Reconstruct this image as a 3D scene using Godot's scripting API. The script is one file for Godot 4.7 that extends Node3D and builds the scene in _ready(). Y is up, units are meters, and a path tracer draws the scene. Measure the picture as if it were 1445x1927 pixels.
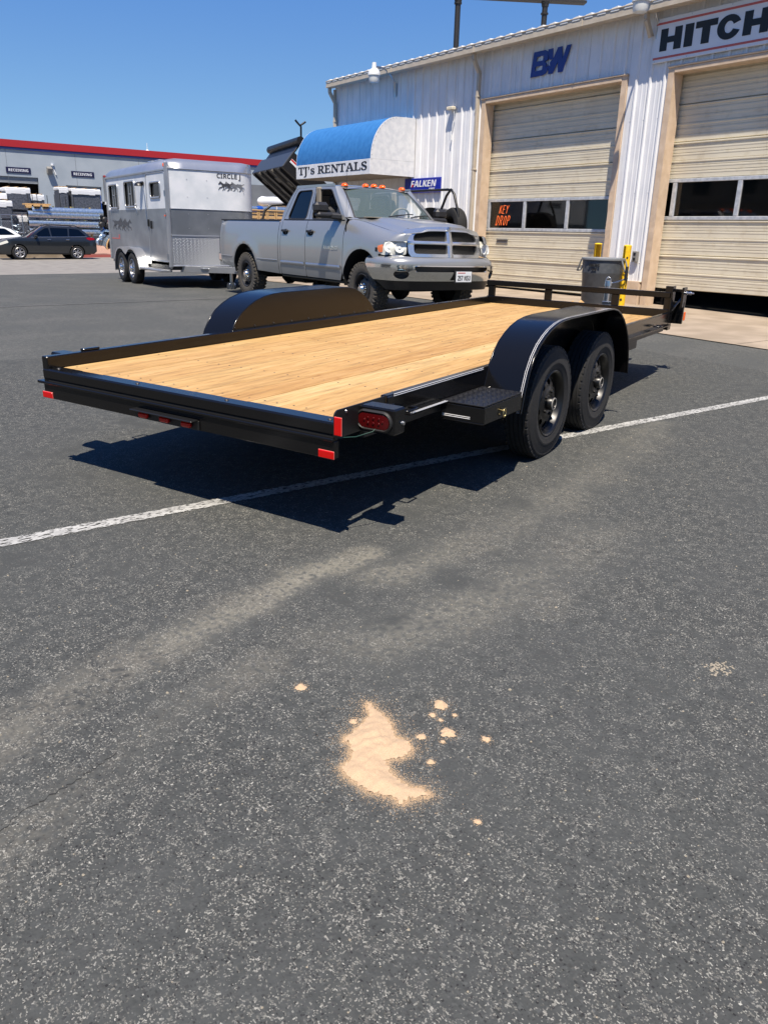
extends Node3D

# ---------------------------------------------------------------- camera, sky, sun
const S0 := 0.0114
const FX := [-60.0, 0.0, 8.0, 11.7, 16.0, 20.0, 33.0, 60.0, 400.0]
const FY := [-1.0, 0.0, 0.135, 0.15, 0.105, 0.05, -0.24, -0.3, -0.3]

var M := {}
var used := {}
var rng := RandomNumberGenerator.new()


func gy(x: float, z: float) -> float:          # height of the gently sloping lot
	var u := -x - 3.0
	var f := 0.0
	if u <= FX[0]:
		f = FY[0]
	else:
		f = FY[FX.size() - 1]
		for i in FX.size() - 1:
			if u < FX[i + 1]:
				f = lerpf(FY[i], FY[i + 1], (u - FX[i]) / (FX[i + 1] - FX[i]))
				break
	return -S0 * clampf(z, -20.0, 30.0) + f


func _ready() -> void:
	rng.seed = 20240611
	var cam := Camera3D.new()
	cam.name = "camera"
	add_child(cam)
	cam.transform = Transform3D(Basis(Vector3.UP, 0.9442) * Basis(Vector3.RIGHT, -0.3362) * Basis(Vector3.BACK, 0.0254), Vector3(0, 1.4427, 0))
	cam.fov = 65.65
	cam.near = 0.05
	cam.far = 900.0
	cam.current = true
	var we := WorldEnvironment.new()
	we.name = "environment"
	var env := Environment.new()
	env.background_mode = Environment.BG_SKY
	var sky := Sky.new()
	var sm := ProceduralSkyMaterial.new()
	sm.sky_top_color = Color(0.193, 0.382, 0.664)
	sm.sky_horizon_color = Color(0.553, 0.711, 0.785)
	sm.sky_curve = 0.1
	sm.ground_bottom_color = Color(0.16, 0.15, 0.14)
	sm.ground_horizon_color = Color(0.45, 0.46, 0.46)
	sm.sun_angle_max = 4.0
	sky.sky_material = sm
	env.sky = sky
	env.tonemap_mode = Environment.TONE_MAPPER_LINEAR
	env.tonemap_exposure = 1.6
	env.sdfgi_enabled = true
	env.ssao_enabled = true
	env.ssil_enabled = true
	we.environment = env
	add_child(we)
	var sun := DirectionalLight3D.new()
	sun.name = "sun"
	add_child(sun)
	sun.look_at_from_position(Vector3.ZERO, Vector3(-0.385, -1.0, -0.325), Vector3.UP)
	sun.light_energy = 1.6
	sun.light_color = Color(1.0, 0.955, 0.89)
	sun.light_angular_distance = 0.5
	sun.shadow_enabled = true
	materials()
	build_ground()
	build_workshop()
	build_canopy()
	build_roof_sign()
	build_warehouse()
	build_across()
	build_flatbed()
	build_pickup()
	build_horse_trailer()
	build_yard()
	build_small_things()
	build_sawdust()


# ---------------------------------------------------------------- scene tree helpers
func numbered(called: String) -> String:
	if not used.has(called):
		used[called] = 0
		return called
	used[called] += 1
	return "%s_%03d" % [called, used[called]]


func tag(o: Node3D, label: String, category: String, group := "") -> Node3D:
	o.set_meta("label", label)
	o.set_meta("category", category)
	if group:
		o.set_meta("group", group)
	return o


func thing(called: String, label: String, category: String, at := Vector3.ZERO, yaw := 0.0, group := "") -> Node3D:
	var o := Node3D.new()
	o.name = numbered(called)
	add_child(o)
	o.position = at
	o.rotation.y = yaw
	tag(o, label, category, group)
	return o


func obj(called: String, s: SurfaceTool, m: Material, parent: Node3D = self) -> MeshInstance3D:
	s.generate_normals()
	return inst(called, s.commit(), m, parent)


func inst(called: String, mesh: Mesh, m: Material, parent: Node3D = self) -> MeshInstance3D:
	var o := MeshInstance3D.new()
	o.mesh = mesh
	o.material_override = m
	if parent == self:
		o.name = numbered(called)
		add_child(o)
	else:
		var n := called
		var k := 0
		while parent.has_node(NodePath(n)):
			k += 1
			n = "%s_%03d" % [called, k]
		o.name = n
		parent.add_child(o)
	return o


func part(called: String, parent: Node3D, at := Vector3.ZERO) -> Node3D:
	var o := Node3D.new()
	var n := called
	var k := 0
	while parent.has_node(NodePath(n)):
		k += 1
		n = "%s_%03d" % [called, k]
	o.name = n
	o.position = at
	parent.add_child(o)
	return o


func struct(called: String, s: SurfaceTool, m: Material) -> MeshInstance3D:
	var o := obj(called, s, m)
	o.set_meta("kind", "structure")
	return o


# ---------------------------------------------------------------- mesh helpers
func S() -> SurfaceTool:
	var s := SurfaceTool.new()
	s.begin(Mesh.PRIMITIVE_TRIANGLES)
	s.set_smooth_group(-1)
	return s


func tri(s: SurfaceTool, a: Vector3, b: Vector3, c: Vector3) -> void:   # anticlockwise seen from outside
	s.add_vertex(a)
	s.add_vertex(c)
	s.add_vertex(b)


func quad(s: SurfaceTool, a: Vector3, b: Vector3, c: Vector3, d: Vector3) -> void:
	tri(s, a, b, c)
	tri(s, a, c, d)


func face(s: SurfaceTool, p: Array, mid: Vector3) -> void:              # a convex face, turned away from mid
	var n: Vector3 = (p[1] - p[0]).cross(p[2] - p[0])
	var flip: bool = n.dot(p[0] - mid) < 0.0
	for i in range(1, p.size() - 1):
		if flip:
			tri(s, p[0], p[i + 1], p[i])
		else:
			tri(s, p[0], p[i], p[i + 1])


func box(s: SurfaceTool, c: Vector3, size: Vector3, b := Basis()) -> void:
	var h := size * 0.5
	for ax in 3:
		var u := (ax + 1) % 3
		var v := (ax + 2) % 3
		for sg in [-1.0, 1.0]:
			var p := []
			for k in [[-1, -1], [1, -1], [1, 1], [-1, 1]]:
				var q := Vector3()
				q[ax] = sg * h[ax]
				q[u] = k[0] * h[u]
				q[v] = k[1] * h[v]
				p.append(c + b * q)
			face(s, p, c)


func cbox(s: SurfaceTool, c: Vector3, size: Vector3, e := 0.006, b := Basis()) -> void:   # chamfered box
	var h := size * 0.5
	e = minf(e, minf(h.x, minf(h.y, h.z)) * 0.8)
	for ax in 3:
		var u := (ax + 1) % 3
		var v := (ax + 2) % 3
		for sg in [-1.0, 1.0]:
			var p := []
			for k in [[-1, -1], [1, -1], [1, 1], [-1, 1]]:
				var q := Vector3()
				q[ax] = sg * h[ax]
				q[u] = k[0] * (h[u] - e)
				q[v] = k[1] * (h[v] - e)
				p.append(c + b * q)
			face(s, p, c)
			for su in [-1.0, 1.0]:
				var a1 := Vector3()
				a1[ax] = sg * h[ax]
				a1[u] = su * (h[u] - e)
				var a2 := Vector3()
				a2[ax] = sg * (h[ax] - e)
				a2[u] = su * h[u]
				var w := Vector3()
				w[v] = h[v] - e
				face(s, [c + b * (a1 - w), c + b * (a1 + w), c + b * (a2 + w), c + b * (a2 - w)], c)
	for x in [-1.0, 1.0]:
		for y in [-1.0, 1.0]:
			for z in [-1.0, 1.0]:
				face(s, [c + b * Vector3(x * h.x, y * (h.y - e), z * (h.z - e)), c + b * Vector3(x * (h.x - e), y * h.y, z * (h.z - e)), c + b * Vector3(x * (h.x - e), y * (h.y - e), z * h.z)], c)


func bar(s: SurfaceTool, a: Vector3, b: Vector3, w: float, t: float, up := Vector3.UP, e := 0.003) -> void:   # a square bar between two points
	var d := (b - a).normalized()
	var x := up.cross(d)
	if x.length() < 0.01:
		x = Vector3.RIGHT.cross(d)
	x = x.normalized()
	var y := d.cross(x)
	cbox(s, (a + b) * 0.5, Vector3(w, t, a.distance_to(b)), e, Basis(x, y, d))


func frame_of(d: Vector3) -> Basis:             # a basis whose y runs along d
	var y := d.normalized()
	var x := y.cross(Vector3.FORWARD if absf(y.z) < 0.9 else Vector3.RIGHT).normalized()
	return Basis(x, y, x.cross(y))


func cyl(s: SurfaceTool, a: Vector3, b: Vector3, r1: float, r2 := -1.0, seg := 14, caps := true) -> void:
	if r2 < 0.0:
		r2 = r1
	var f := frame_of(b - a)
	var mid := (a + b) * 0.5
	s.set_smooth_group(1)
	for i in seg:
		var t0 := TAU * i / seg
		var t1 := TAU * (i + 1) / seg
		var d0 := f.x * cos(t0) + f.z * sin(t0)
		var d1 := f.x * cos(t1) + f.z * sin(t1)
		if i == seg - 1:
			d1 = f.x
		if r2 > 0.0:
			face(s, [a + d0 * r1, a + d1 * r1, b + d1 * r2, b + d0 * r2], mid)
		else:
			face(s, [a + d0 * r1, a + d1 * r1, b], mid)
	s.set_smooth_group(-1)
	if caps:
		var pa := []
		var pb := []
		for i in seg:
			var t0 := TAU * i / seg
			var d0 := f.x * cos(t0) + f.z * sin(t0)
			pa.append(a + d0 * r1)
			pb.append(b + d0 * r2)
		face(s, pa, mid)
		if r2 > 0.0:
			face(s, pb, mid)


func tube(s: SurfaceTool, pts: Array, r: float, seg := 8) -> void:
	var rings := []
	var x := Vector3()
	for i in pts.size():
		var d: Vector3 = (pts[mini(i + 1, pts.size() - 1)] - pts[maxi(i - 1, 0)]).normalized()
		if i == 0:
			x = frame_of(d).x
		x = (x - d * x.dot(d)).normalized()
		var z := x.cross(d)
		var ring := []
		for k in seg:
			ring.append(pts[i] + (x * cos(TAU * k / seg) + z * sin(TAU * k / seg)) * r)
		rings.append(ring)
	s.set_smooth_group(1)
	for i in pts.size() - 1:
		var mid: Vector3 = (pts[i] + pts[i + 1]) * 0.5
		for k in seg:
			var k1 := (k + 1) % seg
			face(s, [rings[i][k], rings[i][k1], rings[i + 1][k1], rings[i + 1][k]], mid)
	s.set_smooth_group(-1)
	face(s, rings[0], pts[1])
	face(s, rings[-1], pts[-2])


func lathe(s: SurfaceTool, prof: Array, xf: Transform3D, seg := 24, a0 := 0.0, a1 := TAU) -> void:   # prof: Vector2(radius, height along y)
	var group := 1
	for j in prof.size() - 1:
		if j > 0:
			var u: Vector2 = (prof[j] - prof[j - 1]).normalized()
			var v: Vector2 = (prof[j + 1] - prof[j]).normalized()
			if absf(u.angle_to(v)) > 0.7:
				group += 1
		s.set_smooth_group(group)
		var p0: Vector2 = prof[j]
		var p1: Vector2 = prof[j + 1]
		for i in seg:
			var t0 := a0 + (a1 - a0) * i / seg
			var t1 := a0 + (a1 - a0) * (i + 1) / seg
			if i == seg - 1 and is_equal_approx(a1 - a0, TAU):
				t1 = a0
			var q0 := xf * Vector3(cos(t0) * p0.x, p0.y, sin(t0) * p0.x)
			var q1 := xf * Vector3(cos(t1) * p0.x, p0.y, sin(t1) * p0.x)
			var q2 := xf * Vector3(cos(t1) * p1.x, p1.y, sin(t1) * p1.x)
			var q3 := xf * Vector3(cos(t0) * p1.x, p1.y, sin(t0) * p1.x)
			if p0.x < 1e-5:
				tri(s, q0, q2, q3)
			elif p1.x < 1e-5:
				tri(s, q0, q1, q2)
			else:
				quad(s, q0, q1, q2, q3)
	s.set_smooth_group(-1)


func strip(s: SurfaceTool, a: Array, b: Array, smooth := true) -> void:   # a band between two lines of points
	s.set_smooth_group(2 if smooth else -1)
	for i in a.size() - 1:
		quad(s, a[i], b[i], b[i + 1], a[i + 1])
	s.set_smooth_group(-1)


func rev(a: Array) -> Array:
	var b := a.duplicate()
	b.reverse()
	return b


func extrude(s: SurfaceTool, poly: PackedVector2Array, xf: Transform3D, depth: float, smooth := false) -> void:   # poly in xy, from z = 0 to z = depth
	if Geometry2D.is_polygon_clockwise(poly):
		poly = poly.duplicate()
		poly.reverse()
	var idx := Geometry2D.triangulate_polygon(poly)
	s.set_smooth_group(-1)
	for i in range(0, idx.size(), 3):
		var a := poly[idx[i]]
		var b := poly[idx[i + 1]]
		var c := poly[idx[i + 2]]
		if (b - a).cross(c - a) < 0.0:
			var t := b
			b = c
			c = t
		tri(s, xf * Vector3(a.x, a.y, depth), xf * Vector3(b.x, b.y, depth), xf * Vector3(c.x, c.y, depth))
		tri(s, xf * Vector3(a.x, a.y, 0), xf * Vector3(c.x, c.y, 0), xf * Vector3(b.x, b.y, 0))
	s.set_smooth_group(3 if smooth else -1)
	for i in poly.size():
		var a := poly[i]
		var b := poly[(i + 1) % poly.size()]
		quad(s, xf * Vector3(a.x, a.y, 0), xf * Vector3(b.x, b.y, 0), xf * Vector3(b.x, b.y, depth), xf * Vector3(a.x, a.y, depth))
	s.set_smooth_group(-1)


func P(a: Array) -> PackedVector2Array:
	var p := PackedVector2Array()
	for i in range(0, a.size(), 2):
		p.append(Vector2(a[i], a[i + 1]))
	return p


func rounded(p: PackedVector2Array, r: float, n := 4) -> PackedVector2Array:
	var q := PackedVector2Array()
	for i in p.size():
		var a := p[(i + p.size() - 1) % p.size()]
		var b := p[i]
		var c := p[(i + 1) % p.size()]
		var d1 := minf(r, a.distance_to(b) * 0.48)
		var d2 := minf(r, c.distance_to(b) * 0.48)
		var s := b + (a - b).normalized() * d1
		var e := b + (c - b).normalized() * d2
		for k in n + 1:
			var t := float(k) / n
			q.append(s.lerp(b, t).lerp(b.lerp(e, t), t))
	return q


func rrect(x0: float, y0: float, x1: float, y1: float, r: float, n := 4) -> PackedVector2Array:
	return rounded(P([x0, y0, x1, y0, x1, y1, x0, y1]), r, n)


func ellipse(c: Vector2, rx: float, ry: float, n := 18) -> PackedVector2Array:
	var q := PackedVector2Array()
	for i in n:
		q.append(c + Vector2(cos(TAU * i / n) * rx, sin(TAU * i / n) * ry))
	return q


func skin(s: SurfaceTool, outer: PackedVector2Array, holes: Array, step: Vector2, fn: Callable, flip := false, group := 5) -> void:
	# a curved sheet: the outline is cut on a fine grid and every point is placed by fn
	var lo := outer[0]
	var hi := outer[0]
	for p in outer:
		lo = lo.min(p)
		hi = hi.max(p)
	var nx := maxi(1, ceili((hi.x - lo.x) / step.x))
	var ny := maxi(1, ceili((hi.y - lo.y) / step.y))
	var st := Vector2((hi.x - lo.x) / nx, (hi.y - lo.y) / ny)
	var edge := {}
	var rings := [outer]
	rings.append_array(holes)
	for ring in rings:
		for i in ring.size():
			var a: Vector2 = ring[i]
			var b: Vector2 = ring[(i + 1) % ring.size()]
			var n := maxi(1, ceili(a.distance_to(b) / (minf(st.x, st.y) * 0.4)))
			for k in n + 1:
				var q := (a.lerp(b, float(k) / n) - lo) / st
				for dx in [-0.02, 0.02]:
					for dy in [-0.02, 0.02]:
						edge[Vector2i(floori(q.x + dx), floori(q.y + dy))] = true
	s.set_smooth_group(group)
	for j in ny:
		for i in nx:
			var x0 := lo.x + st.x * i
			var y0 := lo.y + st.y * j
			var x1 := lo.x + st.x * (i + 1)
			var y1 := lo.y + st.y * (j + 1)
			var cell := PackedVector2Array([Vector2(x0, y0), Vector2(x1, y0), Vector2(x1, y1), Vector2(x0, y1)])
			var parts: Array = [cell]
			if edge.has(Vector2i(i, j)):
				parts = Geometry2D.intersect_polygons(cell, outer)
				for h in holes:
					var left := []
					for p in parts:
						left.append_array(Geometry2D.clip_polygons(p, h))
					parts = left
			else:
				var mid := Vector2((x0 + x1) * 0.5, (y0 + y1) * 0.5)
				if not Geometry2D.is_point_in_polygon(mid, outer):
					continue
				var out := false
				for h in holes:
					if Geometry2D.is_point_in_polygon(mid, h):
						out = true
				if out:
					continue
			for p in parts:
				var idx := PackedInt32Array([0, 1, 2, 0, 2, 3]) if parts[0] == cell else Geometry2D.triangulate_polygon(p)
				for k in range(0, idx.size(), 3):
					var a: Vector2 = p[idx[k]]
					var b: Vector2 = p[idx[k + 1]]
					var c: Vector2 = p[idx[k + 2]]
					if absf((b - a).cross(c - a)) < 1e-9:
						continue
					if ((b - a).cross(c - a) < 0.0) != flip:
						var t := b
						b = c
						c = t
					tri(s, fn.call(a), fn.call(b), fn.call(c))
	s.set_smooth_group(-1)


func text(parent: Node3D, called: String, words: String, font: String, bold: int, xf: Transform3D, width: float, height: float, depth: float, m: Material) -> MeshInstance3D:
	# lettering of a given width and height, centred on xf and standing depth proud of it
	var t := TextMesh.new()
	var f := SystemFont.new()
	f.font_names = PackedStringArray([font])
	f.font_weight = bold
	t.font = f
	t.font_size = 64
	t.pixel_size = 0.01
	t.depth = 0.2
	t.curve_step = 1.0
	t.text = words
	var bb := t.get_aabb()
	var sc := Vector3(width / bb.size.x, height / bb.size.y, depth / bb.size.z)
	var s := SurfaceTool.new()
	s.append_from(t, 0, xf * Transform3D(Basis.from_scale(sc), -bb.get_center() * sc + Vector3(0, 0, depth * 0.5)))
	return inst(called, s.commit(), m, parent)


func bump_noise(freq: float, size := 256) -> NoiseTexture2D:
	return noise_tex(freq, size, [])


func noise_tex(freq: float, size: int, ramp: Array, kind := FastNoiseLite.TYPE_SIMPLEX_SMOOTH, oct := 4, seed_ := 1) -> NoiseTexture2D:
	var n := FastNoiseLite.new()
	n.noise_type = kind
	n.frequency = freq
	n.fractal_octaves = oct
	n.seed = seed_
	var t := NoiseTexture2D.new()
	t.width = size
	t.height = size
	t.seamless = true
	t.noise = n
	if ramp.size():
		var g := Gradient.new()
		var off := PackedFloat32Array()
		var col := PackedColorArray()
		for r in ramp:
			off.append(r[0])
			col.append(r[1])
		g.offsets = off
		g.colors = col
		t.color_ramp = g
	return t


func mk(key: String, c: Color, rough := 0.6, metal := 0.0) -> StandardMaterial3D:
	var m := StandardMaterial3D.new()
	m.resource_name = key
	m.albedo_color = c
	m.roughness = rough
	m.metallic = metal
	M[key] = m
	return m


func worn(m: StandardMaterial3D, freq: float, lo: Color, hi: Color, scale := 1.0, world := false) -> StandardMaterial3D:
	# soft uneven tone over a material, laid on by triplanar mapping
	m.albedo_texture = noise_tex(freq, 512, [[0.25, lo], [0.75, hi]], FastNoiseLite.TYPE_SIMPLEX_SMOOTH, 5, M.size())
	m.albedo_color = Color.WHITE
	m.uv1_triplanar = true
	m.uv1_world_triplanar = world
	m.uv1_scale = Vector3.ONE * scale
	return m


func materials() -> void:
	var g := func(v: float) -> Color: return Color(v, v, v)
	# powder-coated black of the flatbed
	var m := mk("black_paint", Color(0.062, 0.061, 0.062), 0.17)
	m.metallic_specular = 0.42
	mk("black_satin", Color(0.08, 0.08, 0.08), 0.42)
	mk("black_plastic", Color(0.13, 0.13, 0.135), 0.5)
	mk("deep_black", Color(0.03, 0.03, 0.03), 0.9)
	m = worn(mk("tyre", g.call(0.2), 0.85), 0.03, Color(0.085, 0.085, 0.086), Color(0.13, 0.129, 0.128), 3.0)
	m = worn(mk("tyre_dusty", g.call(0.3), 0.9), 0.03, Color(0.20, 0.19, 0.175), Color(0.33, 0.315, 0.29), 3.0)
	mk("chrome", Color(0.90, 0.895, 0.88), 0.13, 1.0)
	mk("grille_chrome", Color(0.84, 0.84, 0.835), 0.17, 0.82)
	mk("rim_black", Color(0.035, 0.035, 0.037), 0.36)
	mk("zinc", Color(0.74, 0.75, 0.76), 0.28, 1.0)
	mk("brass_ring", Color(0.8, 0.72, 0.5), 0.3, 1.0)
	m = mk("red_lens", Color(0.50, 0.02, 0.03), 0.15)
	m = mk("red_reflector", Color(0.72, 0.03, 0.02), 0.2)
	mk("dark_red", Color(0.27, 0.02, 0.025), 0.25)
	mk("amber", Color(0.95, 0.38, 0.08), 0.2)
	mk("amber_dull", Color(0.86, 0.47, 0.28), 0.3)
	mk("white_line", g.call(0.86), 0.4)
	mk("green_wire", Color(0.05, 0.2, 0.16), 0.5)
	# wood: three planks' tones with grain along local z (flatbed) made by stretched noise
	for k in 5:
		m = mk("plank_%d" % k, Color.WHITE, 0.72)
		var base: Color = [Color(0.70, 0.552, 0.335), Color(0.72, 0.58, 0.36), Color(0.675, 0.518, 0.30), Color(0.71, 0.566, 0.348), Color(0.748, 0.62, 0.405)][k]
		m.albedo_texture = noise_tex(0.012, 512, [[0.05, base.darkened(0.16)], [0.32, base.darkened(0.05)], [0.55, base], [0.9, base.lightened(0.09)]], FastNoiseLite.TYPE_SIMPLEX, 5, 40 + k)
		m.uv1_triplanar = true
		m.uv1_scale = Vector3(2.2, 2.2, 0.16)
		m.uv1_offset = Vector3(0.31 * k, 0.2 * k, 0.17 * k)
		m.detail_enabled = true
		m.detail_blend_mode = BaseMaterial3D.BLEND_MODE_MUL
		m.detail_uv_layer = BaseMaterial3D.DETAIL_UV_2
		m.detail_albedo = noise_tex(0.02, 512, [[0.0, Color(0.72, 0.62, 0.54)], [0.22, Color(0.93, 0.90, 0.87)], [0.42, Color.WHITE]], FastNoiseLite.TYPE_SIMPLEX, 3, 60) if k == 0 else M["plank_0"].detail_albedo
		m.uv2_triplanar = true
		m.uv2_scale = Vector3(7.0, 7.0, 0.35)
		m.uv2_offset = Vector3(0.11 * k, 0.0, 0.29 * k)
	# pickup
	m = mk("silver_paint", Color(0.605, 0.612, 0.612), 0.3, 0.52)
	m.clearcoat_enabled = true
	m.clearcoat = 0.7
	m.clearcoat_roughness = 0.09
	m = mk("tinted_glass", Color(0.02, 0.025, 0.03, 0.55), 0.03)
	m.transparency = BaseMaterial3D.TRANSPARENCY_ALPHA
	m = mk("clear_glass", Color(0.75, 0.85, 0.82, 0.12), 0.03)
	m.transparency = BaseMaterial3D.TRANSPARENCY_ALPHA
	m = mk("dark_window", Color(0.012, 0.014, 0.017), 0.06)
	mk("interior", Color(0.2, 0.2, 0.205), 0.85)
	mk("interior_pale", Color(0.5, 0.47, 0.42), 0.8)
	mk("lamp_lens", Color(0.83, 0.83, 0.79), 0.45)
	mk("lamp_bowl", Color(0.84, 0.845, 0.83), 0.35)
	mk("rim_dark", Color(0.26, 0.26, 0.265), 0.45, 0.6)
	mk("rim_silver", Color(0.7, 0.7, 0.71), 0.35, 0.85)
	mk("plate_white", Color(0.86, 0.87, 0.87), 0.35)
	mk("ink", Color(0.06, 0.06, 0.07), 0.6)
	# horse trailer
	worn(mk("aluminium", g.call(0.7), 0.34, 0.75), 0.01, Color(0.68, 0.69, 0.70), Color(0.74, 0.745, 0.75), 0.35)
	m = worn(mk("white_skin", g.call(0.8), 0.26), 0.008, Color(0.795, 0.815, 0.83), Color(0.86, 0.87, 0.88), 0.4)
	m = worn(mk("grey_skin", g.call(0.4), 0.3, 0.45), 0.008, Color(0.455, 0.475, 0.50), Color(0.525, 0.545, 0.565), 0.35)
	mk("decal_grey", Color(0.24, 0.245, 0.26), 0.45)
	mk("decal_mid", Color(0.42, 0.43, 0.45), 0.45)
	m = mk("tread_plate", Color(0.7, 0.715, 0.735), 0.36, 0.75)
	m = mk("black_tread", Color(0.105, 0.105, 0.11), 0.4)
	# workshop
	m = worn(mk("siding", g.call(0.8), 0.5), 0.02, Color(0.85, 0.855, 0.865), Color(0.885, 0.887, 0.89), 0.15, true)
	m.detail_enabled = true
	m.detail_blend_mode = BaseMaterial3D.BLEND_MODE_MUL
	m.detail_uv_layer = BaseMaterial3D.DETAIL_UV_2
	m.detail_albedo = noise_tex(0.02, 512, [[0.1, Color(0.965, 0.96, 0.95)], [0.4, Color.WHITE]], FastNoiseLite.TYPE_SIMPLEX, 3, 7)
	m.uv2_triplanar = true
	m.uv2_world_triplanar = true
	m.uv2_scale = Vector3(0.7, 0.06, 0.7)
	m = worn(mk("tan_trim", g.call(0.6), 0.55), 0.02, Color(0.755, 0.665, 0.565), Color(0.80, 0.715, 0.62), 0.4, true)
	worn(mk("gutter_tan", g.call(0.6), 0.5), 0.02, Color(0.69, 0.645, 0.575), Color(0.73, 0.69, 0.62), 0.4, true)
	m = worn(mk("door_cream", g.call(0.7), 0.5), 0.02, Color(0.81, 0.775, 0.69), Color(0.84, 0.81, 0.725), 0.1, true)
	m.detail_enabled = true
	m.detail_blend_mode = BaseMaterial3D.BLEND_MODE_MUL
	m.detail_uv_layer = BaseMaterial3D.DETAIL_UV_2
	m.detail_albedo = noise_tex(0.02, 512, [[0.05, Color(0.95, 0.94, 0.92)], [0.35, Color.WHITE]], FastNoiseLite.TYPE_SIMPLEX, 3, 9)
	m.uv2_triplanar = true
	m.uv2_world_triplanar = true
	m.uv2_scale = Vector3(0.25, 0.35, 0.3)
	worn(mk("window_frame", g.call(0.75), 0.4, 0.3), 0.02, Color(0.70, 0.715, 0.73), Color(0.80, 0.81, 0.82), 0.8, true)
	m = mk("door_glass", Color(0.02, 0.022, 0.024, 0.5), 0.04)
	m.transparency = BaseMaterial3D.TRANSPARENCY_ALPHA
	mk("roof_white", Color(0.84, 0.84, 0.83), 0.5)
	mk("logo_blue", Color(0.03, 0.15, 0.48), 0.35)
	mk("sign_white", Color(0.85, 0.86, 0.875), 0.4)
	mk("sign_red", Color(0.74, 0.36, 0.33), 0.5)
	mk("sign_black", Color(0.05, 0.05, 0.055), 0.5)
	worn(mk("canvas_blue", g.call(0.5), 0.7), 0.02, Color(0.125, 0.38, 0.61), Color(0.17, 0.425, 0.66), 0.5, true)
	worn(mk("canopy_white", g.call(0.8), 0.5), 0.02, Color(0.79, 0.8, 0.815), Color(0.85, 0.855, 0.86), 0.5, true)
	mk("falken_blue", Color(0.03, 0.12, 0.58), 0.35)
	m = mk("neon", Color(0.93, 0.47, 0.24), 0.4)
	m.emission_enabled = true
	m.emission = Color(1.0, 0.35, 0.12)
	m.emission_energy_multiplier = 0.12
	worn(mk("yellow_paint", g.call(0.5), 0.5), 0.03, Color(0.84, 0.66, 0.06), Color(0.93, 0.77, 0.12), 1.2)
	m = worn(mk("bin_grey", g.call(0.3), 0.5), 0.02, Color(0.205, 0.22, 0.235), Color(0.26, 0.272, 0.288), 0.8)
	mk("bin_rim", Color(0.46, 0.475, 0.49), 0.45)
	mk("pole_dark", Color(0.17, 0.165, 0.16), 0.5, 0.3)
	mk("sign_grey", Color(0.5, 0.49, 0.47), 0.5)
	mk("lamp_white", Color(0.84, 0.85, 0.85), 0.35)
	m = mk("lamp_globe", Color(0.88, 0.89, 0.88, 0.75), 0.35)
	m.transparency = BaseMaterial3D.TRANSPARENCY_ALPHA
	# warehouse and yard
	worn(mk("block_wall", g.call(0.6), 0.75), 0.01, Color(0.57, 0.61, 0.645), Color(0.615, 0.65, 0.68), 0.08, true)
	worn(mk("block_dark", g.call(0.4), 0.75), 0.01, Color(0.40, 0.415, 0.43), Color(0.44, 0.455, 0.47), 0.1, true)
	mk("band_red", Color(0.63, 0.10, 0.13), 0.5)
	mk("band_blue", Color(0.08, 0.15, 0.37), 0.5)
	mk("receiving_blue", Color(0.055, 0.06, 0.22), 0.5)
	mk("shutter_grey", Color(0.52, 0.545, 0.57), 0.55)
	worn(mk("wrap_grey", g.call(0.3), 0.3), 0.02, Color(0.25, 0.265, 0.30), Color(0.36, 0.375, 0.41), 0.8, true)
	mk("wrap_white", Color(0.83, 0.84, 0.85), 0.4)
	worn(mk("galvanised", g.call(0.6), 0.3, 0.8), 0.02, Color(0.58, 0.66, 0.73), Color(0.74, 0.79, 0.83), 0.8, true)
	worn(mk("rack_olive", g.call(0.4), 0.6), 0.02, Color(0.36, 0.39, 0.30), Color(0.50, 0.49, 0.36), 0.8, true)
	worn(mk("rack_tan", g.call(0.4), 0.6), 0.02, Color(0.55, 0.46, 0.28), Color(0.66, 0.57, 0.37), 0.8, true)
	worn(mk("crate_wood", g.call(0.5), 0.8), 0.02, Color(0.66, 0.52, 0.34), Color(0.80, 0.67, 0.47), 1.4, true)
	worn(mk("beige_wall", g.call(0.5), 0.8), 0.02, Color(0.60, 0.53, 0.43), Color(0.68, 0.60, 0.49), 0.1, true)
	m = mk("car_grey", Color(0.155, 0.17, 0.185), 0.3, 0.45)
	m.clearcoat_enabled = true
	m.clearcoat = 0.8
	m.clearcoat_roughness = 0.06
	m = mk("car_white", Color(0.82, 0.83, 0.83), 0.3)
	m.clearcoat_enabled = true
	mk("dump_black", Color(0.1, 0.1, 0.105), 0.45)
	mk("dump_grey", Color(0.215, 0.225, 0.24), 0.42)
	mk("dump_rib", Color(0.36, 0.345, 0.31), 0.6)
	mk("blue_paint", Color(0.08, 0.28, 0.62), 0.4)
	mk("red_cloth", Color(0.55, 0.08, 0.1), 0.8)
	m = worn(mk("leaf", g.call(0.3), 0.6), 0.03, Color(0.16, 0.26, 0.09), Color(0.30, 0.38, 0.16), 1.0)
	mk("bark", Color(0.28, 0.22, 0.17), 0.9)
	# sawdust
	m = worn(mk("sawdust", g.call(0.7), 1.0), 0.09, Color(0.675, 0.57, 0.455), Color(0.745, 0.65, 0.53), 5.0)
	m.heightmap_enabled = true
	m.heightmap_texture = noise_tex(0.2, 512, [], FastNoiseLite.TYPE_SIMPLEX, 3, 8)
	m.heightmap_scale = 0.12
	m = worn(mk("dust_spot", g.call(0.7), 1.0), 0.09, Color(0.50, 0.47, 0.41), Color(0.60, 0.565, 0.50), 5.0)


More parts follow.
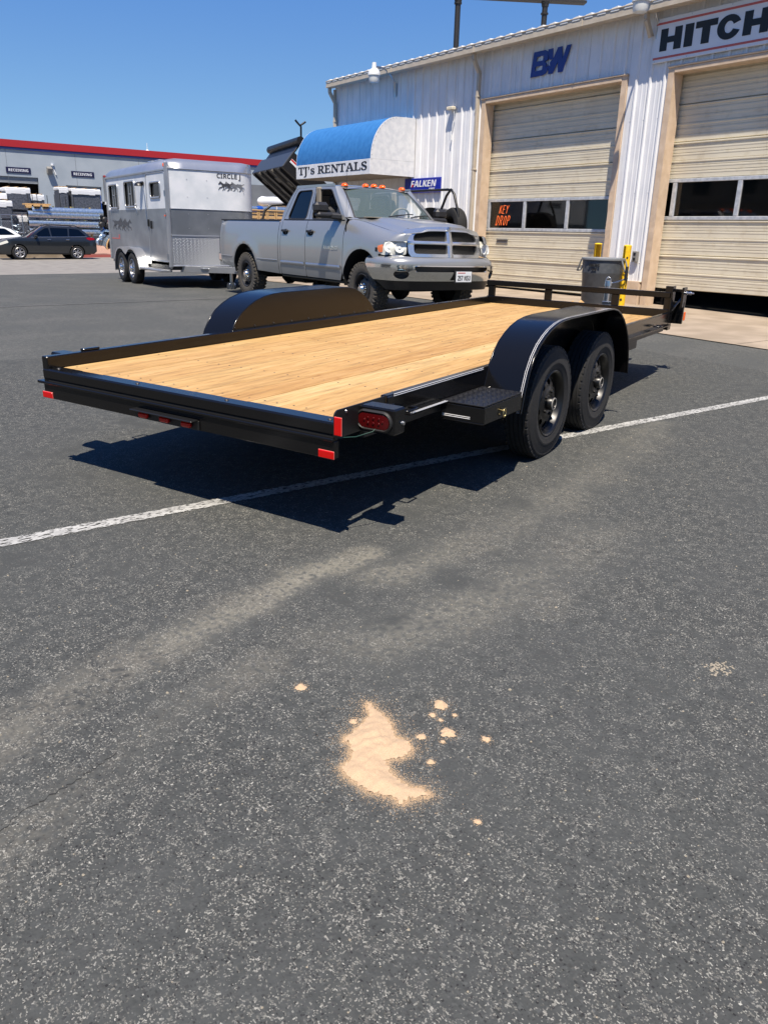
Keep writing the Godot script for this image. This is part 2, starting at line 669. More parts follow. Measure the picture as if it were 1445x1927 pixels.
func ground_sheet(s: SurfaceTool, x0: float, z0: float, x1: float, z1: float, nx: int, nz: int, lift := 0.0, uv := false) -> void:
	s.set_smooth_group(1)
	for j in nz:
		for i in nx:
			var q := []
			for k in [[0, 0], [0, 1], [1, 1], [1, 0]]:
				var fx := float(i + k[0]) / nx
				var fz := float(j + k[1]) / nz
				var x := lerpf(x0, x1, fx)
				var z := lerpf(z0, z1, fz)
				q.append([Vector3(x, gy(x, z) + lift, z), Vector2(fx, fz)])
			for k in [0, 2, 1, 0, 3, 2]:
				s.set_uv(q[k][1])
				s.set_uv2(q[k][1])
				s.add_vertex(q[k][0])
	s.set_smooth_group(-1)


func lot_image(x0: float, z0: float, size: float, n: int) -> ImageTexture:
	# tone of the worn sealcoat over the near lot: dust lanes, tyre tracks, oil marks; alpha is how far it hides the bare stones
	var big := FastNoiseLite.new()
	big.seed = 5
	big.frequency = 0.42
	big.fractal_octaves = 4
	var fine := FastNoiseLite.new()
	fine.seed = 9
	fine.frequency = 2.4
	fine.fractal_octaves = 4
	var grain := FastNoiseLite.new()
	grain.seed = 11
	grain.frequency = 26.0
	grain.fractal_octaves = 2
	var lanes := [
		[[-2.05, 0.35], [-2.27, -0.26], [-2.46, -0.54], [-2.54, -0.85], [-2.66, -1.22], [-2.81, -1.68], [-2.84, -1.97]],
		[[-2.62, -1.9], [-2.70, -2.7], [-3.10, -3.8], [-3.75, -5.4]],
		[[-1.62, 0.2], [-1.92, -0.35], [-2.15, -0.75], [-2.25, -1.1]],
		[[-2.15, -1.5], [-2.2, -2.3], [-2.45, -3.1]]]
	var wide := [0.095, 0.20, 0.09, 0.24]
	var strong := [1.35, 0.5, 0.7, 0.5]
	var col := Image.create_empty(n, n, false, Image.FORMAT_RGBA8)
	for j in n:
		for i in n:
			var p := Vector2(x0 + size * (i + 0.5) / n, z0 + size * (j + 0.5) / n)
			var b := big.get_noise_2d(p.x, p.y)
			var f := fine.get_noise_2d(p.x, p.y)
			var dust := 0.0
			if p.x > -4.4 and p.y > -6.0 and p.y < 1.0:
				for k in 4:
					var best := 9.0
					var lane: Array = lanes[k]
					for q in lane.size() - 1:
						var a := Vector2(lane[q][0], lane[q][1])
						var c := Vector2(lane[q + 1][0], lane[q + 1][1])
						best = minf(best, p.distance_to(Geometry2D.get_closest_point_to_segment(p, a, c)))
					var d: float = best / (wide[k] * (1.0 + 0.9 * b + 0.6 * f))
					if d < 2.5:
						dust = maxf(dust, strong[k] * exp(-d * d) * (1.0 + 0.9 * f))
				dust += 0.25 * smoothstep(0.18, 0.5, f + 0.6 * b)
			else:
				dust += 0.16 * smoothstep(0.2, 0.5, f + 0.6 * b)
			var g := grain.get_noise_2d(p.x, p.y)
			dust = clampf(dust * (1.0 + 1.5 * g), 0.0, 1.0)
			var tone := 0.30 + 0.025 * b + 0.018 * f
			var oil := 0.7 * smoothstep(0.36, 0.62, -f - 0.5 * b)
			tone -= 0.022 * oil
			var c := Color(tone * 0.985, tone * 1.01, tone * 0.995).lerp(Color(0.56, 0.54, 0.485), clampf(dust * 0.88, 0.0, 1.0))
			c.a = clampf(0.24 - 0.55 * b - 0.45 * f - 0.5 * g + 0.30 * dust + 0.3 * oil, 0.0, 0.93)
			if p.x > -2.05 and p.x < -1.2 and p.y > -1.5 and p.y < -0.85:
				# fine sawdust drifting off the heap
				var near := 9.0
				for q in range(0, SAW_OUTLINE.size() - 2, 2):
					near = minf(near, p.distance_to(Geometry2D.get_closest_point_to_segment(p, Vector2(SAW_OUTLINE[q], SAW_OUTLINE[q + 1]), Vector2(SAW_OUTLINE[q + 2], SAW_OUTLINE[q + 3]))))
				var w := clampf(exp(-pow(near / 0.022, 1.2)) * (0.9 + 1.3 * g + 0.6 * f), 0.0, 1.0)
				c = c.lerp(Color(0.62, 0.54, 0.44, 1.0), w * 0.8)
			col.set_pixel(i, j, c)
	return ImageTexture.create_from_image(col)


func chips_image(n: int) -> ImageTexture:        # worn sealcoat seen close: dark binder with bare stone chips of many sizes, one pixel a millimetre
	var r := RandomNumberGenerator.new()
	r.seed = 313
	var im := Image.create_empty(n, n, false, Image.FORMAT_RGB8)
	im.fill(Color(0.254, 0.262, 0.258))
	for k in 60000:
		var t := 0.258 + r.randfn() * 0.022
		im.fill_rect(Rect2i(r.randi() % n, r.randi() % n, 2 + r.randi() % 9, 2 + r.randi() % 7), Color(t * 0.99, t * 1.015, t * 1.0))
	for k in 16000:
		var t := r.randf_range(0.15, 0.21)
		im.fill_rect(Rect2i(r.randi() % n, r.randi() % n, 2 + r.randi() % 5, 2 + r.randi() % 4), Color(t, t, t * 1.02))
	var where := FastNoiseLite.new()
	where.seed = 6
	where.frequency = 0.012
	where.fractal_octaves = 3
	for k in 130000:
		var x := r.randi() % n
		var y := r.randi() % n
		if where.get_noise_2d(x, y) < r.randf_range(-0.6, 0.35):
			continue
		var t := clampf(0.44 + r.randfn() * 0.085, 0.29, 0.68)
		var c := Color(t * 1.01, t, t * 0.945)
		var sz := 0.85 + absf(r.randfn()) * 0.85
		var an := r.randf() * TAU
		var steps := 1 + r.randi() % 3
		for q in steps:
			im.fill_rect(Rect2i(x, y, 1 + int(sz * r.randf_range(0.8, 1.7)), 1 + int(sz * r.randf_range(0.6, 1.3))), c)
			an += r.randf_range(-1.0, 1.0)
			x += roundi(cos(an) * sz * 1.25)
			y += roundi(sin(an) * sz * 1.25)
	return ImageTexture.create_from_image(im)


func asphalt(lot: Texture2D) -> StandardMaterial3D:
	var m := StandardMaterial3D.new()
	m.roughness = 0.82
	m.metallic_specular = 0.22
	m.albedo_texture = M["speckle"]
	m.uv1_triplanar = true
	m.uv1_world_triplanar = true
	m.uv1_scale = Vector3.ONE * 0.47
	m.detail_enabled = true
	m.detail_blend_mode = BaseMaterial3D.BLEND_MODE_MIX
	m.detail_uv_layer = BaseMaterial3D.DETAIL_UV_2
	m.detail_albedo = lot
	m.heightmap_enabled = true
	m.heightmap_texture = M["stone_relief"]
	m.heightmap_scale = 0.16
	return m


func build_ground() -> void:
	# pale bare stones among dark sealcoat: alpha leaves the tone of the lot where there is no stone
	M["speckle"] = chips_image(2048)
	M["stone_relief"] = noise_tex(0.11, 1024, [], FastNoiseLite.TYPE_SIMPLEX, 4, 77)
	var near := asphalt(lot_image(-9.0, -8.5, 10.0, 1100))
	var s := S()
	ground_sheet(s, -9.0, -8.5, 1.0, 1.5, 25, 25)
	struct("parking_lot", s, near)
	# the rest of the lot, the street and all beyond, to the horizon
	var far := asphalt(noise_tex(0.012, 512, [[0.2, Color(0.30, 0.307, 0.302, 0.75)], [0.5, Color(0.33, 0.337, 0.33, 0.4)], [0.75, Color(0.365, 0.368, 0.358, 0.45)]], FastNoiseLite.TYPE_SIMPLEX_SMOOTH, 5, 31))
	far.uv2_triplanar = true
	far.uv2_world_triplanar = true
	far.uv2_scale = Vector3.ONE * 0.11
	s = S()
	ground_sheet(s, -27.0, -8.5, -9.0, 1.5, 18, 6)
	ground_sheet(s, 1.0, -8.5, 30.0, 1.5, 10, 6)
	ground_sheet(s, -27.0, 1.5, 30.0, 45.0, 30, 10)
	ground_sheet(s, -27.0, -22.0, 30.0, -8.5, 57, 6)
	struct("parking_lot", s, far)
	var road := mk("street", Color.WHITE, 0.9)
	worn(road, 0.02, Color(0.46, 0.445, 0.42), Color(0.52, 0.505, 0.475), 0.15, true)
	s = S()
	ground_sheet(s, -46.0, -60.0, -27.0, 45.0, 19, 15)
	struct("street", s, road)
	var bank := mk("gravel_bank", Color.WHITE, 1.0)
	worn(bank, 0.05, Color(0.52, 0.40, 0.35), Color(0.68, 0.545, 0.485), 0.8, true)
	var conc := mk("concrete", Color.WHITE, 0.85)
	worn(conc, 0.012, Color(0.53, 0.48, 0.415), Color(0.605, 0.55, 0.485), 0.2, true)
	# kerb with a red painted stretch, pavement behind it, gravel, then the yard
	s = S()
	for k in 21:
		var z0 := -60.0 + 5.0 * k
		box(s, Vector3(-46.15, gy(-46, z0) + 0.03, z0 + 2.5), Vector3(0.3, 0.22, 4.99))
	struct("kerb", s, conc)
	mk("kerb_red", Color(0.62, 0.32, 0.29), 0.7)
	s = S()
	box(s, Vector3(-45.995, gy(-46, -15) + 0.035, -16.5), Vector3(0.02, 0.18, 7.5))
	box(s, Vector3(-46.15, gy(-46, -15) + 0.1445, -16.5), Vector3(0.28, 0.008, 7.5))
	struct("kerb_paint", s, M["kerb_red"])
	s = S()
	ground_sheet(s, -47.6, -60.0, -46.28, 45.0, 2, 15, 0.12)
	struct("pavement", s, conc)
	s = S()
	s.set_smooth_group(1)
	var bumps := FastNoiseLite.new()
	bumps.frequency = 0.6
	for j in 140:
		for i in 8:
			var q := []
			for k in [[0, 0], [0, 1], [1, 1], [1, 0]]:
				var x: float = -47.55 - 0.22 * (i + k[0])
				var z: float = -50.0 + 0.5 * (j + k[1])
				q.append(Vector3(x, gy(-47, z) + 0.13 + 0.42 * smoothstep(0.0, 7.0, i + k[0]) + 0.05 * bumps.get_noise_2d(x * 3.0, z * 3.0), z))
			quad(s, q[0], q[3], q[2], q[1])
	s.set_smooth_group(-1)
	struct("gravel_bank", s, bank)
	s = S()
	box(s, Vector3(-107.0, -0.25, 0.0), Vector3(115.5, 0.6, 320.0))
	struct("yard_ground", s, road)
	var land := mk("dry_land", Color(0.52, 0.48, 0.42), 1.0)
	s = S()
	quad(s, Vector3(-600, -1.6, 600), Vector3(600, -1.6, 600), Vector3(600, -1.6, -600), Vector3(-600, -1.6, -600))
	struct("ground", s, land)
	# concrete apron in front of the workshop doors
	s = S()
	for k in 5:
		var xa := -24.0 + 6.0 * k
		ground_sheet(s, xa + 0.008, -13.6, xa + 5.992, -10.02, 8, 3, 0.012)
	struct("apron", s, conc)
	# painted parking lines, worn through in spots
	var lineim := Image.create_empty(64, 2048, false, Image.FORMAT_RGBA8)
	var n := FastNoiseLite.new()
	n.seed = 4
	n.frequency = 0.09
	n.fractal_octaves = 4
	for j in 2048:
		for i in 64:
			var e := minf(i, 63 - i) / 8.0
			var v := n.get_noise_2d(i * 0.8, j * 0.8)
			var a := 1.0 if v < 0.27 and v + 0.42 > 0.6 * (1.0 - clampf(e, 0.0, 1.0)) else 0.0
			var t := 0.635 + 0.10 * n.get_noise_2d(i * 0.2 + 90, j * 0.2) - 0.12 * maxf(0.0, n.get_noise_2d(i * 3.0, j * 3.0))
			lineim.set_pixel(i, j, Color(t, t, t * 0.975, a))
	var lm := mk("line_paint", Color.WHITE, 0.75)
	lm.albedo_texture = ImageTexture.create_from_image(lineim)
	lm.transparency = BaseMaterial3D.TRANSPARENCY_ALPHA_SCISSOR
	lm.alpha_scissor_threshold = 0.5
	s = S()
	ground_sheet(s, -3.925, -8.4, -3.82, 2.0, 1, 14, 0.004, true)
	struct("painted_line", s, lm)
	var seam := mk("seam_dark", Color(0.16, 0.162, 0.158), 0.95)
	s = S()
	var sp := CRACK
	var prev := []
	for k in range(0, sp.size() - 2, 2):
		for e in 7:
			var f := e / 7.0
			var x := lerpf(sp[k], sp[k + 2], f) + rng.randf_range(-0.006, 0.006)
			var z := lerpf(sp[k + 1], sp[k + 3], f) + rng.randf_range(-0.006, 0.006)
			var w := rng.randf_range(0.0006, 0.0032)
			var cur := [Vector3(x - w, gy(x, z) + 0.0012, z - w * 0.5), Vector3(x + w, gy(x, z) + 0.0012, z + w * 0.5)]
			if prev.size():
				quad(s, prev[0], prev[1], cur[1], cur[0])
			prev = cur
	struct("asphalt_crack", s, seam)
	var faint := mk("faint_paint", Color(0.55, 0.55, 0.55), 0.85)
	faint.albedo_texture = lm.albedo_texture
	faint.transparency = BaseMaterial3D.TRANSPARENCY_ALPHA_SCISSOR
	faint.alpha_scissor_threshold = 0.5
	s = S()
	ground_sheet(s, -14.48, -7.0, -14.38, 2.0, 1, 14, 0.004, true)
	struct("painted_line", s, faint)


# ---------------------------------------------------------------- the workshop
const WZ := -13.2          # outer face of the ribbed wall


func ribbed(s: SurfaceTool, x0: float, x1: float, y0: float, y1: float) -> void:   # one sheet of ribbed wall steel
	var pts := [[x0, 0.0]]
	var r := ceilf((x0 + 0.05) / 0.305) * 0.305
	while r < x1 - 0.03:
		for k in [[-0.034, 0.0], [-0.016, 0.03], [0.016, 0.03], [0.034, 0.0], [0.105, 0.0], [0.115, 0.006], [0.135, 0.006], [0.145, 0.0], [0.2, 0.0], [0.21, 0.006], [0.23, 0.006], [0.24, 0.0]]:
			var x: float = r + k[0]
			if x > pts[-1][0] + 0.001 and x < x1 - 0.001:
				pts.append([x, k[1]])
		r += 0.305
	pts.append([x1, 0.0])
	for i in pts.size() - 1:
		var a: Array = pts[i]
		var b: Array = pts[i + 1]
		quad(s, Vector3(a[0], y0, WZ + a[1]), Vector3(b[0], y0, WZ + b[1]), Vector3(b[0], y1, WZ + b[1]), Vector3(a[0], y1, WZ + a[1]))
	# returns at the lower edge and a back face so that the sheet has thickness
	box(s, Vector3((x0 + x1) * 0.5, (y0 + y1) * 0.5, WZ - 0.06), Vector3(x1 - x0 - 0.002, y1 - y0 - 0.002, 0.10))


func wall_run(b: Node3D, x0: float, x1: float, y0: float, y1: float) -> void:
	var n := maxi(1, roundi((x1 - x0) / 0.915))
	for i in n:
		var s := S()
		var a := lerpf(x0, x1, float(i) / n)
		var c := lerpf(x0, x1, float(i + 1) / n)
		ribbed(s, a + 0.0012, c - 0.0012, y0, y1)
		# lapped edge and screws
		box(s, Vector3(c - 0.012, (y0 + y1) * 0.5, WZ + 0.003), Vector3(0.02, y1 - y0 - 0.01, 0.006))
		var y := y0 + 0.35
		while y < y1:
			var x := ceilf(a / 0.305) * 0.305 - 0.06
			while x < c - 0.05:
				if x > a + 0.02:
					cyl(s, Vector3(x, y, WZ - 0.001), Vector3(x, y, WZ + 0.007), 0.009, 0.007, 6)
				x += 0.305
			y += 1.25
		obj("wall_panel", s, M["siding"], b)


func garage_door(b: Node3D, called: String, x0: float, x1: float, ybot: float, wy0: float, wy1: float, ytop: float, zf: float, panes: int, bars: Array) -> Node3D:
	var d := part(called, b)
	var rows := []
	var y := wy0 - 0.035
	while y > ybot + 0.2:
		rows.push_front([maxf(ybot, y - 0.615), y])
		y -= 0.615
	var lower := rows.size()
	y = wy1 + 0.035
	while y < ytop - 0.1:
		rows.append([y, minf(ytop, y + 0.615)])
		y += 0.615
	for k in rows.size():
		var lo: float = rows[k][0]
		var hi: float = rows[k][1]
		var s := S()
		var prof := [[lo + 0.004, -0.014], [lo + 0.014, 0.0]]
		var h := hi - lo
		var majors := maxi(1, roundi(h / 0.3))
		for r in majors:
			var a := lo + h * r / majors
			var w := h / majors
			prof.append_array([[a + w * 0.24, 0.001], [a + w * 0.29, 0.005], [a + w * 0.37, 0.005], [a + w * 0.38, -0.004], [a + w * 0.42, -0.004], [a + w * 0.43, 0.002], [a + w * 0.56, 0.003], [a + w * 0.62, 0.007], [a + w * 0.69, 0.007], [a + w * 0.70, -0.003], [a + w * 0.735, -0.003], [a + w * 0.745, 0.003]])
			if r < majors - 1:
				prof.append_array([[a + w * 0.86, 0.005], [a + w * 0.90, 0.014], [a + w * 0.965, 0.014], [a + w * 0.98, -0.006], [a + w * 1.012, -0.006], [a + w * 1.025, 0.0]])
		prof.append_array([[hi - 0.04, 0.006], [hi - 0.03, 0.022], [hi - 0.012, 0.022], [hi - 0.004, -0.014]])
		for i in prof.size() - 1:
			var p: Array = prof[i]
			var q: Array = prof[i + 1]
			quad(s, Vector3(x0, p[0], zf + p[1]), Vector3(x1, p[0], zf + p[1]), Vector3(x1, q[0], zf + q[1]), Vector3(x0, q[0], zf + q[1]))
		box(s, Vector3((x0 + x1) * 0.5, (lo + hi) * 0.5, zf - 0.032), Vector3(x1 - x0, hi - lo - 0.008, 0.036))
		obj("door_panel", s, M["door_cream"], d)
	# window row: frame, mullions, panes
	var s2 := S()
	cbox(s2, Vector3((x0 + x1) * 0.5, wy0 - 0.002, zf), Vector3(x1 - x0, 0.062, 0.05), 0.006)
	cbox(s2, Vector3((x0 + x1) * 0.5, wy1 + 0.002, zf), Vector3(x1 - x0, 0.062, 0.05), 0.006)
	for xm in bars:
		cbox(s2, Vector3(xm, (wy0 + wy1) * 0.5, zf + 0.001), Vector3(0.085, wy1 - wy0 - 0.066, 0.048), 0.006)
	obj("window_frame", s2, M["window_frame"], d)
	var xs: Array = [x0 + 0.03]
	xs.append_array(bars.slice(1, bars.size() - 1) if bars.size() > 2 else [])
	for i in bars.size() - 1:
		var s3 := S()
		box(s3, Vector3((bars[i] + bars[i + 1]) * 0.5, (wy0 + wy1) * 0.5, zf - 0.008), Vector3(bars[i + 1] - bars[i] - 0.08, wy1 - wy0 - 0.05, 0.006))
		obj("window_pane", s3, M["door_glass"], d)
	return d


func door_trim(b: Node3D, x0: float, x1: float, y1: float, zin: float) -> void:   # x0, x1, y1: the clear opening
	var yb := gy(x0, WZ) - 0.02
	for side in 2:
		var s := S()
		var sg := -1.0 if side == 0 else 1.0
		var xe := x0 if side == 0 else x1
		# jamb: face plate and reveal, with a dent or two along its edge
		var n := 24
		for i in n:
			var ya := lerpf(yb, y1 + 0.09, float(i) / n)
			var yc := lerpf(yb, y1 + 0.09, float(i + 1) / n)
			var da := 0.008 * sin(i * 2.3 + xe) * (1.0 if i > 3 and i < 12 else 0.25)
			var dc := 0.008 * sin((i + 1) * 2.3 + xe) * (1.0 if i + 1 > 3 and i + 1 < 12 else 0.25)
			var q := [Vector3(xe + sg * 0.125, ya, WZ + 0.036), Vector3(xe + sg * 0.0, ya, WZ + 0.036 + da), Vector3(xe, ya, zin), Vector3(xe + sg * 0.125, yc, WZ + 0.036), Vector3(xe, yc, WZ + 0.036 + dc), Vector3(xe, yc, zin)]
			if side == 0:
				quad(s, q[0], q[1], q[4], q[3])
				quad(s, q[1], q[2], q[5], q[4])
			else:
				quad(s, q[1], q[0], q[3], q[4])
				quad(s, q[2], q[1], q[4], q[5])
		box(s, Vector3(xe + sg * 0.065, (yb + y1 + 0.09) * 0.5, WZ - 0.09), Vector3(0.119, y1 + 0.09 - yb, 0.245))
		obj("door_jamb", s, M["tan_trim"], b)
	var h := S()
	cbox(h, Vector3((x0 + x1) * 0.5, y1 + 0.045, (WZ + 0.045 + zin) * 0.5), Vector3(x1 - x0 - 0.004, 0.088, WZ + 0.045 - zin), 0.008)
	cbox(h, Vector3((x0 + x1) * 0.5, y1 + 0.104, WZ + 0.036), Vector3(x1 - x0 + 0.27, 0.03, 0.05), 0.006)
	obj("door_header", h, M["tan_trim"], b)


func build_workshop() -> void:
	var b := thing("metal_workshop", "long white ribbed-metal workshop with tan gutter and two tall cream garage doors", "building", Vector3.ZERO)
	var yb := 0.2
	wall_run(b, -21.05, -14.87, yb, 5.28)
	wall_run(b, -14.87, -10.87, 4.335, 5.28)
	wall_run(b, -10.87, -9.99, 0.70, 5.28)
	wall_run(b, -9.99, -5.92, 4.335, 5.28)
	wall_run(b, -5.92, 6.0, yb, 5.28)
	# patched tan base between the doors
	var s := S()
	cbox(s, Vector3(-10.44, 0.45, WZ + 0.0), Vector3(0.83, 0.50, 0.12), 0.006)
	cbox(s, Vector3(-10.44, 0.702, WZ + 0.034), Vector3(0.86, 0.02, 0.05), 0.004)
	obj("base_panel", s, M["tan_trim"], b)
	door_trim(b, -14.74, -11.00, 4.235, -13.42)
	door_trim(b, -9.86, -6.05, 4.235, -13.42)
	garage_door(b, "garage_door", -14.80, -10.94, 0.245, 1.62, 2.24, 4.33, -13.48, 3, [-14.74, -13.58, -12.32, -10.98])
	garage_door(b, "garage_door", -9.93, -6.00, 0.475, 1.86, 2.50, 4.30, -13.49, 3, [-9.76, -8.46, -7.20, -6.05])
	s = S()
	cbox(s, Vector3(-14.22, 1.405, -13.455), Vector3(0.37, 0.035, 0.03), 0.005)
	cbox(s, Vector3(-14.22, 1.35, -13.463), Vector3(0.37, 0.06, 0.008), 0.003)
	obj("mail_slot", s, M["sign_grey"], b)
	# tracks and gap behind the second door
	for x in [-9.83, -14.83, -10.93]:
		s = S()
		box(s, Vector3(x, 2.3, -13.66), Vector3(0.05, 4.1, 0.06))
		obj("door_track", s, M["pole_dark"], b)
	# shell: floor, back wall, ends, ceiling
	s = S()
	box(s, Vector3(-7.6, 2.6, -27.0), Vector3(27.0, 5.4, 0.2))
	box(s, Vector3(-20.97, 2.6, -20.2), Vector3(0.15, 5.36, 13.7))
	box(s, Vector3(5.92, 2.6, -20.1), Vector3(0.15, 5.36, 13.7))
	box(s, Vector3(-7.6, 0.21, -20.2), Vector3(26.8, 0.06, 13.2))
	obj("inner_wall", s, M["interior"], b)
	# roof: two low slopes of ribbed sheet whose rib ends show above the gutter
	s = S()
	for seg in [[-20.92, -10.56, 5.345], [-10.54, 6.2, 5.325]]:
		var x: float = seg[0]
		var y: float = seg[2]
		var run := 7.2
		quad(s, Vector3(seg[0], y, -12.9), Vector3(seg[1], y, -12.9), Vector3(seg[1], y + 0.6, -12.9 - run), Vector3(seg[0], y + 0.6, -12.9 - run))
		quad(s, Vector3(seg[0], y + 0.6, -12.9 - run), Vector3(seg[1], y + 0.6, -12.9 - run), Vector3(seg[1], y - 0.05, -27.1), Vector3(seg[0], y - 0.05, -27.1))
		quad(s, Vector3(seg[1], y - 0.03, -12.9), Vector3(seg[0], y - 0.03, -12.9), Vector3(seg[0], y + 0.57, -12.9 - run), Vector3(seg[1], y + 0.57, -12.9 - run))
		while x < seg[1] - 0.1:
			var p := [Vector3(x, y - 0.01, -12.84), Vector3(x + 0.03, y + 0.05, -12.84), Vector3(x + 0.16, y + 0.065, -12.84), Vector3(x + 0.2, y - 0.01, -12.84)]
			var q := []
			for v in p:
				q.append(v + Vector3(0, 0.6, -run))
			for i in 3:
				quad(s, p[i + 1], p[i], q[i], q[i + 1])
			face(s, p, p[0] + Vector3(0.1, 0, -1))
			x += 0.305
	obj("roof", s, M["roof_white"], b)
	# gutter: a box trough under the eaves, in two lengths
	for seg in [[-20.98, -10.60, 5.225, 5.37], [-10.575, 6.2, 5.215, 5.345]]:
		s = S()
		var ym: float = (seg[2] + seg[3]) * 0.5
		var h: float = seg[3] - seg[2]
		var xm: float = (seg[0] + seg[1]) * 0.5
		cbox(s, Vector3(xm, ym, -12.855), Vector3(seg[1] - seg[0], h, 0.012), 0.003)
		cbox(s, Vector3(xm, seg[3] + 0.004, -12.848), Vector3(seg[1] - seg[0], 0.022, 0.03), 0.006)
		cbox(s, Vector3(xm, seg[2] + 0.006, -12.95), Vector3(seg[1] - seg[0], 0.012, 0.177), 0.003)
		for e in [seg[0], seg[1]]:
			cbox(s, Vector3(e + (0.006 if e == seg[0] else -0.006), ym, -12.95), Vector3(0.012, h, 0.18), 0.003)
		var x: float = seg[0] + 3.05
		while x < seg[1]:
			cbox(s, Vector3(x, ym, -12.846), Vector3(0.03, h + 0.006, 0.012), 0.003)
			x += 3.05
		obj("gutter", s, M["gutter_tan"], b)
	# soffit strip between wall top and roof
	s = S()
	box(s, Vector3(-7.6, 5.29, -13.12), Vector3(27.4, 0.02, 0.18))
	obj("eave_trim", s, M["gutter_tan"], b)
	for x in [-20.95, -14.96, -10.42]:
		s = S()
		var top := 5.23
		var foot := gy(x, WZ) + 0.1 if x != -10.42 else 4.9
		bar(s, Vector3(x, top, -12.95), Vector3(x, top - 0.12, -12.95), 0.085, 0.07, Vector3.RIGHT, 0.008)
		bar(s, Vector3(x, top - 0.11, -12.95), Vector3(x, top - 0.36, -13.125), 0.085, 0.07, Vector3.RIGHT, 0.008)
		bar(s, Vector3(x, top - 0.35, -13.125), Vector3(x, foot, -13.125), 0.085, 0.07, Vector3.RIGHT, 0.008)
		for y in [4.4, 2.9, 1.4]:
			if y > foot:
				cbox(s, Vector3(x, y, -13.125), Vector3(0.1, 0.03, 0.09), 0.004)
		obj("downspout", s, M["gutter_tan"], b)
	# corner trim at the left end
	s = S()
	cbox(s, Vector3(-21.05, 2.72, WZ + 0.02), Vector3(0.08, 5.0, 0.06), 0.006)
	obj("corner_trim", s, M["gutter_tan"], b)

	# blue letters on the wall above the first door
	var lg := S()
	var xf := Transform3D(Basis.from_scale(Vector3(1.04, 0.455, 1)), Vector3(-13.40, 4.59, WZ + 0.031))
	var B := P([0.0, 0.0, 0.33, 0.0, 0.42, 0.06, 0.455, 0.16, 0.465, 0.30, 0.43, 0.44, 0.375, 0.52, 0.45, 0.60, 0.47, 0.72, 0.44, 0.92, 0.36, 1.0, 0.06, 1.0])
	var holes := [rounded(P([0.115, 0.225, 0.31, 0.225, 0.325, 0.40, 0.13, 0.40]), 0.03), rounded(P([0.135, 0.60, 0.32, 0.60, 0.335, 0.79, 0.145, 0.79]), 0.03)]
	var starp := PackedVector2Array()
	for k in 10:
		var r := 0.15 if k % 2 == 0 else 0.06
		starp.append(Vector2(0.462 + r * 0.72 * sin(TAU * k / 10), 0.49 + r * 1.65 * cos(TAU * k / 10)))
	var W_ := P([0.485, 0.0, 0.60, 0.0, 0.715, 0.44, 0.735, 0.0, 0.855, 0.0, 1.03, 1.0, 0.92, 1.0, 0.825, 0.53, 0.80, 1.0, 0.69, 1.0, 0.585, 0.58, 0.565, 1.0, 0.44, 1.0])
	var hB := holes.duplicate()
	hB.append(starp)
	for polyset in [[B, hB], [W_, [starp]]]:
		for zz in [0.010]:
			skin(lg, polyset[0], polyset[1], Vector2(0.06, 0.06), func(p: Vector2) -> Vector3: return xf * Vector3(p.x, p.y, zz), false, 1)
		var rings := [polyset[0]]
		rings.append_array(polyset[1])
		for ring in rings:
			for i in ring.size():
				var a: Vector2 = ring[i]
				var c: Vector2 = ring[(i + 1) % ring.size()]
				quad(lg, xf * Vector3(a.x, a.y, 0), xf * Vector3(c.x, c.y, 0), xf * Vector3(c.x, c.y, 0.010), xf * Vector3(a.x, a.y, 0.010))
	tag(obj("wall_letters", lg, M["logo_blue"]), "blue BW letters with a cut-out star on the wall above the first garage door", "sign")

	# white sign board, HITCH in black between two red lines
	var sg := thing("shop_sign", "wide white board lettered HITCH in black above the right garage door", "sign", Vector3(-10.33, 4.435, WZ + 0.03))
	s = S()
	cbox(s, Vector3(2.15, 0.345, 0.02), Vector3(4.3, 0.69, 0.035), 0.004)
	obj("board", s, M["sign_white"], sg)
	s = S()
	for y in [0.068, 0.606]:
		box(s, Vector3(2.15, y, 0.0395), Vector3(4.296, 0.034, 0.004))
	obj("red_stripe", s, M["sign_red"], sg)
	s = S()
	for x in [0.04, 0.7, 1.45, 2.2, 2.95, 3.7, 4.26]:
		for y in [0.025, 0.665]:
			cyl(s, Vector3(x, y, 0.036), Vector3(x, y, 0.043), 0.011, 0.009, 8)
	obj("screw", s, M["zinc"], sg)
	var ch := 0.345
	var y0 := 0.17
	var letters := [[0.12, 0.55, "H"], [0.61, 0.775, "I"], [0.815, 1.225, "T"], [1.235, 1.655, "C"], [1.705, 2.14, "H"]]
	for l in letters:
		var ls := S()
		var xa: float = l[0]
		var xb: float = l[1]
		var xf2 := Transform3D(Basis(), Vector3(0, 0, 0.0385))
		var st := 0.145
		if l[2] == "H":
			extrude(ls, P([xa, y0, xa + st, y0, xa + st, y0 + 0.12, xb - st, y0 + 0.12, xb - st, y0, xb, y0, xb, y0 + ch, xb - st, y0 + ch, xb - st, y0 + 0.215, xa + st, y0 + 0.215, xa + st, y0 + ch, xa, y0 + ch]), xf2, 0.006)
		elif l[2] == "I":
			extrude(ls, P([xa, y0, xb, y0, xb, y0 + ch, xa, y0 + ch]), xf2, 0.006)
		elif l[2] == "T":
			var xm := (xa + xb) * 0.5
			extrude(ls, P([xm - 0.075, y0, xm + 0.075, y0, xm + 0.075, y0 + ch - 0.098, xb, y0 + ch - 0.098, xb, y0 + ch, xa, y0 + ch, xa, y0 + ch - 0.098, xm - 0.075, y0 + ch - 0.098]), xf2, 0.006)
		else:
			var outer := []
			var inner := []
			var c := Vector2((xa + xb) * 0.5, y0 + ch * 0.5)
			for k in 25:
				var t := deg_to_rad(22.0 + 316.0 * k / 24.0)
				outer.append(c + Vector2(cos(t) * 0.215, sin(t) * (ch * 0.5 + 0.008)))
				inner.append(c + Vector2(cos(t) * 0.082, sin(t) * 0.088))
			inner.reverse()
			var poly := PackedVector2Array(outer)
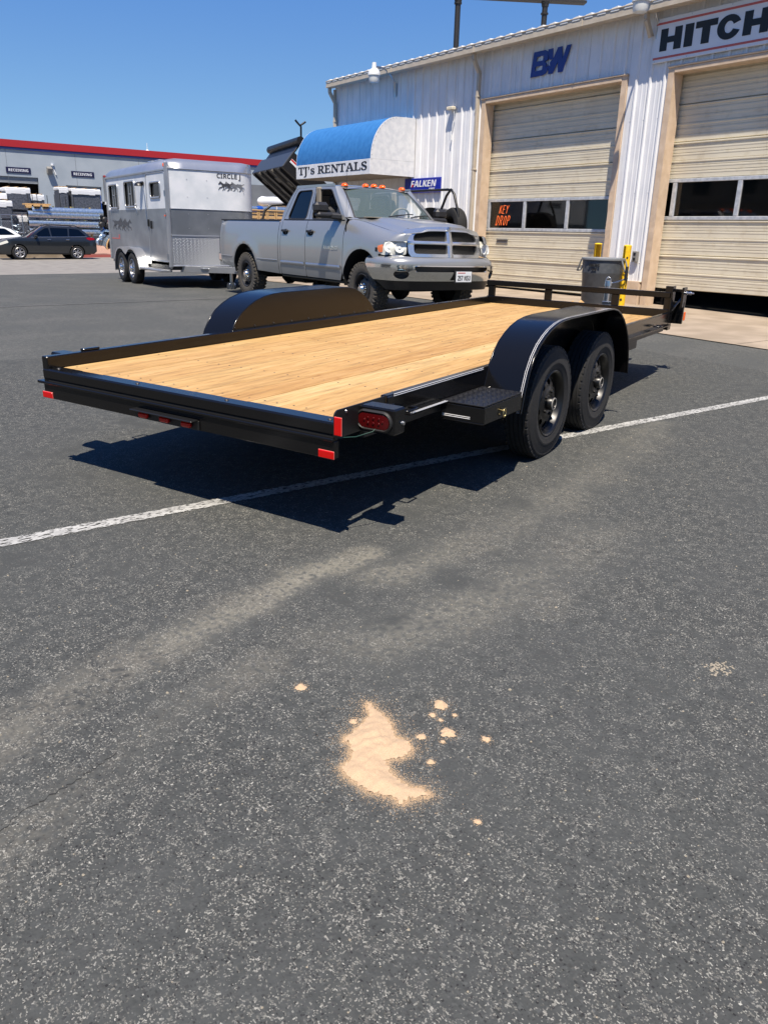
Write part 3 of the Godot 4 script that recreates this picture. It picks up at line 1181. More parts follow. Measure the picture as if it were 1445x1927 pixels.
			poly.append_array(PackedVector2Array(inner))
			extrude(ls, poly, xf2, 0.006)
		obj("letter", ls, M["sign_black"], sg)

	# orange hand-bent lettering inside the first window of the first door
	var key := S()
	var strokes := {
		"K": [[[0, 0], [0.0, 1]], [[0.62, 1], [0.02, 0.42]], [[0.2, 0.56], [0.6, 0]]],
		"E": [[[0.6, 1], [0, 1], [0, 0], [0.6, 0]], [[0, 0.52], [0.5, 0.52]]],
		"Y": [[[0, 1], [0.3, 0.5], [0.62, 1]], [[0.3, 0.5], [0.3, 0]]],
		"D": [[[0, 0], [0, 1], [0.35, 0.97], [0.6, 0.72], [0.6, 0.28], [0.35, 0.03], [0, 0]]],
		"R": [[[0, 0], [0, 1], [0.45, 0.98], [0.6, 0.8], [0.55, 0.58], [0.4, 0.5], [0, 0.48]], [[0.3, 0.48], [0.62, 0]]],
		"O": [[[0.3, 1], [0.06, 0.82], [0.0, 0.5], [0.06, 0.18], [0.3, 0], [0.55, 0.18], [0.62, 0.5], [0.55, 0.82], [0.3, 1]]],
		"P": [[[0, 0], [0, 1], [0.42, 0.98], [0.6, 0.78], [0.5, 0.54], [0, 0.48]]]}
	var words := [["KEY", -14.40, 1.965, 0.105, 0.165], ["DROP", -14.49, 1.71, 0.118, 0.20]]
	for w in words:
		var x: float = w[1]
		for ch_ in w[0]:
			for st in strokes[ch_]:
				var pts := []
				for q in st:
					pts.append(Vector3(x + q[0] * w[3] * 0.85 + q[1] * 0.05, w[2] + q[1] * w[4], -13.478))
				for i in pts.size() - 1:
					tube(key, [pts[i], pts[i + 1]], 0.0085, 6)
			x += w[3]
	tag(obj("neon_words", key, M["neon"]), "orange KEY DROP lettering in the left pane of the first garage door", "sign")

	# lamps
	for k in 2:
		var at := Vector3(-17.86, 4.93, -12.3) if k == 0 else Vector3(-10.05, 5.06, -12.3)
		var lamp := thing("yard_lamp", "white jar-shaped yard lamp on a bent arm above the blue awning" if k == 0 else "white yard lamp on a bent arm beside the left end of the HITCH sign", "lamp", at, 0.0, "yard lamps along the eaves")
		s = S()
		lathe(s, [Vector2(0, 0.43), Vector2(0.05, 0.43), Vector2(0.06, 0.30), Vector2(0.115, 0.275), Vector2(0.15, 0.2), Vector2(0.15, 0.15), Vector2(0.135, 0.15), Vector2(0.1, 0.2), Vector2(0, 0.22)], Transform3D(), 20)
		obj("housing", s, M["lamp_white"], lamp)
		s = S()
		lathe(s, [Vector2(0.128, 0.155), Vector2(0.128, 0.05), Vector2(0.11, 0.0), Vector2(0.0, 0.0)], Transform3D(), 20)
		obj("globe", s, M["lamp_globe"], lamp)
		s = S()
		var wall := Vector3(-0.3, -0.02, -0.87) if k == 0 else Vector3(-0.26, -0.14, -0.87)
		tube(s, [Vector3(0, 0.33, 0), Vector3(-0.06, 0.36, -0.12), Vector3(-0.18, 0.38, -0.42), Vector3(-0.28, 0.30, -0.68), wall + Vector3(0, 0.12, 0.02), wall + Vector3(0, -0.1, 0.02)], 0.022, 8)
		cbox(s, wall + Vector3(0, -0.02, 0), Vector3(0.07, 0.3, 0.04), 0.005)
		obj("arm", s, M["zinc"], lamp)
	s = S()
	var lamp2 := thing("security_lamp", "small cream flood lamp with a dangling cord on the ribbed wall", "lamp", Vector3(-15.86, 4.2, WZ + 0.03))
	cbox(s, Vector3(0, 0.05, 0.06), Vector3(0.22, 0.07, 0.12), 0.012)
	obj("housing", s, M["door_cream"], lamp2)
	s = S()
	tube(s, [Vector3(0.08, 0.05, 0.05), Vector3(0.1, -0.1, 0.03), Vector3(0.06, -0.35, 0.03), Vector3(0.02, -0.5, 0.03)], 0.008, 6)
	cyl(s, Vector3(0.02, -0.5, 0.03), Vector3(0.015, -0.62, 0.03), 0.02, 0.022, 8)
	obj("cord", s, M["lamp_white"], lamp2)

	# blue sign under the awning's right end
	var fs := thing("tyre_sign", "blue FALKEN TIRES sign on the ribbed wall right of the awning", "sign", Vector3(-16.88, 2.45, WZ + 0.05))
	s = S()
	cbox(s, Vector3(0, 0.17, 0.0), Vector3(1.42, 0.345, 0.05), 0.008)
	obj("board", s, M["falken_blue"], fs)
	text(fs, "wordmark", "FALKEN", "Droid Sans", 700, Transform3D(Basis(Vector3(1, 0, 0), Vector3(0.22, 1, 0), Vector3(0, 0, 1)), Vector3(0.06, 0.215, 0.025)), 0.98, 0.15, 0.006, M["sign_white"])
	text(fs, "small_word", "TIRES", "Droid Sans", 700, Transform3D(Basis(Vector3(1, 0, 0), Vector3(0.2, 1, 0), Vector3(0, 0, 1)), Vector3(0.40, 0.075, 0.025)), 0.22, 0.066, 0.006, M["sign_white"])
	s = S()
	extrude(s, P([-0.42, 0.14, -0.36, 0.14, -0.33, 0.2, -0.39, 0.2]), Transform3D(Basis(), Vector3(0.0, 0.0, 0.026)), 0.007)
	obj("red_mark", s, M["red_reflector"], fs)


func build_canopy() -> void:
	var c := thing("awning", "rounded awning with blue canvas top, white ends and a TJ's RENTALS fascia", "awning", Vector3(-19.09, 2.83, WZ + 0.03))
	# section (distance from the wall, height): fascia, then the curve up to the wall
	var sec := []
	for k in 15:
		var t := PI * 0.5 * k / 14.0
		sec.append(Vector2(1.33 - 0.80 * (1.0 - cos(t)) * 1.0, 0.345 + 0.98 * sin(t)))
	sec.append(Vector2(0.0, 1.34))
	var half := 1.80
	var s := S()
	var a := []
	var b := []
	for q in sec:
		a.append(Vector3(half, q.y, q.x))
		b.append(Vector3(-half, q.y, q.x))
	strip(s, a, b)
	var a2 := []
	var b2 := []
	for q in sec:
		a2.append(Vector3(half - 0.01, q.y - 0.012, q.x - 0.012))
		b2.append(Vector3(-half + 0.01, q.y - 0.012, q.x - 0.012))
	strip(s, b2, a2)
	obj("canvas", s, M["canvas_blue"], c)
	for sg in [-1.0, 1.0]:
		s = S()
		var poly := PackedVector2Array([Vector2(0, 0.35), Vector2(1.33, 0.345)])
		for q in sec:
			poly.append(Vector2(q.x, q.y))
		extrude(s, poly, Transform3D(Basis(Vector3(0, 0, 1), Vector3(0, 1, 0), Vector3(-1, 0, 0)), Vector3(sg * half + (0.012 if sg > 0 else 0.0), 0, 0)), 0.012)
		obj("upper_end", s, M["canopy_white"], c)
		s = S()
		extrude(s, P([0, 0, 1.33, 0, 1.33, 0.342, 0, 0.347]), Transform3D(Basis(Vector3(0, 0, 1), Vector3(0, 1, 0), Vector3(-1, 0, 0)), Vector3(sg * half + (0.014 if sg > 0 else 0.0), 0, 0)), 0.014)
		obj("lower_end", s, M["canopy_white"], c)
		s = S()
		for k in range(0, 14, 1):
			var q: Vector2 = sec[k]
			cyl(s, Vector3(sg * half + sg * 0.012, q.y - 0.02, q.x - 0.025), Vector3(sg * half + sg * 0.018, q.y - 0.02, q.x - 0.025), 0.01, 0.008, 6)
		obj("rivet", s, M["zinc"], c)
	s = S()
	cbox(s, Vector3(0, 0.171, 1.325), Vector3(half * 2, 0.342, 0.03), 0.004)
	obj("fascia", s, M["canopy_white"], c)
	s = S()
	box(s, Vector3(0, 0.01, 0.66), Vector3(half * 2 - 0.04, 0.02, 1.29))
	obj("soffit", s, M["interior_pale"], c)
	text(c, "lettering", "TJ's RENTALS", "Droid Serif", 700, Transform3D(Basis(), Vector3(-0.0, 0.165, 1.34)), 3.35, 0.255, 0.006, M["sign_black"])


func build_roof_sign() -> void:
	var t := thing("roof_sign", "grey billboard on two dark posts rising behind the workshop roof", "billboard", Vector3(-21.22, 0, -17.62), 1.0367)
	for x in [0.0, 2.66]:
		var s := S()
		cyl(s, Vector3(x, 0.3, 0), Vector3(x, 8.6, 0), 0.085, 0.085, 14)
		cyl(s, Vector3(x, 8.02 if x == 0.0 else 7.86, 0), Vector3(x, 8.06 if x == 0.0 else 7.90, 0), 0.115, 0.115, 14)
		cyl(s, Vector3(x, 8.06, 0), Vector3(x, 8.2, 0), 0.1, 0.13, 14)
		obj("post", s, M["pole_dark"], t)
	var s2 := S()
	cbox(s2, Vector3(1.35, 8.22, 0), Vector3(5.1, 0.07, 0.30), 0.01)
	obj("bottom_rail", s2, M["pole_dark"], t)
	s2 = S()
	cbox(s2, Vector3(1.35, 9.28, 0), Vector3(5.0, 2.04, 0.25), 0.01)
	obj("board", s2, M["sign_grey"], t)


func build_across() -> void:
	# the beige block across the lot behind the photographer, which the door panes mirror
	var b := thing("beige_block", "beige commercial block with small dark windows across the lot", "building", Vector3(-20.0, -0.4, 26.0))
	var s := S()
	cbox(s, Vector3(0, 3.2, 0), Vector3(30, 6.4, 10), 0.05)
	cbox(s, Vector3(0, 6.45, 0), Vector3(30.3, 0.3, 10.3), 0.05)
	cbox(s, Vector3(0, 4.2, -5.02), Vector3(30.1, 0.12, 0.14), 0.02)
	obj("wall", s, M["beige_wall"], b)
	for k in 9:
		s = S()
		cbox(s, Vector3(-12.8 + 3.2 * k, 5.2, -5.0), Vector3(1.2, 1.0, 0.06), 0.01)
		obj("window", s, M["dark_window"], b)
		s = S()
		cbox(s, Vector3(-12.8 + 3.2 * k, 1.5, -5.0), Vector3(2.2, 2.2, 0.06), 0.01)
		obj("window", s, M["dark_window"], b)
	for k in 7:
		var t := thing("shade_tree", "leafy shade tree across the lot, %s along the row" % ["first", "second", "third", "fourth", "fifth", "sixth", "seventh"][k], "tree", Vector3(-8.0 + 5.0 * k + rng.randf() * 2.0, -0.3, 24.0 + rng.randf() * 6.0), 0.0, "trees across the lot")
		s = S()
		cyl(s, Vector3.ZERO, Vector3(0, 3.0, 0), 0.2, 0.12, 10)
		for q in 4:
			cyl(s, Vector3(0, 2.4, 0), Vector3(cos(q * 1.6) * 1.2, 4.4, sin(q * 1.6) * 1.2), 0.09, 0.03, 7)
		obj("trunk", s, M["bark"], t)
		s = S()
		for q in 1500:
			var d := Vector3(rng.randfn(), rng.randfn() * 0.8, rng.randfn()).normalized() * pow(rng.randf(), 0.4) * 2.2
			var p := Vector3(0, 4.4, 0) + d * Vector3(1, 0.75, 1)
			var u := Vector3(rng.randfn(), rng.randfn(), rng.randfn()).normalized() * 0.17
			var v := u.cross(Vector3(rng.randfn(), rng.randfn(), rng.randfn()).normalized())
			tri(s, p - u, p + v, p + u)
		obj("crown", s, M["leaf"], t)


func arc_pts(c: Vector2, r: float, a0: float, a1: float, n: int) -> Array:
	var o := []
	for k in n + 1:
		var t := deg_to_rad(lerpf(a0, a1, float(k) / n))
		o.append(c + Vector2(cos(t), sin(t)) * r)
	return o


# a road wheel whose axle lies along z; the outer face looks to +z. Local origin: hub centre
func trailer_wheel(parent: Node3D, at: Vector3, turn: Basis, seed_: int) -> void:
	var w := part("wheel", parent, at)
	w.basis = turn * Basis(Vector3.BACK, 0.4 * seed_) * Basis.from_scale(Vector3(1.08, 1.08, 0.87))
	var ax := Transform3D(Basis(Vector3.RIGHT, Vector3(0, 0, 1), Vector3(0, -1, 0)), Vector3.ZERO)   # y of the profile -> z
	var s := S()
	# tyre section: bead, sidewall with scuff rib and raised ring, shoulder, four grooves across the tread
	var prof := [Vector2(0.193, -0.085), Vector2(0.205, -0.1), Vector2(0.25, -0.11), Vector2(0.30, -0.105), Vector2(0.33, -0.092), Vector2(0.345, -0.078)]
	for g in [-0.052, -0.018, 0.018, 0.052]:
		prof.append_array([Vector2(0.347, g - 0.006), Vector2(0.339, g - 0.004), Vector2(0.339, g + 0.004), Vector2(0.347, g + 0.006)])
	prof.append_array([Vector2(0.345, 0.078), Vector2(0.338, 0.088), Vector2(0.326, 0.0945), Vector2(0.322, 0.100), Vector2(0.314, 0.1015), Vector2(0.312, 0.0995), Vector2(0.28, 0.108), Vector2(0.262, 0.111), Vector2(0.258, 0.1135), Vector2(0.246, 0.1135), Vector2(0.243, 0.1105), Vector2(0.222, 0.107), Vector2(0.207, 0.1), Vector2(0.2, 0.094), Vector2(0.193, 0.085)])
	lathe(s, prof, ax, 64)
	obj("tyre", s, M["tyre"], w)
	s = S()
	for k in 46:
		for side in [-1.0, 1.0]:
			var t := TAU * (k + (0.5 if side > 0 else 0.0)) / 46.0
			var rad := Vector3(cos(t), sin(t), 0)
			var tan_ := Vector3(-sin(t), cos(t), 0)
			# shoulder notches stand as thin raised lugs
			cbox(s, rad * 0.3385 + Vector3(0, 0, side * 0.0815), Vector3(0.017, 0.036, 0.02), 0.003, Basis(rad, tan_, Vector3(0, 0, 1)))
	obj("tread_lugs", s, M["tyre"], w)
	s = S()
	# rim: lip, drop, disc with a ring of round windows
	lathe(s, [Vector2(0.196, 0.088), Vector2(0.204, 0.099), Vector2(0.199, 0.104), Vector2(0.19, 0.098), Vector2(0.184, 0.086), Vector2(0.180, 0.066), Vector2(0.172, 0.045), Vector2(0.165, -0.08)], ax, 40)
	var rings := []
	for k in 10:
		var t := TAU * (k + 0.5) / 10.0
		rings.append(ellipse(Vector2(cos(t), sin(t)) * 0.136, 0.024, 0.024, 10))
	skin(s, ellipse(Vector2.ZERO, 0.171, 0.171, 40), rings, Vector2(0.014, 0.014), func(p: Vector2) -> Vector3:
		var r := p.length()
		var z := 0.046 + 0.022 * smoothstep(0.165, 0.115, r) + 0.012 * smoothstep(0.1, 0.08, r) - 0.012 * smoothstep(0.06, 0.045, r)
		return Vector3(p.x, p.y, z))
	obj("rim", s, M["rim_black"], w)
	s = S()
	lathe(s, [Vector2(0.062, 0.05), Vector2(0.058, 0.068), Vector2(0.041, 0.074), Vector2(0.041, 0.117), Vector2(0.036, 0.124), Vector2(0.030, 0.124), Vector2(0.028, 0.118), Vector2(0.0, 0.118)], ax, 22)
	obj("hub", s, M["rim_black"], w)
	s = S()
	lathe(s, [Vector2(0.0385, 0.120), Vector2(0.037, 0.1255), Vector2(0.0315, 0.1265), Vector2(0.0305, 0.122)], ax, 22)
	obj("hub_ring", s, M["sign_grey"], w)
	s = S()
	for k in 5:
		var t := TAU * k / 5.0
		var p := Vector3(cos(t), sin(t), 0) * 0.0715
		s = S()
		cyl(s, p + Vector3(0, 0, 0.055), p + Vector3(0, 0, 0.092), 0.0115, 0.0105, 6)
		cyl(s, p + Vector3(0, 0, 0.091), p + Vector3(0, 0, 0.098), 0.0075, 0.004, 6)
		obj("lug_nut", s, M["black_satin"], w)


func build_flatbed() -> void:
	var H := 0.636
	var W := 2.108
	var L := 5.92
	var t := thing("flatbed_trailer", "black tandem-axle flatbed trailer with a varnish-gold plank deck", "trailer", Vector3(-2.982, 0.0, -1.868))
	t.basis = Basis(Vector3.UP, 0.3789) * Basis(Vector3.RIGHT, 0.0111) * Basis(Vector3.BACK, -0.0111)
	# a: across (0 = right side, -W = left), b: forward from the rear edge, c: above the deck
	var V := func(a: float, b: float, c: float) -> Vector3: return Vector3(a, H + c, -b)
	var BP: Material = M["black_paint"]
	var s: SurfaceTool
	# ---- deck planks, each its own board
	var n := 11
	var x0 := -W + 0.062
	var x1 := -0.054
	var pw := (x1 - x0) / n
	for i in n:
		s = S()
		var gap := 0.0014 if rng.randf() < 0.6 else 0.0028
		var y := -0.02 + rng.randf_range(-0.0012, 0.0012)
		cbox(s, V.call(x0 + pw * (i + 0.5), (L + 0.03) * 0.5, y), Vector3(pw - gap * 2.0, 0.04, L - 0.15), 0.0022)
		var m: StandardMaterial3D = M["plank_%d" % [1, 0, 3, 0, 1, 3, 0, 2, 4, 3, 0][i]]
		if i > 4:
			var key := "plank_v%d" % i
			m = m.duplicate()
			m.uv1_offset = Vector3(0.37 * i, 0.2, 0.29 * i)
			M[key] = m
		obj("deck_plank", s, m, t)
	# screws in rows over each cross member
	s = S()
	for r in 10:
		for i in n:
			for e in [0.28, 0.72]:
				var p: Vector3 = V.call(x0 + pw * (i + e), 0.16 + r * 0.62 + rng.randf_range(-0.006, 0.006), 0.0)
				cyl(s, p, p + Vector3(0, 0.0015, 0), 0.0055, 0.0045, 6)
	obj("deck_screws", s, M["black_satin"], t)
	# ---- rear beam: capped channel, shadow gap, lip and lower plate
	s = S()
	cbox(s, V.call(-W * 0.5, 0.052, -0.030), Vector3(W, 0.06, 0.104), 0.008)
	obj("rear_beam", s, BP, t)
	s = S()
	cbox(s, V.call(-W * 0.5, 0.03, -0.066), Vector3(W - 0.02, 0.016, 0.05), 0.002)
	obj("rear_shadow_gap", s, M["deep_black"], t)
	s = S()
	cbox(s, V.call(-W * 0.5 - 0.02, 0.008, -0.079), Vector3(W + 0.04, 0.016, 0.045), 0.004)
	obj("rear_lip", s, BP, t)
	s = S()
	cbox(s, V.call(-W * 0.5, 0.02, -0.129), Vector3(W, 0.086, 0.04), 0.004)
	obj("rear_plate", s, BP, t)
	s = S()
	for a in [-2.02, -1.35, -0.70, -0.06]:
		cyl(s, V.call(a, 0.05, 0.0), V.call(a, 0.05, 0.005), 0.012, 0.009, 8)
		cyl(s, V.call(a + (0.3 if a < -0.1 else -0.3), -0.0, -0.079), V.call(a + (0.3 if a < -0.1 else -0.3), -0.004, -0.079), 0.007, 0.006, 6)
	obj("rear_bolt", s, M["rim_dark"], t)
	# reflectors
	for a in [-2.075, -0.043]:
		s = S()
		cbox(s, V.call(a, -0.004, -0.152), Vector3(0.088, 0.036, 0.008), 0.003)
		obj("reflector", s, M["red_reflector"], t)
		s = S()
		cbox(s, V.call(a, -0.002, -0.152), Vector3(0.091, 0.039, 0.005), 0.002)
		obj("reflector_rim", s, M["sign_red"], t)
	# identification lights on their bar
	s = S()
	bar(s, V.call(-1.31, -0.03, -0.118), V.call(-0.85, -0.03, -0.118), 0.052, 0.008)
	cbox(s, V.call(-1.08, -0.004, -0.145), Vector3(0.47, 0.05, 0.008), 0.002)
	obj("light_bar", s, M["black_satin"], t)
	for a in [-1.245, -1.085, -0.925]:
		s = S()
		cbox(s, V.call(a, -0.018, -0.146), Vector3(0.066, 0.03, 0.026), 0.008)
		obj("clearance_light", s, M["red_reflector"], t)
	# ---- side rails: left plain, right with rub flange
	s = S()
	cbox(s, V.call(-W + 0.025, L * 0.5, -0.012), Vector3(0.05, 0.165, L - 0.01), 0.005)
	cbox(s, V.call(-W - 0.012, L * 0.5, -0.09), Vector3(0.06, 0.014, L - 0.3), 0.003)
	obj("side_rail", s, BP, t)
	s = S()
	# right: web, top return, flange
	cbox(s, V.call(-0.022, 0.44 + (L - 0.46) * 0.5, -0.008), Vector3(0.04, 0.124, L - 0.46), 0.004)
	cbox(s, V.call(0.018, 0.60 + (L - 0.75) * 0.5, -0.064), Vector3(0.046, 0.010, L - 0.75), 0.002)
	obj("side_rail", s, BP, t)
	s = S()
	extrude(s, rounded(P([0.0, -0.075, 0.42, -0.075, 0.42, 0.056, 0.02, 0.056, 0.0, 0.04]), 0.012), Transform3D(Basis(Vector3(0, 0, -1), Vector3(0, 1, 0), Vector3(1, 0, 0)), Vector3(-0.006, H, 0.0)), 0.008)
	obj("corner_plate", s, M["black_satin"], t)
	s = S()
	cbox(s, V.call(0.008, 0.45, 0.0), Vector3(0.012, 0.1, 0.05), 0.003)
	obj("stake_tab", s, BP, t)
	for ln in [[0.5, 1.5, 0.053, 0.0006], [0.5, 1.5, 0.044, 0.0006], [0.62, 1.0, -0.0575, 0.042], [0.62, 1.0, -0.0575, 0.030]]:
		s = S()
		box(s, V.call(ln[3], (ln[0] + ln[1]) * 0.5, ln[2]), Vector3(0.003, 0.003, ln[1] - ln[0]))
		obj("pinstripe", s, M["white_line"], t)
	# vertical reflector and bolt on the corner plate
	s = S()
	cbox(s, V.call(0.022, -0.004, -0.012), Vector3(0.04, 0.084, 0.008), 0.003)
	obj("reflector", s, M["red_reflector"], t)
	s = S()
	cbox(s, V.call(0.022, -0.002, -0.012), Vector3(0.0435, 0.087, 0.005), 0.002)
	obj("reflector_rim", s, M["sign_red"], t)
	s = S()
	cyl(s, V.call(0.001, 0.09, 0.04), V.call(0.006, 0.09, 0.04), 0.009, 0.007, 8)
	obj("plate_bolt", s, M["zinc"], t)
	s = S()
	tube(s, [V.call(0.01, 0.02, -0.07), V.call(0.05, 0.1, -0.075), V.call(0.09, 0.18, -0.06), V.call(0.1, 0.22, -0.03)], 0.0028, 6)
	obj("wire", s, M["green_wire"], t)
	# ---- tail lights, one box each side
	for sd in [0.085, -W - 0.085]:
		s = S()
		cbox(s, V.call(sd, 0.25, -0.01), Vector3(0.215, 0.125, 0.10), 0.008)
		cbox(s, V.call(sd - signf(sd + 1.0) * 0.06, 0.36, -0.02), Vector3(0.06, 0.09, 0.13), 0.004)
		obj("tail_light_box", s, M["black_paint"], t)
		var ov := PackedVector2Array()
		var ov2 := PackedVector2Array()
		var ov3 := PackedVector2Array()
		for k in 28:
			var an := TAU * k / 28.0
			var e := Vector2(signf(cos(an)) * 0.05 + cos(an) * 0.042, sin(an) * 0.042)
			ov.append(e)
			ov2.append(Vector2(signf(cos(an)) * 0.05 + cos(an) * 0.050, sin(an) * 0.050))
			ov3.append(Vector2(signf(cos(an)) * 0.05 + cos(an) * 0.0365, sin(an) * 0.0365))
		var rear := Transform3D(Basis(Vector3(1, 0, 0), Vector3(0, 1, 0), Vector3(0, 0, 1)), V.call(sd, 0.2, -0.012))
		s = S()
		s.set_smooth_group(-1)
		for k in 28:
			var k1 := (k + 1) % 28
			quad(s, rear * Vector3(ov2[k].x, ov2[k].y, 0), rear * Vector3(ov2[k1].x, ov2[k1].y, 0), rear * Vector3(ov2[k1].x, ov2[k1].y, 0.008), rear * Vector3(ov2[k].x, ov2[k].y, 0.008))
			quad(s, rear * Vector3(ov2[k].x, ov2[k].y, 0.008), rear * Vector3(ov2[k1].x, ov2[k1].y, 0.008), rear * Vector3(ov[k1].x, ov[k1].y, 0.014), rear * Vector3(ov[k].x, ov[k].y, 0.014))
			quad(s, rear * Vector3(ov[k].x, ov[k].y, 0.014), rear * Vector3(ov[k1].x, ov[k1].y, 0.014), rear * Vector3(ov3[k1].x, ov3[k1].y, 0.005), rear * Vector3(ov3[k].x, ov3[k].y, 0.005))
		obj("bezel", s, M["pole_dark"], t)
		s = S()
		skin(s, ov3, [], Vector2(0.008, 0.008), func(p: Vector2) -> Vector3: return rear * Vector3(p.x, p.y, 0.011 + 0.0022 * sin(p.x * 420.0) * sin(p.y * 420.0) - 1.6 * p.y * p.y))
		obj("lens", s, M["dark_red"], t)
		s = S()
		for q in [[-0.05, 0], [-0.03, 0.012], [-0.03, -0.012], [0.0, 0.012], [0.0, -0.012], [0.03, 0.012], [0.03, -0.012], [0.05, 0]]:
			lathe(s, [Vector2(0.0065, 0.0), Vector2(0.005, 0.004), Vector2(0.0, 0.0055)], Transform3D(rear.basis * Basis(Vector3.RIGHT, PI / 2), rear * Vector3(q[0], q[1], 0.0105)), 10)
		obj("lens_dot", s, M["dark_red"], t)
		s = S()
		cyl(s, V.call(sd + signf(sd + 1.0) * 0.107, 0.27, -0.02), V.call(sd + signf(sd + 1.0) * 0.119, 0.27, -0.02), 0.012, 0.010, 6)
		obj("box_nut", s, M["zinc"], t)
	# ---- fenders
	var top := []
	top.append_array([Vector2(1.50, -0.175), Vector2(1.522, -0.06)])
	var prof := [Vector2(1.50, -0.19), Vector2(1.535, -0.06), Vector2(1.577, 0.047), Vector2(1.632, 0.128), Vector2(1.70, 0.19), Vector2(1.78, 0.235), Vector2(1.86, 0.268), Vector2(1.96, 0.294), Vector2(2.06, 0.307), Vector2(2.18, 0.312), Vector2(2.95, 0.311), Vector2(3.06, 0.308), Vector2(3.17, 0.29), Vector2(3.26, 0.257), Vector2(3.35, 0.208), Vector2(3.43, 0.146), Vector2(3.50, 0.07), Vector2(3.555, -0.02), Vector2(3.595, -0.12), Vector2(3.62, -0.235)]
	for side in 2:
		var ai := -0.004 if side == 0 else -W + 0.004
		var ao := 0.262 if side == 0 else -W - 0.262
		var f := part("fender", t)
		s = S()
		var pin := []
		var pout := []
		var pin2 := []
		var pout2 := []
		for q in prof:
			pin.append(V.call(ai, q.x, q.y))
			pout.append(V.call(ao, q.x, q.y))
		for i in prof.size():
			var d: Vector2 = (prof[mini(i + 1, prof.size() - 1)] - prof[maxi(i - 1, 0)]).normalized()
			var q: Vector2 = prof[i] + Vector2(d.y, -d.x) * 0.004
			pin2.append(V.call(ai, q.x, q.y))
			pout2.append(V.call(ao, q.x, q.y))
		if side == 0:
			strip(s, pin, pout)
			strip(s, pout2, pin2)
		else:
			strip(s, pout, pin)
			strip(s, pin2, pout2)
		obj("fender_top", s, BP, f)
		# rolled outer edge and its twin white stripes
		s = S()
		tube(s, pout2, 0.007, 8)
		tube(s, pin2, 0.006, 8)
		obj("rolled_edge", s, BP, f)
		var sg := 1.0 if side == 0 else -1.0
		for off in ([0.011, 0.022] if side == 0 else []):
			s = S()
			var la := []
			var lb := []
			for i in prof.size():
				var d: Vector2 = (prof[mini(i + 1, prof.size() - 1)] - prof[maxi(i - 1, 0)]).normalized()
				var q: Vector2 = prof[i] + Vector2(-d.y, d.x) * 0.0016
				la.append(V.call(ao - sg * off, q.x, q.y))
				lb.append(V.call(ao - sg * (off + 0.0026), q.x, q.y))
			strip(s, lb, la)
			obj("pinstripe", s, M["white_line"], f)
		# inner plate from rail to arch
		s = S()
		var poly := PackedVector2Array()
		for q in prof:
			if q.y > -0.07:
				poly.append(q + Vector2(0, -0.005))
		extrude(s, poly, Transform3D(Basis(Vector3(0, 0, -1), Vector3(0, 1, 0), Vector3(1, 0, 0)), Vector3(ai - (0.006 if side == 0 else 0.0), H, 0)), 0.006)
		obj("inner_plate", s, BP, f)
		s = S()
		for k in 9:
			cyl(s, V.call(ai - sg * 0.006, 1.62 + 0.22 * k, 0.085), V.call(ai - sg * 0.012, 1.62 + 0.22 * k, 0.085), 0.008, 0.006, 6)
		obj("weld_bolt", s, M["black_satin"], f)
	# step and ramp pocket before the right fender, and its twin on the left
	for side in 2:
		var sg := 1.0 if side == 0 else -1.0
		var a0 := 0.0 if side == 0 else -W
		s = S()
		cbox(s, V.call(a0 + sg * 0.135, 1.24, -0.060), Vector3(0.262, 0.008, 0.50), 0.002)
		obj("step_plate", s, M["black_tread"], t)
		s = S()
		for i in 16:
			for j in 9:
				var q: Vector3 = V.call(a0 + sg * (0.018 + 0.029 * j + (0.0145 if i % 2 else 0.0)), 1.01 + 0.0305 * i, -0.0552)
				cbox(s, q, Vector3(0.022, 0.003, 0.007), 0.0015, Basis(Vector3.UP, 0.78 if (i + j) % 2 else -0.78))
		obj("tread_lugs", s, M["black_tread"], t)
		s = S()
		cbox(s, V.call(a0 + sg * 0.135, 0.996, -0.112), Vector3(0.262, 0.085, 0.01), 0.003)
		cbox(s, V.call(a0 + sg * 0.262, 1.24, -0.112), Vector3(0.012, 0.092, 0.49), 0.003)
		cbox(s, V.call(a0 + sg * 0.135, 1.24, -0.158), Vector3(0.262, 0.008, 0.50), 0.002)
		obj("ramp_pocket", s, BP, t)
		s = S()
		for dx in [0.0, 0.009]:
			box(s, V.call(a0 + sg * (0.10), 0.9895, -0.128 - dx), Vector3(0.17, 0.0028, 0.003))
		obj("pinstripe", s, M["white_line"], t)
		s = S()
		cyl(s, V.call(a0 + sg * 0.268, 1.22, -0.118), V.call(a0 + sg * 0.285, 1.22, -0.118), 0.008, 0.008, 10)
		var ring := []
		for k in 17:
			ring.append(V.call(a0 + sg * 0.284, 1.22 + sin(TAU * k / 16.0) * 0.018, -0.128 + cos(TAU * k / 16.0) * 0.024))
		tube(s, ring, 0.003, 6)
		obj("lock_pin", s, M["brass_ring"], t)
	# small tie-down loops under the rails, which show in the shadow
	s = S()
	for side in 2:
		var a0 := 0.012 if side == 0 else -W - 0.012
		var sg := 1.0 if side == 0 else -1.0
		for b in [0.52, 5.2]:
			tube(s, [V.call(a0, b, -0.03), V.call(a0 + sg * 0.055, b, -0.03), V.call(a0 + sg * 0.06, b + 0.005, -0.03), V.call(a0 + sg * 0.06, b + 0.10, -0.03), V.call(a0 + sg * 0.055, b + 0.105, -0.03), V.call(a0, b + 0.105, -0.03)], 0.007, 6)
	obj("tie_loop", s, BP, t)
	s = S()
	cbox(s, V.call(-W + 0.02, 0.33, 0.078), Vector3(0.035, 0.014, 0.12), 0.004)
	obj("rail_cap", s, BP, t)
	# ---- frame underneath
	s = S()
	for a in [-1.62, -0.48]:
		cbox(s, V.call(a, 3.3, -0.145), Vector3(0.06, 0.12, 6.3), 0.004)
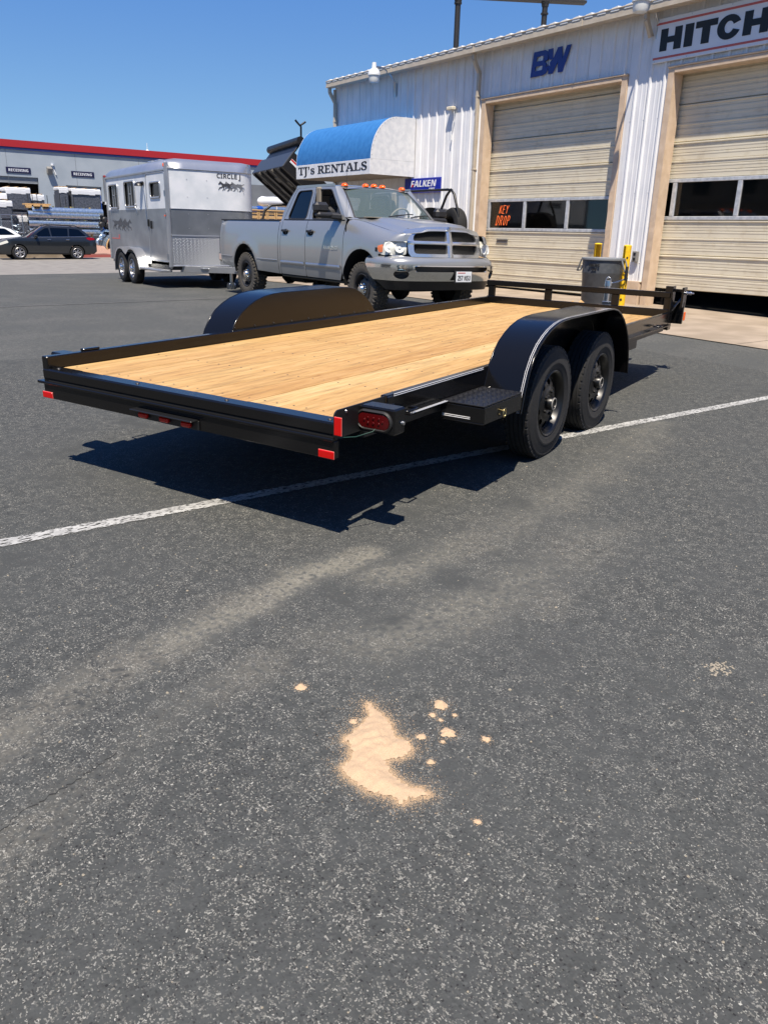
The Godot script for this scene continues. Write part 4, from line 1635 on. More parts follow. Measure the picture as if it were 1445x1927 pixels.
	cbox(s, V.call(-0.04, 4.5, -0.145), Vector3(0.035, 0.11, 0.66), 0.004)
	for k in 10:
		cbox(s, V.call(-W * 0.5, 0.16 + 0.62 * k, -0.075), Vector3(W - 0.12, 0.065, 0.045), 0.004)
	cbox(s, V.call(-0.018, L * 0.5, -0.096), Vector3(0.028, 0.05, L - 0.5), 0.004)
	obj("frame", s, M["black_satin"], t)
	s = S()
	for b in [2.15, 3.11]:
		bar(s, V.call(-W - 0.02, b, -0.245), V.call(0.02, b, -0.245), 0.06, 0.06)
		for a in [-1.95, -0.16]:
			bar(s, V.call(a, b - 0.34, -0.19), V.call(a, b, -0.255), 0.045, 0.03)
			bar(s, V.call(a, b, -0.255), V.call(a, b + 0.34, -0.19), 0.045, 0.03)
	obj("axle", s, M["black_satin"], t)
	# ---- front end: lower rail, top rail, posts
	s = S()
	cbox(s, V.call(-W * 0.5, L - 0.025, 0.03), Vector3(W, 0.095, 0.05), 0.005)
	obj("front_rail", s, BP, t)
	s = S()
	cbox(s, V.call(-W * 0.5 - 0.02, L - 0.02, 0.222), Vector3(W - 0.02, 0.058, 0.058), 0.005)
	obj("top_rail", s, BP, t)
	for a in [-W + 0.05, -1.365, -0.605]:
		s = S()
		cbox(s, V.call(a, L - 0.02, 0.135), Vector3(0.075, 0.116, 0.045), 0.004)
		obj("post", s, BP, t)
	s = S()
	cbox(s, V.call(-0.055, L - 0.015, 0.09), Vector3(0.07, 0.44, 0.05), 0.004)
	cbox(s, V.call(-0.005, L - 0.05, 0.095), Vector3(0.014, 0.44, 0.12), 0.003)
	obj("end_post", s, BP, t)
	s = S()
	cbox(s, V.call(0.075, L + 0.08, 0.20), Vector3(0.022, 0.20, 0.14), 0.004)
	cbox(s, V.call(0.03, L + 0.08, 0.265), Vector3(0.10, 0.03, 0.03), 0.004)
	cbox(s, V.call(0.035, L + 0.10, 0.04), Vector3(0.11, 0.22, 0.04), 0.004)
	bar(s, V.call(-0.01, L - 0.02, 0.06), V.call(0.075, L + 0.09, 0.22), 0.03, 0.012)
	obj("ramp_bracket", s, BP, t)
	s = S()
	cyl(s, V.call(0.05, L + 0.08, 0.245), V.call(0.17, L + 0.08, 0.245), 0.008, 0.008, 8)
	for a in [0.09, 0.125]:
		cyl(s, V.call(a, L + 0.08, 0.245), V.call(a + 0.02, L + 0.08, 0.245), 0.018, 0.018, 6)
	obj("hitch_bolt", s, M["zinc"], t)
	s = S()
	cbox(s, V.call(0.105, L + 0.1, 0.01), Vector3(0.012, 0.085, 0.05), 0.004)
	obj("side_marker", s, M["amber"], t)
	s = S()
	for a in [-1.9, -1.2, -0.5]:
		cyl(s, V.call(a, L - 0.052, 0.04), V.call(a, L - 0.058, 0.04), 0.009, 0.007, 6)
	obj("rail_bolt", s, M["black_satin"], t)
	# ---- drawbar, coupler and jack
	s = S()
	var nose: Vector3 = V.call(-W * 0.5, L + 1.28, -0.17)
	bar(s, V.call(-1.75, L - 0.1, -0.17), nose, 0.055, 0.1)
	bar(s, V.call(-0.36, L - 0.1, -0.17), nose, 0.055, 0.1)
	cbox(s, nose + Vector3(0, 0.02, -0.08), Vector3(0.12, 0.09, 0.26), 0.012)
	obj("drawbar", s, BP, t)
	s = S()
	var j := Vector3(-1.05, 0, -(L + 1.07))
	cyl(s, j + Vector3(0, H - 0.42, 0), j + Vector3(0, H + 0.215, 0), 0.033, 0.033, 14)
	cyl(s, j + Vector3(0, H + 0.20, 0), j + Vector3(0, H + 0.26, 0), 0.041, 0.036, 14)
	cbox(s, j + Vector3(0, H + 0.165, 0), Vector3(0.12, 0.02, 0.05), 0.004)
	cbox(s, j + Vector3(0.03, H - 0.06, 0.03), Vector3(0.13, 0.16, 0.02), 0.004)
	var loop := []
	for k in 11:
		var an := PI * k / 10.0
		loop.append(j + Vector3(cos(an) * 0.03, H + 0.255 + sin(an) * 0.045, 0))
	tube(s, loop, 0.006, 6)
	cyl(s, j + Vector3(0, 0.05, 0), j + Vector3(0, H - 0.42, 0), 0.024, 0.024, 12)
	cbox(s, j + Vector3(0, 0.055, 0), Vector3(0.14, 0.012, 0.14), 0.003)
	tube(s, [j + Vector3(0.03, H + 0.23, 0), j + Vector3(0.1, H + 0.245, 0.0), j + Vector3(0.19, H + 0.285, -0.02)], 0.008, 6)
	obj("jack", s, M["zinc"], t)
	s = S()
	cyl(s, j + Vector3(0.2, H + 0.27, -0.02), j + Vector3(0.2, H + 0.43, -0.02), 0.02, 0.018, 12)
	obj("jack_handle", s, M["black_plastic"], t)
	# ---- wheels
	var k := 0
	for b in [2.15, 3.11]:
		trailer_wheel(t, V.call(0.115, b, -0.245), Basis(Vector3.UP, PI / 2), k)
		trailer_wheel(t, V.call(-W - 0.115, b, -0.232), Basis(Vector3.UP, -PI / 2), k + 3)
		k += 1


# ---------------------------------------------------------------- vehicles: local x forward, y up, z to the right side
func lut(t: Array, x: float) -> float:          # smooth table of [x, value]
	if x <= t[0][0]:
		return t[0][1]
	for i in t.size() - 1:
		if x < t[i + 1][0]:
			var p0: Array = t[maxi(i - 1, 0)]
			var p1: Array = t[i]
			var p2: Array = t[i + 1]
			var p3: Array = t[mini(i + 2, t.size() - 1)]
			var h: float = p2[0] - p1[0]
			var u: float = (x - p1[0]) / h
			var m1: float = (p2[1] - p0[1]) / maxf(p2[0] - p0[0], 1e-4) * h
			var m2: float = (p3[1] - p1[1]) / maxf(p3[0] - p1[0], 1e-4) * h
			var u2 := u * u
			var u3 := u2 * u
			return (2 * u3 - 3 * u2 + 1) * p1[1] + (u3 - 2 * u2 + u) * m1 + (-2 * u3 + 3 * u2) * p2[1] + (u3 - u2) * m2
	return t[-1][1]


func arch(cx: float, cy: float, r: float, y0: float, fwd: bool, n := 16) -> Array:   # wheel opening between its two feet at height y0
	var a := asin(clampf((y0 - cy) / r, -1.0, 1.0))
	var o := []
	for k in n + 1:
		var t := lerpf(PI - a, a, float(k) / n)
		o.append(Vector2(cx + cos(t) * r, cy + sin(t) * r))
	if not fwd:
		o.reverse()
	return o


func vehicle_wheel(parent: Node3D, at: Vector3, sgn: float, r: float, rim_r: float, wd: float, style: String, turn := 0.0) -> void:
	var w := part("wheel", parent, at)
	w.basis = Basis(Vector3.UP, (0.0 if sgn > 0 else PI) + turn)
	var ax := Transform3D(Basis(Vector3.RIGHT, Vector3(0, 0, 1), Vector3(0, -1, 0)), Vector3.ZERO)
	var h := wd * 0.5
	var s := S()
	var prof := [Vector2(rim_r, -h * 0.8), Vector2(rim_r + 0.02, -h * 0.95), Vector2(lerpf(rim_r, r, 0.5), -h * 1.04), Vector2(r - 0.03, -h * 0.98), Vector2(r - 0.006, -h * 0.8), Vector2(r, -h * 0.5), Vector2(r, h * 0.5), Vector2(r - 0.006, h * 0.8), Vector2(r - 0.03, h * 0.98), Vector2(r - 0.055, h * 1.0), Vector2(r - 0.058, h * 1.03), Vector2(lerpf(rim_r, r, 0.5), h * 1.05), Vector2(rim_r + 0.03, h * 1.0), Vector2(rim_r + 0.02, h * 0.96), Vector2(rim_r, h * 0.8)]
	lathe(s, prof, ax, 48)
	obj("tyre", s, M["tyre_dusty"] if style == "truck" else M["tyre"], w)
	if style == "truck":
		s = S()
		var n := 36
		for k in n:
			for row in [[-0.86, 0.30, 0.5], [-0.45, 0.34, 0.0], [0.0, 0.36, 0.5], [0.45, 0.34, 0.0], [0.86, 0.30, 0.5]]:
				var t: float = TAU * (k + row[2] + 0.12 * sin(k * 2.1 + row[0] * 5.0)) / n
				var rad := Vector3(cos(t), sin(t), 0)
				var tan_ := Vector3(-sin(t), cos(t), 0)
				var rr := r + 0.003 - (0.008 if absf(row[0]) > 0.8 else 0.0)
				var yaw := 0.25 * signf(row[0])
				cbox(s, rad * rr + Vector3(0, 0, row[0] * h), Vector3(0.016, TAU * r / n * 0.62, row[1] * h), 0.004, Basis(rad, tan_, Vector3(0, 0, 1)) * Basis(Vector3.RIGHT, yaw))
			var t2 := TAU * (k + 0.5) / n
			var rad2 := Vector3(cos(t2), sin(t2), 0)
			cbox(s, rad2 * (r - 0.032) + Vector3(0, 0, h * 0.985), Vector3(0.05, TAU * r / n * 0.5, 0.014), 0.004, Basis(rad2, Vector3(-sin(t2), cos(t2), 0), Vector3(0, 0, 1)))
		obj("tread", s, M["tyre_dusty"], w)
	s = S()
	var dz := h * 0.55
	lathe(s, [Vector2(rim_r - 0.002, h * 0.84), Vector2(rim_r + 0.008, h * 0.96), Vector2(rim_r + 0.002, h * 1.0), Vector2(rim_r - 0.012, h * 0.92), Vector2(rim_r - 0.02, h * 0.4), Vector2(rim_r - 0.03, -h * 0.7)], ax, 36)
	obj("rim", s, M["rim_dark"] if style == "truck" else M["rim_silver"], w)
	s = S()
	cyl(s, Vector3(0, 0, -h * 0.3), Vector3(0, 0, -h * 0.25), rim_r - 0.01, rim_r - 0.01, 24)
	obj("brake", s, M["deep_black"], w)
	s = S()
	if style == "truck" or style == "steel":
		var ho := []
		for k in 8:
			var t := TAU * (k + 0.5) / 8.0
			ho.append(ellipse(Vector2(cos(t), sin(t)) * rim_r * 0.73, 0.026, 0.026, 10))
		skin(s, ellipse(Vector2.ZERO, rim_r - 0.012, rim_r - 0.012, 36), ho, Vector2(0.02, 0.02), func(p: Vector2) -> Vector3: return Vector3(p.x, p.y, dz * 0.55 + 0.04 * smoothstep(rim_r, rim_r * 0.6, p.length())))
		obj("wheel_disc", s, M["rim_dark"] if style == "truck" else M["rim_silver"], w)
		s = S()
		lathe(s, [Vector2(0.098, dz * 0.55 + 0.03), Vector2(0.092, dz * 0.55 + 0.062), Vector2(0.066, dz * 0.55 + 0.072), Vector2(0.058, dz * 0.55 + 0.11), Vector2(0.045, dz * 0.55 + 0.122), Vector2(0.0, dz * 0.55 + 0.124)], ax, 24)
		for k in 8:
			var t := TAU * k / 8.0
			var p := Vector3(cos(t) * 0.079, sin(t) * 0.079, dz * 0.55 + 0.055)
			cyl(s, p, p + Vector3(0, 0, 0.04), 0.015, 0.012, 6)
		obj("hub", s, M["chrome"], w)
	else:
		for k in 5:
			var t := TAU * k / 5.0
			for e in [-0.14, 0.14]:
				var q := Vector3(cos(t + e * 1.6), sin(t + e * 1.6), 0)
				bar(s, Vector3(cos(t + e), sin(t + e), 0) * 0.05 + Vector3(0, 0, dz), q * (rim_r - 0.01) + Vector3(0, 0, dz * 0.9), 0.04, 0.025, Vector3(0, 0, 1), 0.005)
		cyl(s, Vector3(0, 0, dz * 0.5), Vector3(0, 0, dz + 0.02), 0.06, 0.05, 16)
		obj("spokes", s, M["rim_silver"], w)


const TRUCK_W := [[0.40, 0.925], [0.50, 0.95], [0.62, 0.972], [0.70, 0.98], [0.95, 0.99], [1.10, 0.985], [1.22, 0.968], [1.32, 0.945], [1.39, 0.92], [1.42, 0.90], [1.60, 0.855], [1.80, 0.805], [1.93, 0.765]]


func truck_w(x: float, y: float) -> float:
	var w := lut(TRUCK_W, y)
	w -= 0.035 * smoothstep(0.2, 0.95, x) + 0.03 * smoothstep(-4.9, -5.3, x)
	# flared wheel openings
	for cx in [0.0, -4.077]:
		var d := Vector2(x - cx, y - 0.46).length()
		w += 0.022 * exp(-pow((d - 0.56) / 0.09, 2.0)) * smoothstep(1.25, 0.9, y)
	return w


# rows of the fender and hood section: fraction along the row -> (z, y) at the windscreen and at the nose
func truck_wrap(u: float, fwd := 0.0) -> Array:   # plan of the nose: u is arc length from the middle; returns [point (x, z), outward normal]
	var pts := [Vector2(0.99 + fwd, 0.0), Vector2(0.985 + fwd, 0.25), Vector2(0.965 + fwd, 0.5), Vector2(0.92 + fwd, 0.72), Vector2(0.845 + fwd, 0.87), Vector2(0.74, 0.955), Vector2(0.60, 0.985), Vector2(0.36, 0.992), Vector2(0.1, 0.992)]
	var a := absf(u)
	var sg := 1.0 if u >= 0 else -1.0
	var acc := 0.0
	for i in pts.size() - 1:
		var l: float = pts[i].distance_to(pts[i + 1])
		if a <= acc + l or i == pts.size() - 2:
			var t := (a - acc) / l
			var p0: Vector2 = pts[maxi(i - 1, 0)] if i > 0 else Vector2(pts[1].x, -pts[1].y)
			var p: Vector2 = pts[i].cubic_interpolate(pts[i + 1], p0, pts[mini(i + 2, pts.size() - 1)], t)
			var p2: Vector2 = pts[i].cubic_interpolate(pts[i + 1], p0, pts[mini(i + 2, pts.size() - 1)], t + 0.02)
			var d: Vector2 = (p2 - p).normalized()
			var n := Vector2(d.y, -d.x)
			return [Vector2(p.x, p.y * sg), Vector2(n.x, n.y * sg)]
		acc += l
	return [pts[-1], Vector2(0, sg)]


func hood_edge(x: float) -> float:               # half width of the hood, a hair inside the fenders
	var sh := smoothstep(-0.6, 0.9, x)
	var z := truck_w(x, 1.08) - lerpf(0.16, 0.215, sh) - 0.007
	return minf(z, lut([[-1.0, 1.0], [0.3, 0.9], [0.62, 0.768], [0.75, 0.745], [0.84, 0.715], [0.90, 0.67]], x))


func build_pickup() -> void:
	var at := Vector3(-10.675, gy(-10.7, -8.1), -8.154)
	var t := thing("pickup_truck", "silver four-door long-bed pickup with five amber roof lights, parked facing right", "pickup", at)
	var y2 := gy(-14.75, -8.1)
	t.rotation = Vector3(-0.009, deg_to_rad(-0.34), atan2(at.y - y2, 4.077))
	var SP: Material = M["silver_paint"]
	var s: SurfaceTool
	var fr: Array
	for sgn in [1.0, -1.0]:
		var side := func(p: Vector2) -> Vector3: return Vector3(p.x, p.y, sgn * truck_w(p.x, p.y))
		var fl: bool = sgn < 0
		# bed side
		var poly := PackedVector2Array([Vector2(-5.27, 0.62), Vector2(-5.2, 0.55), Vector2(-4.60, 0.50)])
		poly.append_array(PackedVector2Array(arch(-4.09, 0.46, 0.505, 0.50, true)))
		poly.append_array(P([-2.735, 0.485, -2.735, 1.375, -2.76, 1.392, -5.23, 1.392, -5.27, 1.36]))
		s = S()
		skin(s, poly, [], Vector2(0.075, 0.05), side, fl)
		obj("bed_side", s, SP, t)
		# rear door and front door with their windows
		var win1 := rounded(P([-2.50, 1.425, -1.865, 1.425, -1.815, 1.885, -2.30, 1.875]), 0.07)
		var win2 := rounded(P([-1.665, 1.425, -0.70, 1.425, -1.22, 1.885, -1.69, 1.89]), 0.07)
		s = S()
		skin(s, rounded(P([-2.64, 0.49, -1.745, 0.49, -1.755, 1.40, -1.745, 1.93, -2.36, 1.915, -2.62, 1.44]), 0.03), [win1], Vector2(0.06, 0.05), side, fl)
		obj("rear_door", s, SP, t)
		s = S()
		skin(s, rounded(P([-1.735, 0.49, -0.62, 0.49, -0.545, 0.60, -0.545, 1.41, -0.64, 1.455, -1.14, 1.93, -1.733, 1.93, -1.743, 1.40]), 0.03), [win2], Vector2(0.06, 0.05), side, fl)
		obj("front_door", s, SP, t)
		# cab corner behind the rear door and pillar skin
		s = S()
		skin(s, P([-2.722, 0.485, -2.65, 0.485, -2.63, 1.44, -2.37, 1.922, -1.14, 1.938, -1.16, 1.975, -2.40, 1.968, -2.722, 1.52]), [], Vector2(0.05, 0.05), side, fl)
		obj("cab_corner", s, SP, t)
		# fender, from door to lamp; its shoulder rolls over towards the hood
		poly = PackedVector2Array([Vector2(-0.535, 0.62), Vector2(-0.50, 0.52)])
		poly.append_array(PackedVector2Array(arch(0.0, 0.46, 0.535, 0.52, true)))
		poly.append_array(P([0.52, 0.80, 0.45, 0.935, 0.545, 0.955, 0.575, 1.145, 0.84, 1.165, 0.865, 1.5, -0.535, 1.5]))
		var fender := func(p: Vector2) -> Vector3:
			var sh := smoothstep(-0.6, 0.9, p.x)
			var v := p.y
			var y := v
			var z := minf(truck_w(p.x, minf(v, 1.08)), lut([[0.45, 1.0], [0.58, 0.985], [0.68, 0.955], [0.75, 0.905], [0.80, 0.835], [0.84, 0.755], [0.87, 0.69], [0.90, 0.62]], p.x))
			var roll := 1.0 - 0.85 * smoothstep(0.62, 0.84, p.x)
			if v > 1.08:
				# v 1.08..1.5 runs over the shoulder
				var q := (v - 1.08) / 0.42
				y = lerpf(1.08, lerpf(1.43, 1.235, sh), 1.0 - pow(1.0 - q, 1.7))
				z -= lerpf(0.16, 0.215, sh) * pow(q, 1.5) * roll
			return Vector3(p.x, y, sgn * z)
		s = S()
		skin(s, poly, [], Vector2(0.05, 0.035), fender, fl)
		obj("front_fender", s, SP, t)
		# wheel wells
		for q in [[0.0, 0.535], [-4.09, 0.505]]:
			s = S()
			var a := []
			var b := []
			for p in arch(q[0], 0.46, q[1] + 0.004, 0.42, true):
				a.append(Vector3(p.x, p.y, sgn * (truck_w(p.x, p.y) - 0.004)))
				b.append(Vector3(p.x, p.y, sgn * 0.55))
			strip(s, a, b)
			obj("wheel_well", s, M["deep_black"], t)
		# glass
		s = S()
		skin(s, win1, [], Vector2(0.15, 0.1), func(p: Vector2) -> Vector3: return Vector3(p.x, p.y, sgn * (truck_w(p.x, p.y) - 0.012)), fl)
		obj("rear_window", s, M["dark_window"], t)
		for q in [[win1, 0.0], [win2, 0.0]]:
			s = S()
			var ring := []
			for p in q[0]:
				ring.append(Vector3(p.x, p.y, sgn * (truck_w(p.x, p.y) - 0.002)))
			ring.append(ring[0])
			tube(s, ring, 0.011, 6)
			obj("window_seal", s, M["black_plastic"], t)
		s = S()
		skin(s, P([-0.93, 1.43, -0.705, 1.43, -0.90, 1.62]), [], Vector2(0.1, 0.1), func(p: Vector2) -> Vector3: return Vector3(p.x, p.y, sgn * (truck_w(p.x, p.y) + 0.004)), fl)
		obj("mirror_sail", s, M["black_plastic"], t)
		# belt moulding, black strip at the foot of the windows
		s = S()
		var ra := []
		for k in 12:
			var x := lerpf(-2.6, -0.60, k / 11.0)
			ra.append(Vector3(x, 1.408, sgn * (truck_w(x, 1.408) + 0.003)))
		tube(s, ra, 0.011, 6)
		obj("belt_strip", s, M["black_plastic"], t)
		# body-side moulding with bright faces
		for q in [[-2.62, -1.76], [-1.72, -0.58]]:
			s = S()
			var a := P([q[0], 0.655, q[1] - 0.03, 0.655, q[1], 0.69, q[1] - 0.05, 0.722, q[0], 0.722])
			skin(s, a, [], Vector2(0.1, 0.02), func(p: Vector2) -> Vector3: return Vector3(p.x, p.y, sgn * (truck_w(p.x, p.y) + 0.018 - 12.0 * pow(p.y - 0.69, 2.0))), fl)
			obj("side_moulding", s, M["rim_silver"], t)
		s = S()
		for q in [[-3.56, -2.76], [-5.22, -4.62]]:
			ra = []
			for k in 8:
				var x := lerpf(q[0], q[1], k / 7.0)
				ra.append(Vector3(x, 0.715, sgn * (truck_w(x, 0.715) + 0.002)))
			tube(s, ra, 0.009, 6)
		obj("crease", s, SP, t)
		# handles in their cups
		for hx in [-2.46, -1.585]:
			s = S()
			skin(s, ellipse(Vector2(hx, 1.205), 0.10, 0.05, 16), [], Vector2(0.03, 0.03), func(p: Vector2) -> Vector3: return Vector3(p.x, p.y, sgn * (truck_w(p.x, p.y) + 0.002)), fl)
			obj("handle_cup", s, M["deep_black"], t)
			s = S()
			var z: float = sgn * (truck_w(hx, 1.22) + 0.02)
			cbox(s, Vector3(hx, 1.225, z), Vector3(0.215, 0.042, 0.04), 0.014)
			obj("door_handle", s, M["black_plastic"], t)
			s = S()
			cyl(s, Vector3(hx + 0.02, 1.175, z - sgn * 0.018), Vector3(hx + 0.02, 1.175, z - sgn * 0.012), 0.016, 0.014, 12)
			obj("lock", s, M["chrome"], t)
		# tow mirror: upper glass head on a long arm
		s = S()
		var mz: float = sgn * 1.0
		cbox(s, Vector3(-0.83, 1.475, sgn * 1.10), Vector3(0.16, 0.09, 0.42), 0.035)
		bar(s, Vector3(-0.74, 1.455, sgn * 0.90), Vector3(-0.80, 1.465, sgn * 1.06), 0.16, 0.085, Vector3.UP, 0.02)
		obj("mirror_arm", s, M["black_plastic"], t)
		s = S()
		cbox(s, Vector3(-0.86, 1.585, sgn * 1.21), Vector3(0.16, 0.165, 0.25), 0.045)
		obj("mirror_head", s, M["black_plastic"], t)
		# rocker and fender badge
		s = S()
		cbox(s, Vector3(-1.63, 0.465, sgn * 0.86), Vector3(2.15, 0.05, 0.12), 0.02)
		obj("rocker", s, M["black_satin"], t)
		var bx := Transform3D(Basis() if sgn > 0 else Basis(Vector3.UP, PI), Vector3(-0.90, 0.985, sgn * 0.9905))
		text(t, "badge", "RAM 2500", "Droid Sans", 700, bx, 0.42, 0.055, 0.008, M["chrome"])
		s = S()
		cbox(s, Vector3(0.40, 1.0, sgn * (truck_w(0.40, 1.0) + 0.003)), Vector3(0.055, 0.06, 0.008), 0.003)
		obj("engine_badge", s, M["ink"], t)
		s = S()
		cbox(s, Vector3(-0.50, 1.27, sgn * 0.958), Vector3(0.022, 0.07, 0.012), 0.004)
		obj("antenna_base", s, M["black_plastic"], t)
		# headlamp
		var lamp_u0 := 0.745
		var lamp := func(p: Vector2) -> Vector3:
			var fr2 := truck_wrap(p.x, -0.085)
			var v: float = (p.y - 1.04)
			return Vector3(fr2[0].x - 0.02 - 0.30 * maxf(v, 0.0) - 0.8 * v * v, p.y, sgn * (fr2[0].y - 0.012 - 0.25 * maxf(v, 0.0)))
		var lp := rounded(P([0.742, 0.94, 0.86, 0.945, 0.93, 0.925, 1.02, 0.945, 1.10, 0.925, 1.22, 0.94, 1.30, 0.95, 1.285, 1.145, 0.745, 1.165]), 0.03)
		s = S()
		skin(s, lp, [], Vector2(0.03, 0.03), lamp, fl)
		obj("headlight", s, M["lamp_lens"], t)
		s = S()
		skin(s, rounded(P([1.16, 0.965, 1.292, 0.965, 1.28, 1.13, 1.15, 1.135]), 0.025), [], Vector2(0.03, 0.03), func(p: Vector2) -> Vector3: return lamp.call(p) + Vector3(0.004, 0, sgn * 0.005), fl)
		obj("turn_signal", s, M["amber_dull"], t)
		for q in [0.845, 1.03]:
			s = S()
			var c: Vector3 = lamp.call(Vector2(q, 1.04))
			var c2: Vector3 = lamp.call(Vector2(q + 0.02, 1.04))
			var nrm := Vector3(0.9, 0.18, sgn * 0.35).normalized()
			lathe(s, [Vector2(0.074, 0.0), Vector2(0.078, 0.010), Vector2(0.070, 0.012), Vector2(0.05, 0.002), Vector2(0.022, 0.0), Vector2(0.02, 0.012), Vector2(0.0, 0.014)], Transform3D(frame_of(nrm), c - nrm * 0.001), 22)
			obj("lamp_bowl", s, M["lamp_bowl"], t)
		vehicle_wheel(t, Vector3(0, 0.40, sgn * 0.845), sgn, 0.40, 0.225, 0.255, "truck", 0.0)
		vehicle_wheel(t, Vector3(-4.077, 0.40, sgn * 0.845), sgn, 0.40, 0.225, 0.255, "truck", 0.0)

	# ---- hood
	var hood := func(p: Vector2) -> Vector3:          # p.x = x, p.y = z
		var q := clampf((p.x + 0.42) / 1.32, 0.0, 1.0)
		var ze := hood_edge(p.x)
		var zc := absf(p.y) / ze * 0.76
		var mid := lerpf(1.485, 1.385, pow(q, 1.4))
		mid -= 0.10 * smoothstep(0.90, 1.0, q)
		var edge := lerpf(1.432, 1.238, smoothstep(0.0, 1.0, (p.x + 0.6) / 1.5))
		var f := smoothstep(0.40, 0.56, zc) * 0.40 + 0.60 * pow(zc / 0.76, 2.6)
		return Vector3(p.x - 0.10 * pow(zc / 0.76, 2.0) * smoothstep(0.55, 1.0, q), lerpf(mid, edge, clampf(f, 0.0, 1.0)), p.y)
	s = S()
	var hp := PackedVector2Array()
	for k in 12:
		var x := lerpf(-0.57, 0.885, k / 11.0)
		hp.append(Vector2(x, -hood_edge(x)))
	for k in 12:
		var x := lerpf(0.885, -0.57, k / 11.0)
		hp.append(Vector2(x, hood_edge(x)))
	for k in range(1, 10):
		var u := lerpf(1.0, -1.0, k / 10.0)
		hp.append(Vector2(-0.43 - 0.14 * u * u, u * hood_edge(-0.57)))
	skin(s, hp, [], Vector2(0.05, 0.04), hood, true)
	obj("hood", s, SP, t)
	s = S()
	box(s, Vector3(-0.03, 0.98, 0), Vector3(1.6, 0.40, 1.35))
	obj("engine_bay", s, M["deep_black"], t)
	# cowl and wipers
	var ws := func(p: Vector2) -> Vector3:            # windscreen: p.x across -1..1, p.y up 0..1
		var zb := 0.80
		var zt := 0.655
		var z: float = p.x * lerpf(zb, zt, p.y)
		var bow := 0.16 * pow(absf(p.x), 2.2) * (1.0 - 0.45 * p.y)
		return Vector3(lerpf(-0.36, -1.02, p.y) - bow - 0.02 * sin(p.y * PI) * -1.0, lerpf(1.455, 1.925, p.y) + 0.02 * (1.0 - p.x * p.x) * p.y - 0.01 * p.x * p.x, z)
	s = S()
	var ca := []
	var cb := []
	for k in 17:
		var u := lerpf(-1.0, 1.0, k / 16.0)
		ca.append(ws.call(Vector2(u * 0.99, 0.02)) + Vector3(0.0, 0.0, 0))
		var hz: float = u * 0.78
		cb.append(Vector3(-0.41 - 0.14 * u * u, lerpf(1.478, 1.425, pow(absf(u), 2.2)), hz))
	strip(s, ca, cb)
	obj("cowl", s, M["black_plastic"], t)
	s = S()
	skin(s, rounded(P([-0.965, 0.03, 0.965, 0.03, 0.95, 0.965, -0.95, 0.965]), 0.05), [], Vector2(0.08, 0.1), ws, true)
	obj("windscreen", s, M["clear_glass"], t)
	s = S()
	skin(s, P([-1.0, 0.0, 1.0, 0.0, 1.0, 1.0, -1.0, 1.0]), [rounded(P([-0.95, 0.045, 0.95, 0.045, 0.93, 0.945, -0.93, 0.945]), 0.06)], Vector2(0.05, 0.06), func(p: Vector2) -> Vector3: return ws.call(p) + Vector3(-0.006, -0.004, 0), true)
	obj("windscreen_seal", s, M["black_plastic"], t)
	for sgn in [1.0, -1.0]:
		s = S()
		var a := []
		var b := []
		for k in 9:
			var v := k / 8.0
			a.append(ws.call(Vector2(sgn * 0.995, v)) + Vector3(0, 0.002, 0))
			var dx := lerpf(-0.64, -1.14, v)
			var dy := lerpf(1.455, 1.93, v)
			b.append(Vector3(dx, dy, sgn * (truck_w(dx, dy) + 0.002)))
		var mid := []
		for k in 9:
			mid.append((a[k] + b[k]) * 0.5 + Vector3(0.02, 0.012, sgn * 0.012))
		if sgn > 0:
			strip(s, mid, a)
			strip(s, b, mid)
		else:
			strip(s, a, mid)
			strip(s, mid, b)
		obj("pillar", s, SP, t)
		s = S()
		var c := []
		var d := []
		for k in 6:
			var v := k / 5.0
			c.append(Vector3(lerpf(-0.64, -0.53, v), lerpf(1.456, 1.425, v), sgn * lerpf(0.89, 0.80, v * 0.2)))
			d.append(Vector3(lerpf(-0.50, -0.40, v), lerpf(1.452, 1.432, v), sgn * 0.765))
		strip(s, c, d)
		obj("fender_cap", s, SP, t)
	s = S()
	for q in [[0.30, -0.35], [-0.25, -0.85]]:
		var p0: Vector3 = ws.call(Vector2(q[0], 0.03)) + Vector3(0.03, 0.02, 0)
		var p1: Vector3 = ws.call(Vector2(q[1] + 0.1, 0.13)) + Vector3(0.025, 0.02, 0)
		tube(s, [p0, p1], 0.009, 6)
		var p2: Vector3 = ws.call(Vector2(q[1] + 0.45, 0.085)) + Vector3(0.02, 0.015, 0)
		var p3: Vector3 = ws.call(Vector2(q[1] - 0.05, 0.15)) + Vector3(0.02, 0.015, 0)
		tube(s, [p2, p1, p3], 0.008, 6)
	obj("wiper", s, M["black_plastic"], t)
	# roof
	s = S()
	skin(s, rounded(P([-2.42, -0.765, -1.02, -0.655, -0.99, 0.0, -1.02, 0.655, -2.42, 0.765]), 0.05), [], Vector2(0.08, 0.06), func(p: Vector2) -> Vector3:
		var e: float = absf(p.y) / 0.77
		var xx := clampf((p.x + 2.42) / 1.42, 0.0, 1.0)
		return Vector3(p.x, 2.005 - 0.048 * pow(e, 3.0) - 0.06 * pow(1.0 - xx, 5.0) - 0.075 * pow(xx, 6.0) - 0.012, p.y), true)
	obj("roof", s, SP, t)
	for k in 5:
		var z: float = [0.58, 0.17, 0.0, -0.17, -0.58][k]
		s = S()
		for st in 1:
			lathe(s, [Vector2(0.058, 0.0), Vector2(0.056, 0.018), Vector2(0.044, 0.036), Vector2(0.024, 0.046), Vector2(0.0, 0.048)], Transform3D(Basis(Vector3(1.25, 0, 0), Vector3.UP, Vector3(0, 0, 0.85)), Vector3(-1.16, 1.962 - 0.03 * absf(z), z)), 16)
		obj("roof_light", s, M["amber"], t)
	# rear of cab, bed box, tailgate
	s = S()
